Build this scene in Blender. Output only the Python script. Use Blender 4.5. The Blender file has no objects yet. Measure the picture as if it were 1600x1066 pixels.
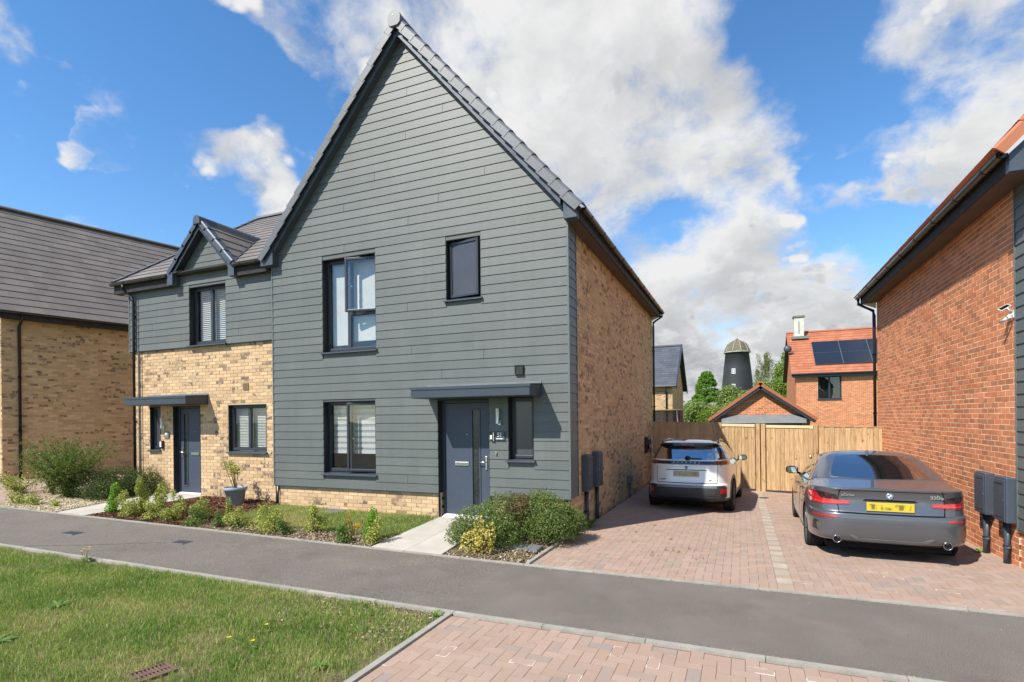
import bpy, bmesh, math, random
import numpy as np
from mathutils import Vector, Matrix
from mathutils.bvhtree import BVHTree

random.seed(7)
RNG = np.random.default_rng(7)
scene = bpy.context.scene
COL = scene.collection
R = math.radians

# ------------------------------------------------------------------ camera
F_PX, YAW, ROLL, CY = 847.86, .3986, .0115, 652.74
CAM = Vector((2.586, -8.569, 1.90))
cd = bpy.data.cameras.new('camera')
cd.sensor_width = 36.0
cd.lens = 36.0 * F_PX / 1600.0
cd.shift_y = (CY - 533.0) / 1600.0
cd.clip_start = .05
cd.clip_end = 3000
cam = bpy.data.objects.new('camera', cd)
COL.objects.link(cam)
cam.matrix_world = Matrix.Translation(CAM) @ Matrix.Rotation(YAW, 4, 'Z') @ Matrix.Rotation(R(90), 4, 'X') @ Matrix.Rotation(-ROLL, 4, 'Z')
scene.camera = cam


def proj(p):
    """photo pixel (1600 wide) and depth of a world point"""
    c, s = math.cos(YAW), math.sin(YAW)
    dx, dy, u = p[0] - CAM.x, p[1] - CAM.y, p[2] - CAM.z
    r = dx * c + dy * s
    w = -dx * s + dy * c
    if w < .1:
        return (-9999, -9999, w)
    x, y = F_PX * r / w, F_PX * u / w
    cr, sr = math.cos(ROLL), math.sin(ROLL)
    return (800 + x * cr - y * sr, CY - (x * sr + y * cr), w)


def pix_dir(px, py):
    c, s = math.cos(YAW), math.sin(YAW)
    cr, sr = math.cos(ROLL), math.sin(ROLL)
    a, b = px - 800, CY - py
    x, y = a * cr + b * sr, -a * sr + b * cr
    r, u = x / F_PX, y / F_PX
    return Vector((r * c - s, r * s + c, u)).normalized()


# ------------------------------------------------------------------ light, sky, exposure
SUN_DIR = Vector((.58, 1.0, -1.27)).normalized()
SUN_EL = math.asin(-SUN_DIR.z)
SUN_ROT = math.atan2(-SUN_DIR.x, -SUN_DIR.y) % (2 * math.pi)
SKY_STRENGTH = .095
sd = bpy.data.lights.new('sun', 'SUN')
sd.energy = 3.3
sd.angle = R(.6)
sd.color = (1.0, .945, .86)
sun = bpy.data.objects.new('sun', sd)
COL.objects.link(sun)
sun.rotation_euler = (-SUN_DIR).to_track_quat('Z', 'Y').to_euler()
sun.location = (-20, -40, 50)
vs = scene.view_settings
vs.view_transform = 'Standard'
vs.look = 'None'
vs.gamma = 1
vs.exposure = 1.15
vs.use_curve_mapping = False


class NT:
    def __init__(self, nt):
        self.nt = nt

    def n(self, typ, **kw):
        nd = self.nt.nodes.new(typ)
        for k, v in kw.items():
            if k.startswith('i_'):
                k = k[2:]
                k = int(k) if k.isdigit() else k.replace('_', ' ')
                self.set(nd.inputs[k], v)
            else:
                setattr(nd, k, v)
        return nd

    def set(self, sock, v):
        if isinstance(v, bpy.types.NodeSocket):
            self.nt.links.new(v, sock)
        else:
            sock.default_value = v

    def math(self, op, a, b=None, c=None, clamp=False):
        nd = self.nt.nodes.new('ShaderNodeMath')
        nd.operation = op
        nd.use_clamp = clamp
        for i, v in enumerate((a, b, c)):
            if v is not None:
                self.set(nd.inputs[i], v)
        return nd.outputs[0]

    def mix(self, f, a, b, blend='MIX'):
        nd = self.nt.nodes.new('ShaderNodeMix')
        nd.data_type = 'RGBA'
        nd.blend_type = blend
        self.set(nd.inputs[0], f)
        self.set(nd.inputs[6], a if isinstance(a, bpy.types.NodeSocket) else (*a[:3], 1))
        self.set(nd.inputs[7], b if isinstance(b, bpy.types.NodeSocket) else (*b[:3], 1))
        return nd.outputs[2]

    def noise(self, vec, scale, detail=3, rough=.55, dist=0):
        nd = self.nt.nodes.new('ShaderNodeTexNoise')
        if vec is not None:
            self.set(nd.inputs['Vector'], vec)
        nd.inputs['Scale'].default_value = scale
        nd.inputs['Detail'].default_value = detail
        nd.inputs['Roughness'].default_value = rough
        nd.inputs['Distortion'].default_value = dist
        return nd.outputs['Fac']

    def remap(self, v, a, b, c=0, d=1, smooth=False):
        nd = self.nt.nodes.new('ShaderNodeMapRange')
        if smooth:
            nd.interpolation_type = 'SMOOTHSTEP'
        self.set(nd.inputs[0], v)
        for i, q in enumerate((a, b, c, d)):
            nd.inputs[i + 1].default_value = q
        return nd.outputs[0]


world = bpy.data.worlds.new('World')
scene.world = world
world.use_nodes = True
wn = NT(world.node_tree)
world.node_tree.nodes.clear()
sky = wn.n('ShaderNodeTexSky')
sky.sky_type = 'NISHITA'
sky.sun_disc = False
sky.sun_elevation = SUN_EL
sky.sun_rotation = SUN_ROT
sky.altitude = 60
sky.air_density = 1.0
sky.dust_density = .0
sky.ozone_density = 2.6
geo = wn.n('ShaderNodeNewGeometry')
tc = wn.n('ShaderNodeTexCoord')
D = tc.outputs['Generated']
sep = wn.n('ShaderNodeSeparateXYZ')
wn.set(sep.inputs[0], D)
# cloud layer seen in perspective: direction divided by its height
zz = wn.math('ADD', wn.math('MAXIMUM', sep.outputs[2], 0.0), .55)
cmb = wn.n('ShaderNodeCombineXYZ')
wn.set(cmb.inputs[0], wn.math('DIVIDE', sep.outputs[0], zz))
wn.set(cmb.inputs[1], wn.math('DIVIDE', sep.outputs[1], zz))
cmb.inputs[2].default_value = 3.7
UVC = cmb.outputs[0]
# where the banks of cloud stand (directions), radius in degrees, weight
BANKS = [(650, 20, 10, 1.2), (820, 100, 11, 1.25), (980, 80, 9.0, 1.15), (1000, 220, 10, 1.25), (1130, 190, 6.0, 1.2), (1200, 165, 3.8, 1.1), (1185, 250, 5, 1.1),
         (1090, 300, 6.5, 1.15), (1000, 340, 5, 1.0), (1225, 235, 3.4, 1.2), (1090, 60, 4.6, .6), (900, 260, 7, 1.0),
         (355, 200, 3.4, 1.35), (395, 235, 3.8, 1.45), (330, 230, 2.4, 1.0), (290, 200, 2.0, .95), (258, 188, 1.5, .85), (435, 285, 3.2, 1.3), (450, 240, 2.4, 1.1), (400, 15, 4.0, 1.0), (500, 60, 5.0, 1.1), (450, 105, 2.6, .75), (300, 5, 3.2, .8), (170, 10, 2.4, .7), (120, 5, 2, .6),
         (0, 30, 3.2, 1.5), (38, 75, 2.1, 1.45), (20, 50, 2.2, 1.45), (144, 160, 1.2, 1.05), (158, 190, 1.1, 1.0), (0, 185, 2.2, 1.4), (22, 212, 1.7, 1.35), 
         (1480, 50, 4.4, 1.3), (1570, 40, 5, 1.1), (1570, 150, 4.6, 1.1), (1490, 120, 3.0, .8), (1470, 255, 3.0, 1.1), (1420, 280, 2.4, 1.3), (1530, 245, 2.6, .95), (1570, 225, 3, .9),
         (1345, 270, 3.2, 1.4), (1290, 285, 3.2, 1.35), (1295, 190, 2.6, .75), (1385, 328, 1.3, 1.6), (1180, 95, 4, .62), (1290, 130, 4, .58), (1350, 60, 3.4, .5), (1420, 170, 3, .6), (1310, 215, 3, .7),
         (1050, 450, 6.5, 1.5), (1180, 430, 5.4, 1.55), (1285, 455, 4.6, 1.5), (1250, 530, 6.5, 1.6), (1100, 545, 7, 1.6), (1350, 435, 3, 1.3), (1160, 375, 3.2, 1.1), (1010, 405, 3.6, 1.1), (1250, 335, 2.6, .8), (1350, 520, 5, 1.5), (1440, 560, 6, 1.0),
         (60, 560, 9, .8), (300, 580, 8, .75)]
HOLES = [(190, 110, 5, .5), (335, 100, 2.6, .75), (425, 150, 2.2, .7), (280, 95, 2.2, .6), (480, 185, 1.8, .6), (515, 215, 1.6, .5), (215, 310, 7, .4), (1330, 110, 5, .55), (1240, 60, 4.0, .5), (1130, 30, 2.5, .4), (1430, 390, 3.5, .5), (1350, 370, 2.2, .5),
         (1085, 362, 2.6, .46), (1040, 366, 1.8, .25), (1305, 330, 2.2, .5), (1250, 320, 1.8, .4), (1545, 80, 2.4, .34), (1280, 185, 2.4, .5), (1400, 190, 3.0, .55), (855, 245, 1.3, .45), (785, 162, 1.2, .35), (815, 60, 1.0, .3), (545, 150, 1.4, .3), (1290, 400, 1.8, .4)]
warpn = wn.n('ShaderNodeTexNoise')
wn.set(warpn.inputs['Vector'], UVC)
warpn.inputs['Scale'].default_value = 4.0
warpn.inputs['Detail'].default_value = 5
vsub = wn.n('ShaderNodeVectorMath', operation='SUBTRACT')
wn.set(vsub.inputs[0], warpn.outputs['Color'])
vsub.inputs[1].default_value = (.5, .5, .5)
vsc = wn.n('ShaderNodeVectorMath', operation='SCALE')
wn.set(vsc.inputs[0], vsub.outputs[0])
vsc.inputs['Scale'].default_value = .022
vad = wn.n('ShaderNodeVectorMath', operation='ADD')
wn.set(vad.inputs[0], D)
wn.set(vad.inputs[1], vsc.outputs[0])
DW = vad.outputs[0]


def bank(px, py, rad):
    d = pix_dir(px, py)
    dn = wn.n('ShaderNodeVectorMath', operation='DOT_PRODUCT')
    wn.set(dn.inputs[0], DW)
    dn.inputs[1].default_value = d
    return wn.remap(dn.outputs['Value'], math.cos(R(rad * 1.75)), math.cos(R(rad * .15)), 0, 1, True)


acc = None
for px, py, rad, wt in BANKS:
    v = wn.math('MULTIPLY', bank(px, py, rad), wt)
    acc = v if acc is None else wn.math('MAXIMUM', acc, v)
for px, py, rad, wt in HOLES:
    acc = wn.math('SUBTRACT', acc, wn.math('MULTIPLY', bank(px, py, rad), wt))
# out of view broken cumulus goes on, its cover raised for fill light
fd = Vector((-math.sin(YAW), math.cos(YAW), .35)).normalized()
dn = wn.n('ShaderNodeVectorMath', operation='DOT_PRODUCT')
wn.set(dn.inputs[0], D)
dn.inputs[1].default_value = fd
inview = wn.remap(dn.outputs['Value'], .35, .72, 0, 1, True)
generic = wn.remap(wn.noise(UVC, .75, 3, .5), .34, .60, -.25, 1.1)
mixb = wn.n('ShaderNodeMix')
mixb.data_type = 'FLOAT'
wn.set(mixb.inputs[0], inview)
wn.set(mixb.inputs[2], generic)
wn.set(mixb.inputs[3], acc)
cover = mixb.outputs[0]


UVD = wn.n('ShaderNodeVectorMath', operation='ADD')
wn.set(UVD.inputs[0], UVC)
wsm = wn.n('ShaderNodeVectorMath', operation='SCALE')
wn.set(wsm.inputs[0], vsub.outputs[0])
wsm.inputs['Scale'].default_value = .10
wn.set(UVD.inputs[1], wsm.outputs[0])


def dens_at(off):
    """billowing cumulus: soft fractal noise heaped up with rounded puffs"""
    va = wn.n('ShaderNodeVectorMath', operation='ADD')
    wn.set(va.inputs[0], UVD.outputs[0])
    va.inputs[1].default_value = off
    f = wn.noise(va.outputs[0], 3.4, 9, .58)
    vo = wn.n('ShaderNodeTexVoronoi')
    vo.feature = 'F1'
    vo.inputs['Scale'].default_value = 8.0
    vo.inputs['Detail'].default_value = 3.0
    vo.inputs['Roughness'].default_value = .55
    wn.set(vo.inputs['Vector'], va.outputs[0])
    puff = wn.remap(vo.outputs['Distance'], .0, .75, 1.0, 0.0)
    return wn.math('ADD', wn.math('MULTIPLY', f, .62), wn.math('MULTIPLY', puff, .38))


n0 = dens_at((0, 0, 0))
n1 = dens_at((-.04, -.07, 0.0))
fluff = wn.noise(UVD.outputs[0], 15.0, 8, .64)
fld = wn.math('ADD', wn.math('SUBTRACT', wn.math('MULTIPLY', cover, .80), .12), wn.math('ADD', wn.math('MULTIPLY', wn.math('SUBTRACT', n0, .31), 4.3), wn.math('MULTIPLY', wn.math('SUBTRACT', fluff, .5), 1.3)))
alpha = wn.remap(fld, .08, .95, 0, 1, True)
thick = wn.remap(fld, .7, 2.0, 0, 1, True)
lit = wn.remap(wn.math('SUBTRACT', n0, n1), -.13, .13, 0, 1, True)
low = wn.noise(UVC, 2.0, 4, .55)
grey = wn.math('MULTIPLY', thick, wn.remap(low, .36, .60, .12, 1.0, True))
shade = wn.math('MULTIPLY', wn.math('SUBTRACT', 1.0, wn.math('MULTIPLY', grey, .54)), wn.remap(lit, 0, 1, .64, 1.10))
elev = wn.remap(sep.outputs[2], .03, .26, .60, 1.0, True)
shade = wn.math('MULTIPLY', shade, wn.math('MAXIMUM', elev, wn.math('SUBTRACT', 1.0, thick)))
CLOUD = 4.1
ccol = wn.mix(shade, (CLOUD * .10, CLOUD * .14, CLOUD * .20), (CLOUD * 1.0, CLOUD * 1.0, CLOUD * 1.0))
# faint high veil towards the horizon
skyg = wn.n('ShaderNodeHueSaturation')
skyg.inputs['Saturation'].default_value = 1.22
skyg.inputs['Value'].default_value = 1.0
wn.set(skyg.inputs['Color'], sky.outputs[0])
final = wn.mix(alpha, skyg.outputs[0], ccol)
bg = wn.n('ShaderNodeBackground')
wn.set(bg.inputs[0], final)
bg.inputs[1].default_value = SKY_STRENGTH
wo = wn.n('ShaderNodeOutputWorld')
world.node_tree.links.new(bg.outputs[0], wo.inputs[0])
world.cycles.sampling_method = 'MANUAL'
world.cycles.sample_map_resolution = 1024

# ------------------------------------------------------------------ materials


def srgb(r, g, b):
    def f(c):
        c /= 255
        return c / 12.92 if c <= .04045 else ((c + .055) / 1.055) ** 2.4
    return (f(r), f(g), f(b))


def new_mat(name):
    m = bpy.data.materials.new(name)
    m.use_nodes = True
    nt = m.node_tree
    nt.nodes.clear()
    k = NT(nt)
    out = k.n('ShaderNodeOutputMaterial')
    p = k.n('ShaderNodeBsdfPrincipled')
    nt.links.new(p.outputs[0], out.inputs[0])
    return m, k, p, out


def pos(k):
    return k.n('ShaderNodeNewGeometry').outputs['Position']


def rnd_src(k, attr):
    if attr:
        a = k.n('ShaderNodeAttribute')
        a.attribute_name = 'rnd'
        return a.outputs['Fac']
    return k.n('ShaderNodeObjectInfo').outputs['Random']


def add_bump(k, p, h, strength=.4, dist=.01):
    b = k.n('ShaderNodeBump')
    b.inputs['Strength'].default_value = strength
    b.inputs['Distance'].default_value = dist
    k.set(b.inputs['Height'], h)
    k.nt.links.new(b.outputs[0], p.inputs['Normal'])


def M(name, col, rough=.6, spec=.5, metal=0, var=(3.0, .15), fine=(60, .08), bump=None, coat=0, rnd=None, rough_var=0):
    """plain surface with soft mottling, grain, optional relief and per-piece tone"""
    m, k, p, out = new_mat(name)
    P = pos(k)
    c = k.mix(0.0, col, col)
    if var:
        f = k.remap(k.noise(P, var[0], 4, .6), .3, .7)
        c = k.mix(f, [x * (1 - var[1]) for x in col], [min(1, x * (1 + var[1])) for x in col])
    if fine:
        f2 = k.remap(k.noise(P, fine[0], 2, .6), .3, .7, 1 - fine[1], 1 + fine[1])
        g = k.n('ShaderNodeCombineColor')
        for i in range(3):
            k.set(g.inputs[i], f2)
        c = k.mix(1.0, c, g.outputs[0], 'MULTIPLY')
    if rnd:
        r = rnd_src(k, rnd[0])
        rr = k.remap(r, 0, 1, 1 - rnd[1], 1 + rnd[1])
        g = k.n('ShaderNodeCombineColor')
        for i in range(3):
            k.set(g.inputs[i], rr)
        c = k.mix(1.0, c, g.outputs[0], 'MULTIPLY')
    k.set(p.inputs['Base Color'], c)
    p.inputs['Roughness'].default_value = rough
    if rough_var:
        k.set(p.inputs['Roughness'], k.remap(k.noise(P, 5, 4), .3, .7, rough - rough_var, rough + rough_var))
    p.inputs['Metallic'].default_value = metal
    p.inputs['Specular IOR Level'].default_value = spec
    p.inputs['Coat Weight'].default_value = coat
    p.inputs['Coat Roughness'].default_value = .03
    if bump:
        add_bump(k, p, k.noise(P, bump[0], 4, .6), bump[1], bump[2])
    return m


def brick_mat(name, attr, base, alt, dark, dark_amt, smear=True):
    m, k, p, out = new_mat(name)
    P = pos(k)
    r = rnd_src(k, attr)
    # a second random from the first
    r2 = k.math('FRACT', k.math('MULTIPLY', r, 37.17))
    r3 = k.math('FRACT', k.math('MULTIPLY', r, 91.7))
    c = k.mix(r2, base, alt)
    clus = k.noise(P, 1.1, 2, .5)
    key = k.math('ADD', r, k.math('MULTIPLY', k.math('SUBTRACT', clus, .5), .9))
    isd = k.math('GREATER_THAN', key, 1 - dark_amt)
    sm = k.remap(k.noise(P, 9.0, 2, .5), .44, .58, .15, 1, True) if smear else 1.0
    amt = k.math('MULTIPLY', isd, sm)
    amt = k.math('MULTIPLY', amt, k.remap(r3, 0, 1, .55, 1.0))
    c = k.mix(amt, c, dark)
    grain = k.remap(k.noise(P, 120, 3, .7), .25, .75, .86, 1.12)
    tone = k.math('MULTIPLY', grain, k.remap(r3, 0, 1, .84, 1.13))
    wash = k.remap(k.noise(P, .8, 3, .55), .3, .7, .94, 1.05)
    tone = k.math('MULTIPLY', tone, wash)
    g = k.n('ShaderNodeCombineColor')
    for i in range(3):
        k.set(g.inputs[i], tone)
    k.set(p.inputs['Base Color'], k.mix(1.0, c, g.outputs[0], 'MULTIPLY'))
    p.inputs['Roughness'].default_value = .85
    p.inputs['Specular IOR Level'].default_value = .25
    add_bump(k, p, k.noise(P, 90, 4, .65), .5, .004)
    return m


BUFF = (srgb(188, 158, 122), srgb(201, 172, 136), srgb(104, 90, 80), .215)
REDB = (srgb(194, 120, 80), srgb(204, 134, 95), srgb(166, 110, 80), .24)
MAT = {}
MAT['buff'] = (brick_mat('buff_brick', False, *BUFF), brick_mat('buff_brick_joined', True, *BUFF))
MAT['red'] = (brick_mat('red_brick', False, *REDB, smear=False), brick_mat('red_brick_joined', True, *REDB, smear=False))
MAT['mortar_buff'] = M('buff_mortar', srgb(192, 166, 130), .95, .2, var=(6, .08))
MAT['mortar_red'] = M('pale_red_mortar', srgb(236, 212, 178), .95, .2, var=(6, .08))
MAT['gravel_base'] = M('cream_gravel_bed', srgb(176, 162, 130), .95, .2, var=(9, .18), fine=(70, .25), bump=(60, .8, .01))
MAT['sand'] = M('jointing_sand', srgb(128, 100, 80), .95, .2, var=(4, .25))


def clad_mat(name, attr=False):
    m, k, p, out = new_mat(name)
    P = pos(k)
    r = rnd_src(k, attr)
    mp = k.n('ShaderNodeMapping')
    mp.inputs['Scale'].default_value = (1.6, 1.6, 26)
    k.set(mp.inputs[0], P)
    gr = k.noise(mp.outputs[0], 3.2, 5, .65)
    bl = k.noise(P, 1.3, 4, .55)
    c = k.mix(k.remap(bl, .3, .7), srgb(89, 94, 91), srgb(96, 100, 97))
    t = k.math('MULTIPLY', k.remap(r, 0, 1, .93, 1.06), k.remap(gr, .3, .7, .91, 1.08))
    mps = k.n('ShaderNodeMapping')
    mps.inputs['Scale'].default_value = (9, 9, .5)
    k.set(mps.inputs[0], P)
    t = k.math('MULTIPLY', t, k.remap(k.noise(mps.outputs[0], 1.0, 4, .6), .35, .7, 1.035, .94))
    g = k.n('ShaderNodeCombineColor')
    for i in range(3):
        k.set(g.inputs[i], t)
    k.set(p.inputs['Base Color'], k.mix(1.0, c, g.outputs[0], 'MULTIPLY'))
    p.inputs['Roughness'].default_value = .5
    p.inputs['Specular IOR Level'].default_value = .42
    add_bump(k, p, gr, .35, .004)
    return m


MAT['clad'] = clad_mat('grey_green_cladding')
MAT['trim'] = M('grey_green_corner_trim', srgb(94, 104, 102), .4, .5, var=(3, .06))
ANTH = srgb(46, 52, 60)
MAT['anth'] = M('anthracite_foil', ANTH, .38, .5, var=(4, .08), fine=(150, .05))
MAT['anth2'] = M('anthracite_painted_trim', srgb(66, 74, 84), .42, .5, var=(2.5, .10), rough_var=.1)
MAT['black'] = M('black_plastic', srgb(26, 27, 29), .35, .5, var=(4, .1))
MAT['gutter'] = M('black_gutter_plastic', srgb(44, 42, 40), .22, .6, var=(3, .2), rough_var=.08)
MAT['fascia'] = M('matt_black_fascia', srgb(50, 49, 48), .7, .2, var=(9, .3), fine=(120, .3))
MAT['soffit'] = M('dark_soffit_board', srgb(92, 78, 66), .55, .3, var=(3, .15))  # brown holds the brick's warm reflected light in the base colour
MAT['door'] = M('blue_grey_door_skin', srgb(62, 70, 84), .45, .5, var=(3, .06), bump=(180, .15, .002))
MAT['reveal'] = M('dark_window_reveal', srgb(40, 41, 42), .6, .4, var=(4, .12))
MAT['canopy'] = M('slate_blue_moulded_canopy', srgb(54, 63, 72), .45, .5, var=(3, .12), bump=(60, .1, .003))
MAT['steel'] = M('brushed_steel', (.62, .62, .6), .3, .5, metal=1, var=None)
MAT['white'] = M('white_plastic', (.78, .78, .76), .4, .5, var=(4, .05))
MAT['blind'] = M('pale_blind_fabric', (.56, .56, .54), .8, .2, var=(3, .05))
MAT['blind2'] = M('grey_zebra_blind_fabric', (.33, .35, .40), .8, .2, var=(3, .05))
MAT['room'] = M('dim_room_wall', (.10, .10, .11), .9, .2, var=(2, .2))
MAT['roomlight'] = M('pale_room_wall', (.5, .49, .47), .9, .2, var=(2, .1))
MAT['frost'] = M('frosted_glass', srgb(66, 66, 72), .25, .7, var=(3, .1), fine=(40, .06))
MAT['doorglass'] = M('dark_obscure_glass', srgb(40, 44, 46), .22, .6, var=(14, .4), fine=(60, .2), bump=(70, .4, .004))
MAT['lead'] = M('grey_lead_flashing', srgb(112, 115, 116), .5, .5, var=(5, .12))


def glass_mat(name, tint=(.93, .94, .935), dark=0.0, refl=1.0):
    m, k, p, out = new_mat(name)
    tr = k.n('ShaderNodeBsdfTransparent')
    tr.inputs[0].default_value = (*tint, 1)
    gl = k.n('ShaderNodeBsdfGlossy')
    gl.inputs['Roughness'].default_value = .012
    gl.inputs['Color'].default_value = (.92, .96, 1, 1)
    P = pos(k)
    b = k.n('ShaderNodeBump')
    b.inputs['Strength'].default_value = .05
    b.inputs['Distance'].default_value = .05
    k.set(b.inputs['Height'], k.noise(P, 2.0, 1))
    k.nt.links.new(b.outputs[0], gl.inputs['Normal'])
    fr = k.n('ShaderNodeFresnel')
    fr.inputs[0].default_value = 1.6
    mx = k.n('ShaderNodeMixShader')
    front = k.math('SUBTRACT', 1.0, k.n('ShaderNodeNewGeometry').outputs['Backfacing'])
    k.set(mx.inputs[0], k.math('MULTIPLY', k.math('ADD', k.math('MULTIPLY', fr.outputs[0], refl), .03, clamp=True), front))
    k.nt.links.new(tr.outputs[0], mx.inputs[1])
    k.nt.links.new(gl.outputs[0], mx.inputs[2])
    k.nt.links.new(mx.outputs[0], out.inputs[0])
    return m


MAT['glass'] = glass_mat('window_glass', refl=1.1)
MAT['carglass'] = M('tinted_car_glass', (.012, .014, .017), .02, 1.0, var=None, fine=None, coat=1.0)
MAT['carglass'].node_tree.nodes['Principled BSDF'].inputs['IOR'].default_value = 3.0


def tile_mat(name, attr, a, b, streak=.1):
    m, k, p, out = new_mat(name)
    P = pos(k)
    r = rnd_src(k, attr)
    c = k.mix(r, a, b)
    t = k.math('MULTIPLY', k.remap(k.noise(P, 1.2, 4), .3, .7, 1 - streak, 1 + streak), k.remap(k.noise(P, 90, 3, .7), .3, .7, .92, 1.08))
    g = k.n('ShaderNodeCombineColor')
    for i in range(3):
        k.set(g.inputs[i], t)
    k.set(p.inputs['Base Color'], k.mix(1.0, c, g.outputs[0], 'MULTIPLY'))
    p.inputs['Roughness'].default_value = .62
    p.inputs['Specular IOR Level'].default_value = .4
    add_bump(k, p, k.noise(P, 150, 3, .7), .35, .003)
    return m


T1 = (srgb(106, 99, 94), srgb(117, 110, 104))
MAT['tile'] = (tile_mat('grey_roof_tile', False, *T1), tile_mat('grey_roof_tile_joined', True, *T1))
T2 = (srgb(158, 96, 68), srgb(174, 110, 80))
MAT['redtile'] = (tile_mat('red_roof_tile', False, *T2), tile_mat('red_roof_tile_joined', True, *T2))
T3 = (srgb(70, 74, 82), srgb(84, 88, 96))
MAT['slate'] = (tile_mat('blue_slate', False, *T3), tile_mat('blue_slate_joined', True, *T3))
MAT['verge'] = M('grey_verge_cap', srgb(96, 99, 103), .45, .45, var=(2.2, .12), bump=(40, .12, .003))
MAT['tilelap'] = M('dark_roof_underlay', srgb(52, 50, 49), .9, .2)


def paver_mat(name, attr, cols, edge=True):
    m, k, p, out = new_mat(name)
    P = pos(k)
    r = rnd_src(k, attr)
    ramp = k.n('ShaderNodeValToRGB')
    ramp.color_ramp.interpolation = 'CONSTANT'
    e = ramp.color_ramp.elements
    e[0].position, e[0].color = 0, (*cols[0], 1)
    e[1].position, e[1].color = .3, (*cols[1], 1)
    for q, c in ((.55, cols[2]), (.72, cols[3]), (.84, cols[4]), (.93, cols[5])):
        x = e.new(q)
        x.color = (*c, 1)
    k.set(ramp.inputs[0], r)
    c = ramp.outputs[0]
    # blends of pigment inside the block and of grey dust over the drive
    mot = k.remap(k.noise(P, 13, 4, .65), .3, .7)
    c = k.mix(k.math('MULTIPLY', mot, .45), c, srgb(158, 134, 118))
    dust = k.remap(k.noise(P, .9, 4, .6), .42, .68)
    c = k.mix(k.math('MULTIPLY', dust, .7), c, srgb(160, 138, 122))
    stn = k.remap(k.noise(P, 1.7, 6, .7), .52, .75)
    c = k.mix(k.math('MULTIPLY', stn, .35), c, srgb(112, 92, 80))
    spk = k.math('GREATER_THAN', k.noise(P, 140, 2, .6), .66)
    c = k.mix(k.math('MULTIPLY', spk, .45), c, (.62, .55, .48))
    if edge and not attr:
        o = k.n('ShaderNodeTexCoord').outputs['Object']
        ab = k.n('ShaderNodeVectorMath', operation='ABSOLUTE')
        k.set(ab.inputs[0], o)
        s2 = k.n('ShaderNodeSeparateXYZ')
        k.set(s2.inputs[0], ab.outputs[0])
        ed = k.math('MAXIMUM', k.remap(s2.outputs[0], .466, .475), k.remap(s2.outputs[1], .43, .45))
        r4 = k.math('FRACT', k.math('MULTIPLY', r, 53.3))
        brk = k.remap(k.noise(P, 7, 3), .46, .56)
        lime = k.math('MULTIPLY', k.math('MULTIPLY', ed, k.math('GREATER_THAN', r4, .91)), brk)
        c = k.mix(k.math('MULTIPLY', lime, .85), c, (.72, .68, .63))
    k.set(p.inputs['Base Color'], c)
    p.inputs['Roughness'].default_value = .88
    p.inputs['Specular IOR Level'].default_value = .25
    add_bump(k, p, k.noise(P, 160, 3, .7), .5, .004)
    return m


PV = [srgb(163, 140, 124), srgb(158, 133, 116), srgb(166, 144, 128), srgb(155, 135, 121), srgb(149, 132, 121), srgb(138, 130, 123)]
MAT['paver'] = (paver_mat('block_paver', False, PV), paver_mat('block_paver_joined', True, PV))
MAT['palepaver'] = M('pale_grey_paver', srgb(164, 154, 137), .85, .3, var=(6, .12), rnd=(False, .08))
MAT['concrete'] = M('edging_concrete', srgb(150, 146, 136), .9, .25, var=(5, .14), fine=(90, .12), bump=(120, .3, .003), rnd=(False, .07))
MAT['slab'] = M('pale_concrete_slab', srgb(178, 172, 160), .85, .3, var=(3, .10), fine=(70, .07), bump=(120, .2, .003), rnd=(False, .05))


def tarmac_mat():
    m, k, p, out = new_mat('worn_tarmac')
    P = pos(k)
    c = k.mix(k.remap(k.noise(P, .55, 4, .6), .35, .65), srgb(100, 94, 87), srgb(114, 107, 99))
    st = k.remap(k.noise(P, 2.3, 5, .65), .5, .72)
    c = k.mix(k.math('MULTIPLY', st, .5), c, srgb(128, 120, 110))
    sp = k.noise(P, 150, 2, .75)
    c = k.mix(k.remap(sp, .52, .76), c, srgb(172, 163, 150))
    c = k.mix(k.remap(sp, .49, .30), c, srgb(60, 57, 55))
    big = k.noise(P, 42, 3, .7)
    c = k.mix(k.remap(big, .56, .72, 0, .5), c, srgb(84, 79, 76))
    dk = k.remap(k.noise(P, .9, 6, .7), .56, .72)
    c = k.mix(k.math('MULTIPLY', dk, .5), c, srgb(86, 80, 77))
    # old trench line across the path
    k.set(p.inputs['Base Color'], c)
    p.inputs['Roughness'].default_value = .9
    p.inputs['Specular IOR Level'].default_value = .25
    add_bump(k, p, k.noise(P, 190, 3, .7), .8, .006)
    return m


MAT['tarmac'] = tarmac_mat()


def soil_mat():
    m, k, p, out = new_mat('soil_with_thatch')
    P = pos(k)
    c = k.mix(k.remap(k.noise(P, 5, 5, .65), .35, .65), srgb(84, 70, 52), srgb(128, 110, 84))
    c = k.mix(k.remap(k.noise(P, .8, 3), .42, .6, 0, .6), c, srgb(92, 98, 52))
    k.set(p.inputs['Base Color'], c)
    p.inputs['Roughness'].default_value = .95
    add_bump(k, p, k.noise(P, 40, 4, .7), .8, .02)
    return m


MAT['soil'] = soil_mat()
MAT['field'] = M('rough_field_grass', srgb(92, 106, 52), .95, .1, var=(.6, .25), fine=(4, .2))
MAT['wood'] = None


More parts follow.
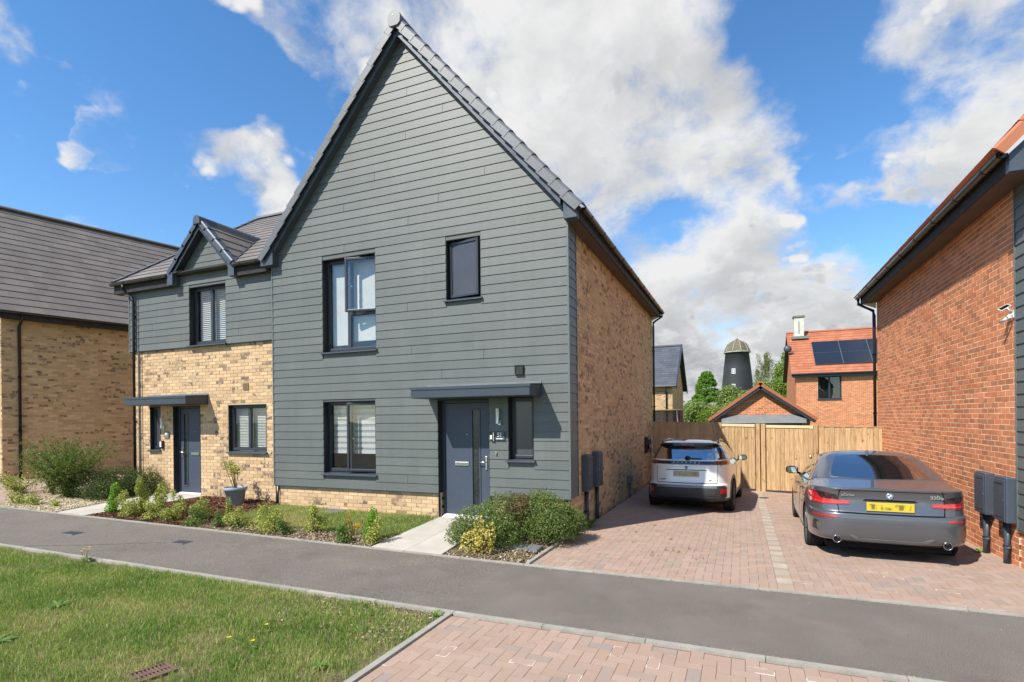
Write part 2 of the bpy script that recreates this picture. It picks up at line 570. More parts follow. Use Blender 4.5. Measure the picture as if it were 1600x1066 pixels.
def wood_mat():
    m, k, p, out = new_mat('treated_timber')
    P = pos(k)
    r = rnd_src(k, False)
    oo = k.n('ShaderNodeCombineXYZ')
    k.set(oo.inputs[0], k.math('MULTIPLY', r, 40.0))
    va = k.n('ShaderNodeVectorMath', operation='ADD')
    k.set(va.inputs[0], P)
    k.set(va.inputs[1], oo.outputs[0])
    mp = k.n('ShaderNodeMapping')
    mp.inputs['Scale'].default_value = (9, 9, .9)
    k.set(mp.inputs[0], va.outputs[0])
    g1 = k.noise(mp.outputs[0], 3.0, 5, .62, .6)
    c = k.mix(k.remap(g1, .3, .7), srgb(150, 120, 84), srgb(198, 168, 126))
    kn = k.noise(va.outputs[0], 5.5, 1)
    c = k.mix(k.remap(kn, .68, .76, 0, .7), c, srgb(110, 76, 46))
    t = k.remap(r, 0, 1, .86, 1.12)
    g = k.n('ShaderNodeCombineColor')
    for i in range(3):
        k.set(g.inputs[i], t)
    k.set(p.inputs['Base Color'], k.mix(1.0, c, g.outputs[0], 'MULTIPLY'))
    p.inputs['Roughness'].default_value = .8
    p.inputs['Specular IOR Level'].default_value = .25
    add_bump(k, p, g1, .3, .004)
    return m


MAT['wood'] = wood_mat()
MAT['wood_lifted'] = M('shade_lifted_timber', srgb(204, 168, 128), .85, .2, var=(3, .15), rnd=(False, .12))  # base colour lightened to lift this fence out of the house's shadow
MAT['railwood'] = M('pale_timber_rail', srgb(206, 186, 150), .8, .25, var=(4, .1))


def leaf_mat(name, cols, spots=None, rough=.55, trans=.35):
    """leaf colour picked per leaf, light passing through thin leaves"""
    m, k, p, out = new_mat(name)
    a = k.n('ShaderNodeAttribute')
    a.attribute_name = 'rnd'
    ramp = k.n('ShaderNodeValToRGB')
    e = ramp.color_ramp.elements
    e[0].position, e[0].color = 0, (*cols[0], 1)
    e[1].position, e[1].color = 1, (*cols[-1], 1)
    for i, c in enumerate(cols[1:-1]):
        x = e.new((i + 1) / (len(cols) - 1))
        x.color = (*c, 1)
    k.set(ramp.inputs[0], a.outputs['Fac'])
    k.set(p.inputs['Base Color'], ramp.outputs[0])
    p.inputs['Roughness'].default_value = rough
    p.inputs['Specular IOR Level'].default_value = .35
    tl = k.n('ShaderNodeBsdfTranslucent')
    k.set(tl.inputs[0], k.mix(.5, ramp.outputs[0], (.35, .45, .08)))
    mx = k.n('ShaderNodeMixShader')
    mx.inputs[0].default_value = trans
    k.nt.links.new(p.outputs[0], mx.inputs[1])
    k.nt.links.new(tl.outputs[0], mx.inputs[2])
    k.nt.links.new(mx.outputs[0], out.inputs[0])
    return m


# ------------------------------------------------------------------ mesh helpers


class MB:
    def __init__(self):
        self.v, self.f, self.mi = [], [], []
        self.cur = 0

    def add(self, vs, fs):
        b = len(self.v)
        self.v += [tuple(v) for v in vs]
        self.f += [tuple(b + i for i in f) for f in fs]
        self.mi += [self.cur] * len(fs)
        return self

    def box(self, x0, x1, y0, y1, z0, z1):
        vs = [(x, y, z) for z in (z0, z1) for y in (y0, y1) for x in (x0, x1)]
        return self.add(vs, [(0, 2, 3, 1), (4, 5, 7, 6), (0, 1, 5, 4), (2, 6, 7, 3), (0, 4, 6, 2), (1, 3, 7, 5)])

    def prism(self, poly, axis, a, b):
        """extrude a 2-D polygon; axis 'x': poly=(y,z), 'y': poly=(x,z), 'z': poly=(x,y)"""
        n = len(poly)

        def mk(p, t):
            return {'x': (t, p[0], p[1]), 'y': (p[0], t, p[1]), 'z': (p[0], p[1], t)}[axis]
        vs = [mk(p, a) for p in poly] + [mk(p, b) for p in poly]
        fs = [tuple(range(n)), tuple(range(2 * n - 1, n - 1, -1))]
        fs += [(i, i + n, (i + 1) % n + n, (i + 1) % n) for i in range(n)]
        return self.add(vs, fs)

    def tube(self, pts, r, n=10, cap=True):
        pts = [Vector(p) for p in pts]
        rr = r if isinstance(r, (list, tuple)) else [r] * len(pts)
        rings = []
        up = None
        for i, p in enumerate(pts):
            t = (pts[min(i + 1, len(pts) - 1)] - pts[max(i - 1, 0)]).normalized()
            if up is None:
                up = Vector((0, 0, 1)) if abs(t.z) < .9 else Vector((1, 0, 0))
            a = t.cross(up)
            if a.length < 1e-4:
                a = t.cross(Vector((1, 0, 0)))
            a.normalize()
            b = t.cross(a).normalized()
            up = b.cross(t) if b.cross(t).length > .1 else up
            rings.append([p + (a * math.cos(2 * math.pi * j / n) + b * math.sin(2 * math.pi * j / n)) * rr[i] for j in range(n)])
            up = -b if False else up
        vs = [v for rg in rings for v in rg]
        fs = []
        for i in range(len(pts) - 1):
            for j in range(n):
                fs.append((i * n + j, i * n + (j + 1) % n, (i + 1) * n + (j + 1) % n, (i + 1) * n + j))
        if cap:
            fs.append(tuple(range(n)))
            fs.append(tuple(range((len(pts) - 1) * n + n - 1, (len(pts) - 1) * n - 1, -1)))
        return self.add(vs, fs)

    def lathe(self, prof, n=24, axis='z', o=(0, 0, 0)):
        vs, fs = [], []
        for r, h in prof:
            for j in range(n):
                a = 2 * math.pi * j / n
                c, s = r * math.cos(a), r * math.sin(a)
                v = {'z': (c, s, h), 'x': (h, c, s), 'y': (c, h, s)}[axis]
                vs.append((v[0] + o[0], v[1] + o[1], v[2] + o[2]))
        for i in range(len(prof) - 1):
            for j in range(n):
                fs.append((i * n + j, i * n + (j + 1) % n, (i + 1) * n + (j + 1) % n, (i + 1) * n + j))
        return self.add(vs, fs)

    def mesh(self, name, smooth=False):
        me = bpy.data.meshes.new(name)
        me.from_pydata(self.v, [], self.f)
        if max(self.mi or [0]) > 0:
            me.polygons.foreach_set('material_index', self.mi)
        bm = bmesh.new()
        bm.from_mesh(me)
        bmesh.ops.recalc_face_normals(bm, faces=bm.faces)
        bm.to_mesh(me)
        bm.free()
        if smooth:
            me.polygons.foreach_set('use_smooth', [True] * len(me.polygons))
        me.update()
        return me


def link(name, me, mats, parent=None, local=False):
    o = bpy.data.objects.new(name, me)
    COL.objects.link(o)
    if mats is not None and len(me.materials) == 0:
        for m in (mats if isinstance(mats, (list, tuple)) else [mats]):
            me.materials.append(m)
    if parent is not None:
        o.parent = parent
        if not local:
            o.matrix_parent_inverse = (world_of(parent)).inverted()
    return o


def world_of(o):
    m = o.matrix_basis.copy()
    if o.parent is not None:
        m = world_of(o.parent) @ o.matrix_parent_inverse @ m
    return m


def mk(name, mb, mats, parent=None, local=False, smooth=False, bevel=0):
    me = mb.mesh(name, smooth)
    o = link(name, me, mats, parent, local)
    if bevel:
        md = o.modifiers.new('bevel', 'BEVEL')
        md.width = bevel
        md.segments = 2
        md.limit_method = 'ANGLE'
        md.angle_limit = R(40)
    return o


def box(name, b, mats, parent=None, local=False, bevel=0):
    return mk(name, MB().box(*b), mats, parent, local, bevel=bevel)


def thing(name, label, cat, loc=(0, 0, 0), rz=0, group=None):
    o = bpy.data.objects.new(name, None)
    COL.objects.link(o)
    o.empty_display_size = .2
    o.location = loc
    o.rotation_euler = (0, 0, rz)
    tag(o, label, cat, group)
    return o


def tag(o, label=None, cat=None, group=None, kind=None):
    if label:
        o['label'] = label
    if cat:
        o['category'] = cat
    if group:
        o['group'] = group
    if kind:
        o['kind'] = kind
    return o


def np_mesh(name, V, Fq, rnd=None, smooth=False, nv=4):
    """fast mesh from arrays; Fq is (n, nv) vertex indices; rnd is one value per face"""
    me = bpy.data.meshes.new(name)
    V = np.asarray(V, dtype=np.float32)
    Fq = np.asarray(Fq, dtype=np.int32)
    me.vertices.add(len(V))
    me.vertices.foreach_set('co', V.ravel())
    nf = len(Fq)
    me.loops.add(nf * nv)
    me.loops.foreach_set('vertex_index', Fq.ravel())
    me.polygons.add(nf)
    me.polygons.foreach_set('loop_start', np.arange(0, nf * nv, nv, dtype=np.int32))
    me.polygons.foreach_set('loop_total', np.full(nf, nv, dtype=np.int32))
    me.polygons.foreach_set('use_smooth', np.full(nf, bool(smooth)))
    if rnd is not None:
        at = me.attributes.new('rnd', 'FLOAT', 'FACE')
        at.data.foreach_set('value', np.asarray(rnd, dtype=np.float32))
    me.update(calc_edges=True)
    return me


CUBE_V = np.array([(x, y, z) for z in (-.5, .5) for y in (-.5, .5) for x in (-.5, .5)])
CUBE_F = np.array([(0, 2, 3, 1), (4, 5, 7, 6), (0, 1, 5, 4), (2, 6, 7, 3), (0, 4, 6, 2), (1, 3, 7, 5)])


def unit_cube(name, mat):
    me = bpy.data.meshes.new(name)
    me.from_pydata([tuple(v) for v in CUBE_V], [], [tuple(f) for f in CUBE_F])
    me.materials.append(mat)
    return me


def joined(name, mats4, base_v, base_f, mat, parent=None, local=False, rnd=None):
    """many placed copies of one small shape joined into a single mesh (kind stuff)"""
    n = len(mats4)
    if n == 0:
        return None
    A = np.array([np.array(m) for m in mats4])
    V = np.einsum('nij,vj->nvi', A[:, :3, :3], base_v) + A[:, None, :3, 3]
    nb = len(base_v)
    Fq = (base_f[None] + (np.arange(n) * nb)[:, None, None]).reshape(-1, base_f.shape[1])
    if rnd is None:
        rnd = RNG.random(n)
    me = np_mesh(name, V.reshape(-1, 3), Fq, np.repeat(rnd, len(base_f)), nv=base_f.shape[1])
    o = link(name, me, mat, parent, local)
    o['kind'] = 'stuff'
    return o


def pieces(name, placed, me, parent, mats, base_v=CUBE_V, base_f=CUBE_F, limit=300, min_px=9.0, local=False, joined_name=None, wm=None):
    """placed: list of 4x4 matrices (unit shape). The largest in the photo become parts, the rest one joined part."""
    sc = []
    W = wm if wm is not None else Matrix.Identity(4)
    for i, m in enumerate(placed):
        a = W @ m
        ctr = a.translation
        p = proj(ctr)
        if p[2] < .3 or p[0] < -30 or p[0] > 1630 or p[1] < -30 or p[1] > 1096:
            sc.append(0)
            continue
        ext = 0
        for ax in range(3):
            e = a.col[ax].to_3d() * .5
            q0, q1 = proj(ctr - e), proj(ctr + e)
            ext = max(ext, math.hypot(q1[0] - q0[0], q1[1] - q0[1]))
        sc.append(ext)
    order = sorted(range(len(placed)), key=lambda i: -sc[i])
    chosen = [i for i in order[:limit] if sc[i] >= min_px]
    cs = set(chosen)
    for i in chosen:
        o = bpy.data.objects.new(name, me)
        COL.objects.link(o)
        o.parent = parent
        if not local:
            o.matrix_parent_inverse = world_of(parent).inverted()
        o.matrix_basis = placed[i]
    rest = [placed[i] for i in range(len(placed)) if i not in cs]
    if rest:
        joined(joined_name or name, rest, base_v, base_f, mats[1], parent, local)
    return len(chosen)


def frame(o, ux, uy, uz):
    m = Matrix.Identity(4)
    for i in range(3):
        m[i][0], m[i][1], m[i][2], m[i][3] = ux[i], uy[i], uz[i], o[i]
    return m


BL, BH, BJ = .2135, .0635, .0115


def brick_wall(parent, O, U, N, z0, z1, u0, u1, mats, mortar, openings=(), top=None, inset=.006, local=False, wm=None, min_px=10.0, limit=300, thick=.10, phase=0.0, back=True):
    """stretcher-bond wall in the plane through O, along U, facing N. openings: (u0,u1,z0,z1). top(u)->z for gables"""
    U, N, O = Vector(U), Vector(N), Vector(O)
    Z = Vector((0, 0, 1))
    placed = []
    row = 0
    z = z0
    while z < z1 - .01:
        zt = min(z + BH, z1)
        zc = (z + zt) / 2
        u = u0 - phase - (0 if row % 2 == 0 else (BL + BJ) / 2)
        while u < u1:
            a, b = max(u, u0), min(u + BL, u1)
            segs = [(a, b)] if b - a > .02 else []
            for (oa, ob, oz0, oz1) in openings:
                if oz0 < zt - .01 and oz1 > z + .01:
                    ns = []
                    for (p, q) in segs:
                        if ob <= p or oa >= q:
                            ns.append((p, q))
                        else:
                            if oa - p > .03:
                                ns.append((p, oa))
                            if q - ob > .03:
                                ns.append((ob, q))
                    segs = ns
            for (p, q) in segs:
                if top is not None and zt > top((p + q) / 2) + .02:
                    continue
                jit = random.uniform(-.0015, .0015)
                c = O + U * ((p + q) / 2) + Z * zc - N * (thick * .5 - jit)
                placed.append(frame(c, U * (q - p), N * thick, Z * (zt - z)))
            u += BL + BJ
        z += BH + BJ
        row += 1
    me = unit_cube('brick', mats[0])
    pieces('brick', placed, me, parent, mats, limit=limit, min_px=min_px, local=local, joined_name='brickwork', wm=wm)
    if back:
        # mortar behind the brick faces, cut round the openings
        us = sorted({u0, u1, *[min(max(o[i], u0), u1) for o in openings for i in (0, 1)]})
        zs = sorted({z0, z1, *[min(max(o[i], z0), z1) for o in openings for i in (2, 3)]})
        mb = MB()
        for i in range(len(us) - 1):
            for j in range(len(zs) - 1):
                uc, zc = (us[i] + us[i + 1]) / 2, (zs[j] + zs[j + 1]) / 2
                if any(o[0] < uc < o[1] and o[2] < zc < o[3] for o in openings):
                    continue
                if us[i + 1] - us[i] < .001 or zs[j + 1] - zs[j] < .001:
                    continue
                if top is not None and j == len(zs) - 2:
                    continue
                q = []
                for d in (inset, thick + .02):
                    for (uu, zz_) in ((us[i], zs[j]), (us[i + 1], zs[j]), (us[i + 1], zs[j + 1]), (us[i], zs[j + 1])):
                        q.append(O + U * uu + Z * zz_ - N * d)
                mb.add(q, [(0, 1, 2, 3), (7, 6, 5, 4), (0, 4, 5, 1), (1, 5, 6, 2), (2, 6, 7, 3), (3, 7, 4, 0)])
        if top is not None:
            lo = zs[-2] if len(zs) > 2 else z0
            n = 24
            uu = [u0 + (u1 - u0) * i / n for i in range(n + 1)]
            for i in range(n):
                q = []
                for d in (inset, thick + .02):
                    for (a, zz_) in ((uu[i], lo), (uu[i + 1], lo), (uu[i + 1], max(lo + .01, top(uu[i + 1]))), (uu[i], max(lo + .01, top(uu[i])))):
                        q.append(O + U * a + Z * zz_ - N * d)
                mb.add(q, [(0, 1, 2, 3), (7, 6, 5, 4), (0, 4, 5, 1), (1, 5, 6, 2), (2, 6, 7, 3), (3, 7, 4, 0)])
        mk('wall', mb, mortar, parent, local)


WEDGE_V = np.array([(-.5, -.5, 0), (.5, -.5, 0), (-.5, .5, 0), (.5, .5, 0), (-.5, -.5, 1), (.5, -.5, 1), (-.5, .5, .12), (.5, .5, .12)], float)


def wedge_mesh(name, mat):
    me = bpy.data.meshes.new(name)
    me.from_pydata([tuple(v) for v in WEDGE_V], [], [tuple(f) for f in CUBE_F])
    me.materials.append(mat)
    return me


def roof_tiles(parent, O, U, S, width, length, mats, tw=.30, gauge=.32, th=.022, keep=None, local=False, wm=None, min_px=9, limit=300, gap=.0025, stag=True, up=None):
    """courses of tiles on a slope: O eave corner, U along the eave, S up the slope"""
    O, U, S = Vector(O), Vector(U).normalized(), Vector(S).normalized()
    N = U.cross(S).normalized()
    if N.z < 0:
        N = -N
    placed = []
    nrow = int(math.ceil(length / gauge))
    for r in range(nrow):
        s0 = r * gauge
        sl = min(gauge + .05, length - s0 + .02)
        u = -(tw / 2 if (r % 2 and stag) else 0)
        while u < width - .01:
            a, b = max(0, u), min(width, u + tw)
            u += tw
            if b - a < .03:
                continue
            c = O + U * ((a + b) / 2) + S * (s0 + sl / 2) + N * random.uniform(0, .002)
            if keep is not None and not keep(c):
                continue
            placed.append(frame(c, U * (b - a - gap), S * sl, N * th))
    me = wedge_mesh('roof_tile', mats[0])
    pieces('roof_tile', placed, me, parent, mats, WEDGE_V, CUBE_F, limit, min_px, local, 'roof_tiling', wm)


def text_mesh(body, size, mat, name, parent, mtx, local=True, depth=.002, align='CENTER', bold=0.0, xs=1.0):
    cu = bpy.data.curves.new(name, 'FONT')
    cu.body = body
    cu.size = size
    cu.extrude = depth
    cu.align_x = align
    cu.align_y = 'CENTER'
    cu.offset = bold
    cu.resolution_u = 3
    t = bpy.data.objects.new(name, cu)
    COL.objects.link(t)
    dg = bpy.context.evaluated_depsgraph_get()
    me = bpy.data.meshes.new_from_object(t.evaluated_get(dg))
    bpy.data.objects.remove(t)
    bpy.data.curves.remove(cu)
    me.transform(Matrix.Diagonal((xs, 1, 1, 1)))
    me.materials.clear()
    o = link(name, me, mat, parent, local)
    o.matrix_basis = mtx
    return o


# text facing the viewer who looks along +Y
FACE_Y = Matrix.Rotation(R(90), 4, 'X')

# ------------------------------------------------------------------ ground


def sstep(a, b, x):
    t = min(1, max(0, (x - a) / (b - a)))
    return t * t * (3 - 2 * t)


def gz(x, y):
    """height of the made ground: path with a light crossfall, gardens rising to the walls, drive falling to the gates"""
    b = max(0.0, -x)
    if x < -14:
        b = 14 + (-x - 14) * .5
    if y <= -2.1:
        t = min(1, max(0, (y + 3.95) / 1.85))
        return b * (.003 + .0055 * t)
    gard = b * .0085 + .036 * min(2.6, y + 2.1)
    if x < -11.5:
        gard += .10 * sstep(-11.5, -16, x)
    drv = -.0245 * (y + 2.1) * (.55 + .45 * sstep(0, 3, x))
    k = sstep(-.25, .02, x)
    return gard * (1 - k) + drv * k


def sheet(name, x0, x1, y0, y1, mat, dz=0, step=.4, kind='structure', parent=None, inside=None):
    nx, ny = max(1, int((x1 - x0) / step)), max(1, int((y1 - y0) / step))
    vs, fs = [], []
    for j in range(ny + 1):
        for i in range(nx + 1):
            x, y = x0 + (x1 - x0) * i / nx, y0 + (y1 - y0) * j / ny
            vs.append((x, y, gz(x, y) + dz))
    for j in range(ny):
        for i in range(nx):
            fs.append((j * (nx + 1) + i, j * (nx + 1) + i + 1, (j + 1) * (nx + 1) + i + 1, (j + 1) * (nx + 1) + i))
    me = bpy.data.meshes.new(name)
    me.from_pydata(vs, [], fs)
    me.polygons.foreach_set('use_smooth', [True] * len(fs))
    o = link(name, me, mat, parent)
    if kind and parent is None:
        o['kind'] = kind
    return o


g = MB()
g.add([(-900, -900, -.62), (900, -900, -.62), (900, 900, -.62), (-900, 900, -.62)], [(0, 1, 2, 3)])
tag(mk('ground', g, MAT['field']), kind='structure')
path = sheet('footpath', -40, 26, -3.90, -2.115, MAT['tarmac'], 0)
kerbs = thing('path_edging', None, None, (0, -3, 0))
kerbs['kind'] = 'structure'
ec = unit_cube('edging_stone', MAT['concrete'])


def edging(x0, x1, y, w=.05, along='x', topz=.012):
    L = .915
    n = int(round((x1 - x0) / L))
    for i in range(n):
        a = x0 + i * L
        c = a + L / 2
        if along == 'x':
            za, zb = gz(a, y), gz(a + L, y)
            ctr = Vector((c, y, (za + zb) / 2 + topz - .075))
            ux = Vector((L - .006, 0, (zb - za)))
            uy, uz = Vector((0, w, 0)), Vector((0, 0, .15))
        else:
            za, zb = gz(y, a), gz(y, a + L)
            ctr = Vector((y, c, (za + zb) / 2 + topz - .075))
            ux = Vector((w, 0, 0))
            uy, uz = Vector((0, L - .006, zb - za)), Vector((0, 0, .15))
        o = bpy.data.objects.new('edging_stone', ec)
        COL.objects.link(o)
        o.parent = kerbs
        o.matrix_parent_inverse = world_of(kerbs).inverted()
        o.matrix_basis = frame(ctr, ux, uy, uz)


edging(-18.3, 12.8, -3.935, .065, topz=.02)
edging(-18.3, 12.8, -2.085, .055, topz=.014)
edging(-5 * .915 - 3.97, -3.97, -.03, .06, 'y', topz=.02)
edging(-2.05, -2.05 + 3 * .915, .03, .05, 'y', topz=.03)


# block paving -----------------------------------------------------
def herring(x0, x1, y0, y1, skip=None, u=.1, gap=.0035):
    out = []
    nx, ny = int((x1 - x0) / u) + 2, int((y1 - y0) / u) + 2
    for j in range(-1, ny):
        for i in range(-1, nx):
            k = (i - j) % 4
            if k == 0:
                a, b, c, d = i, i + 2, j, j + 1
            elif k == 3:
                a, b, c, d = i, i + 1, j, j + 2
            else:
                continue
            X0, X1 = max(x0, x0 + a * u), min(x1, x0 + b * u)
            Y0, Y1 = max(y0, y0 + c * u), min(y1, y0 + d * u)
            if X1 - X0 < .03 or Y1 - Y0 < .03:
                continue
            xc, yc = (X0 + X1) / 2, (Y0 + Y1) / 2
            if skip and skip(xc, yc):
                continue
            z = gz(xc, yc) + random.uniform(-.0012, .0012)
            dx, dy = X1 - X0 - gap, Y1 - Y0 - gap
            sx, sy = (gz(xc + .1, yc) - gz(xc - .1, yc)) / .2, (gz(xc, yc + .1) - gz(xc, yc - .1)) / .2
            if k == 0:
                out.append(frame((xc, yc, z - .025), (dx, 0, dx * sx), (0, dy, dy * sy), (0, 0, .05)))
            else:
                out.append(frame((xc, yc, z - .025), (0, dy, dy * sy), (-dx, 0, -dx * sx), (0, 0, .05)))
    return out


drive = sheet('driveway', .055, 5.85, -2.055, 10.0, MAT['sand'], -.007)
pm = unit_cube('paver', MAT['paver'][0])
DIVX = 3.03
blocks = herring(.06, DIVX - .0845, -2.055, 9.9) + herring(DIVX + .0845, 5.84, -2.055, 9.9)
# the strip of pale blocks that parts the two drives
dv = []
pale = []
dv.append(frame((DIVX, -1.895, gz(DIVX, -1.895) - .025), (.165, 0, 0), (0, .30, -.007), (0, 0, .05)))
yy = -1.73
while yy < 9.4:
    z = gz(DIVX, yy)
    pale.append(frame((DIVX, yy + .11, z - .024), (.165, 0, 0), (0, .215, .215 * -.0245), (0, 0, .05)))
    dv.append(frame((DIVX, yy + .295, gz(DIVX, yy + .295) - .025), (.165, 0, 0), (0, .145, .145 * -.0245), (0, 0, .05)))
    yy += .374
pieces('paver', blocks + dv, pm, drive, MAT['paver'], min_px=9, limit=300, joined_name='paving')
pp = unit_cube('pale_paver', MAT['palepaver'])
for m in pale:
    o = bpy.data.objects.new('pale_paver', pp)
    COL.objects.link(o)
    o.parent = drive
    o.matrix_basis = m
# an old trench line and grit on the path
rg_ = random.Random(4)
up_, dn_ = [], []
for i in range(41):
    f = i / 40
    x, y = -5.55 - 1.95 * f, -2.93 - .93 * f + .02 * math.sin(9 * f) + rg_.uniform(-.012, .012)
    w_ = rg_.uniform(.006, .016)
    up_.append((x, y + w_, gz(x, y) + .002))
    dn_.append((x, y - w_, gz(x, y) + .002))
mk('crack', MB().add(up_ + dn_, [(i, i + 1, 42 + i, 41 + i) for i in range(40)]), M('dark_tar_line', srgb(78, 74, 72), .9, .2), path)

fore = sheet('crossover', .0, 12.0, -9.2, -3.97, MAT['sand'], -.007)
blocks = herring(.0, 12.0, -9.2, -3.97)
pieces('paver', blocks, pm, fore, MAT['paver'], min_px=9, limit=300, joined_name='paving')
tag(fore, kind='structure')

ldrive = sheet('left_driveway', -40, -12.6, -2.055, 12, MAT['sand'], -.004)
lb = herring(-24, -12.6, -2.055, 4.5, u=.2, gap=.006)
joined('paving', lb, CUBE_V, CUBE_F, MAT['paver'][1], ldrive)

soil_bed = sheet('soil', -12.6, .0, -2.055, .5, MAT['soil'], -.012)
gravel_bed = sheet('gravel_bed', -12.6, -10.35, -2.055, -.2, MAT['gravel_base'], -.004)
verge = sheet('verge', -40, -.065, -30, -3.97, MAT['soil'], -.012, step=.6)

# slab paths ---------------------------------------------------------
sc_ = unit_cube('paving_slab', MAT['slab'])


def slab_path(name, P00, P10, P01, P11, nu, nv):
    """quad path (near-left, near-right, far-left, far-right) laid in nu x nv slabs"""
    root = thing(name, None, None, ((P00[0] + P10[0]) / 2, P00[1], 0))
    root['kind'] = 'structure'
    P00, P10, P01, P11 = [Vector((*p, 0)) for p in (P00, P10, P01, P11)]

    def q(u, v):
        p = (P00 * (1 - u) + P10 * u) * (1 - v) + (P01 * (1 - u) + P11 * u) * v
        return Vector((p.x, p.y, gz(p.x, p.y) + .012))
    for j in range(nv):
        for i in range(nu):
            e = .004
            c = [q((i + a) / nu, (j + b) / nv) for a, b in ((0, 0), (1, 0), (1, 1), (0, 1))]
            m = sum(c, Vector()) / 4
            c = [p + (m - p).normalized() * e for p in c]
            mb = MB()
            mb.add([*c, *[p - Vector((0, 0, .05)) for p in c]], [(0, 1, 2, 3), (7, 6, 5, 4), (0, 4, 5, 1), (1, 5, 6, 2), (2, 6, 7, 3), (3, 7, 4, 0)])
            mk('paving_slab', mb, MAT['slab'], root)


slab_path('front_path', (-2.42, -2.05), (-1.24, -2.05), (-2.5, .12), (-1.42, .12), 2, 4)
slab_path('left_front_path', (-10.15, -2.05), (-9.25, -2.05), (-10.4, .42), (-8.85, .42), 2, 4)

# ------------------------------------------------------------------ windows and doors (all of them face the road)


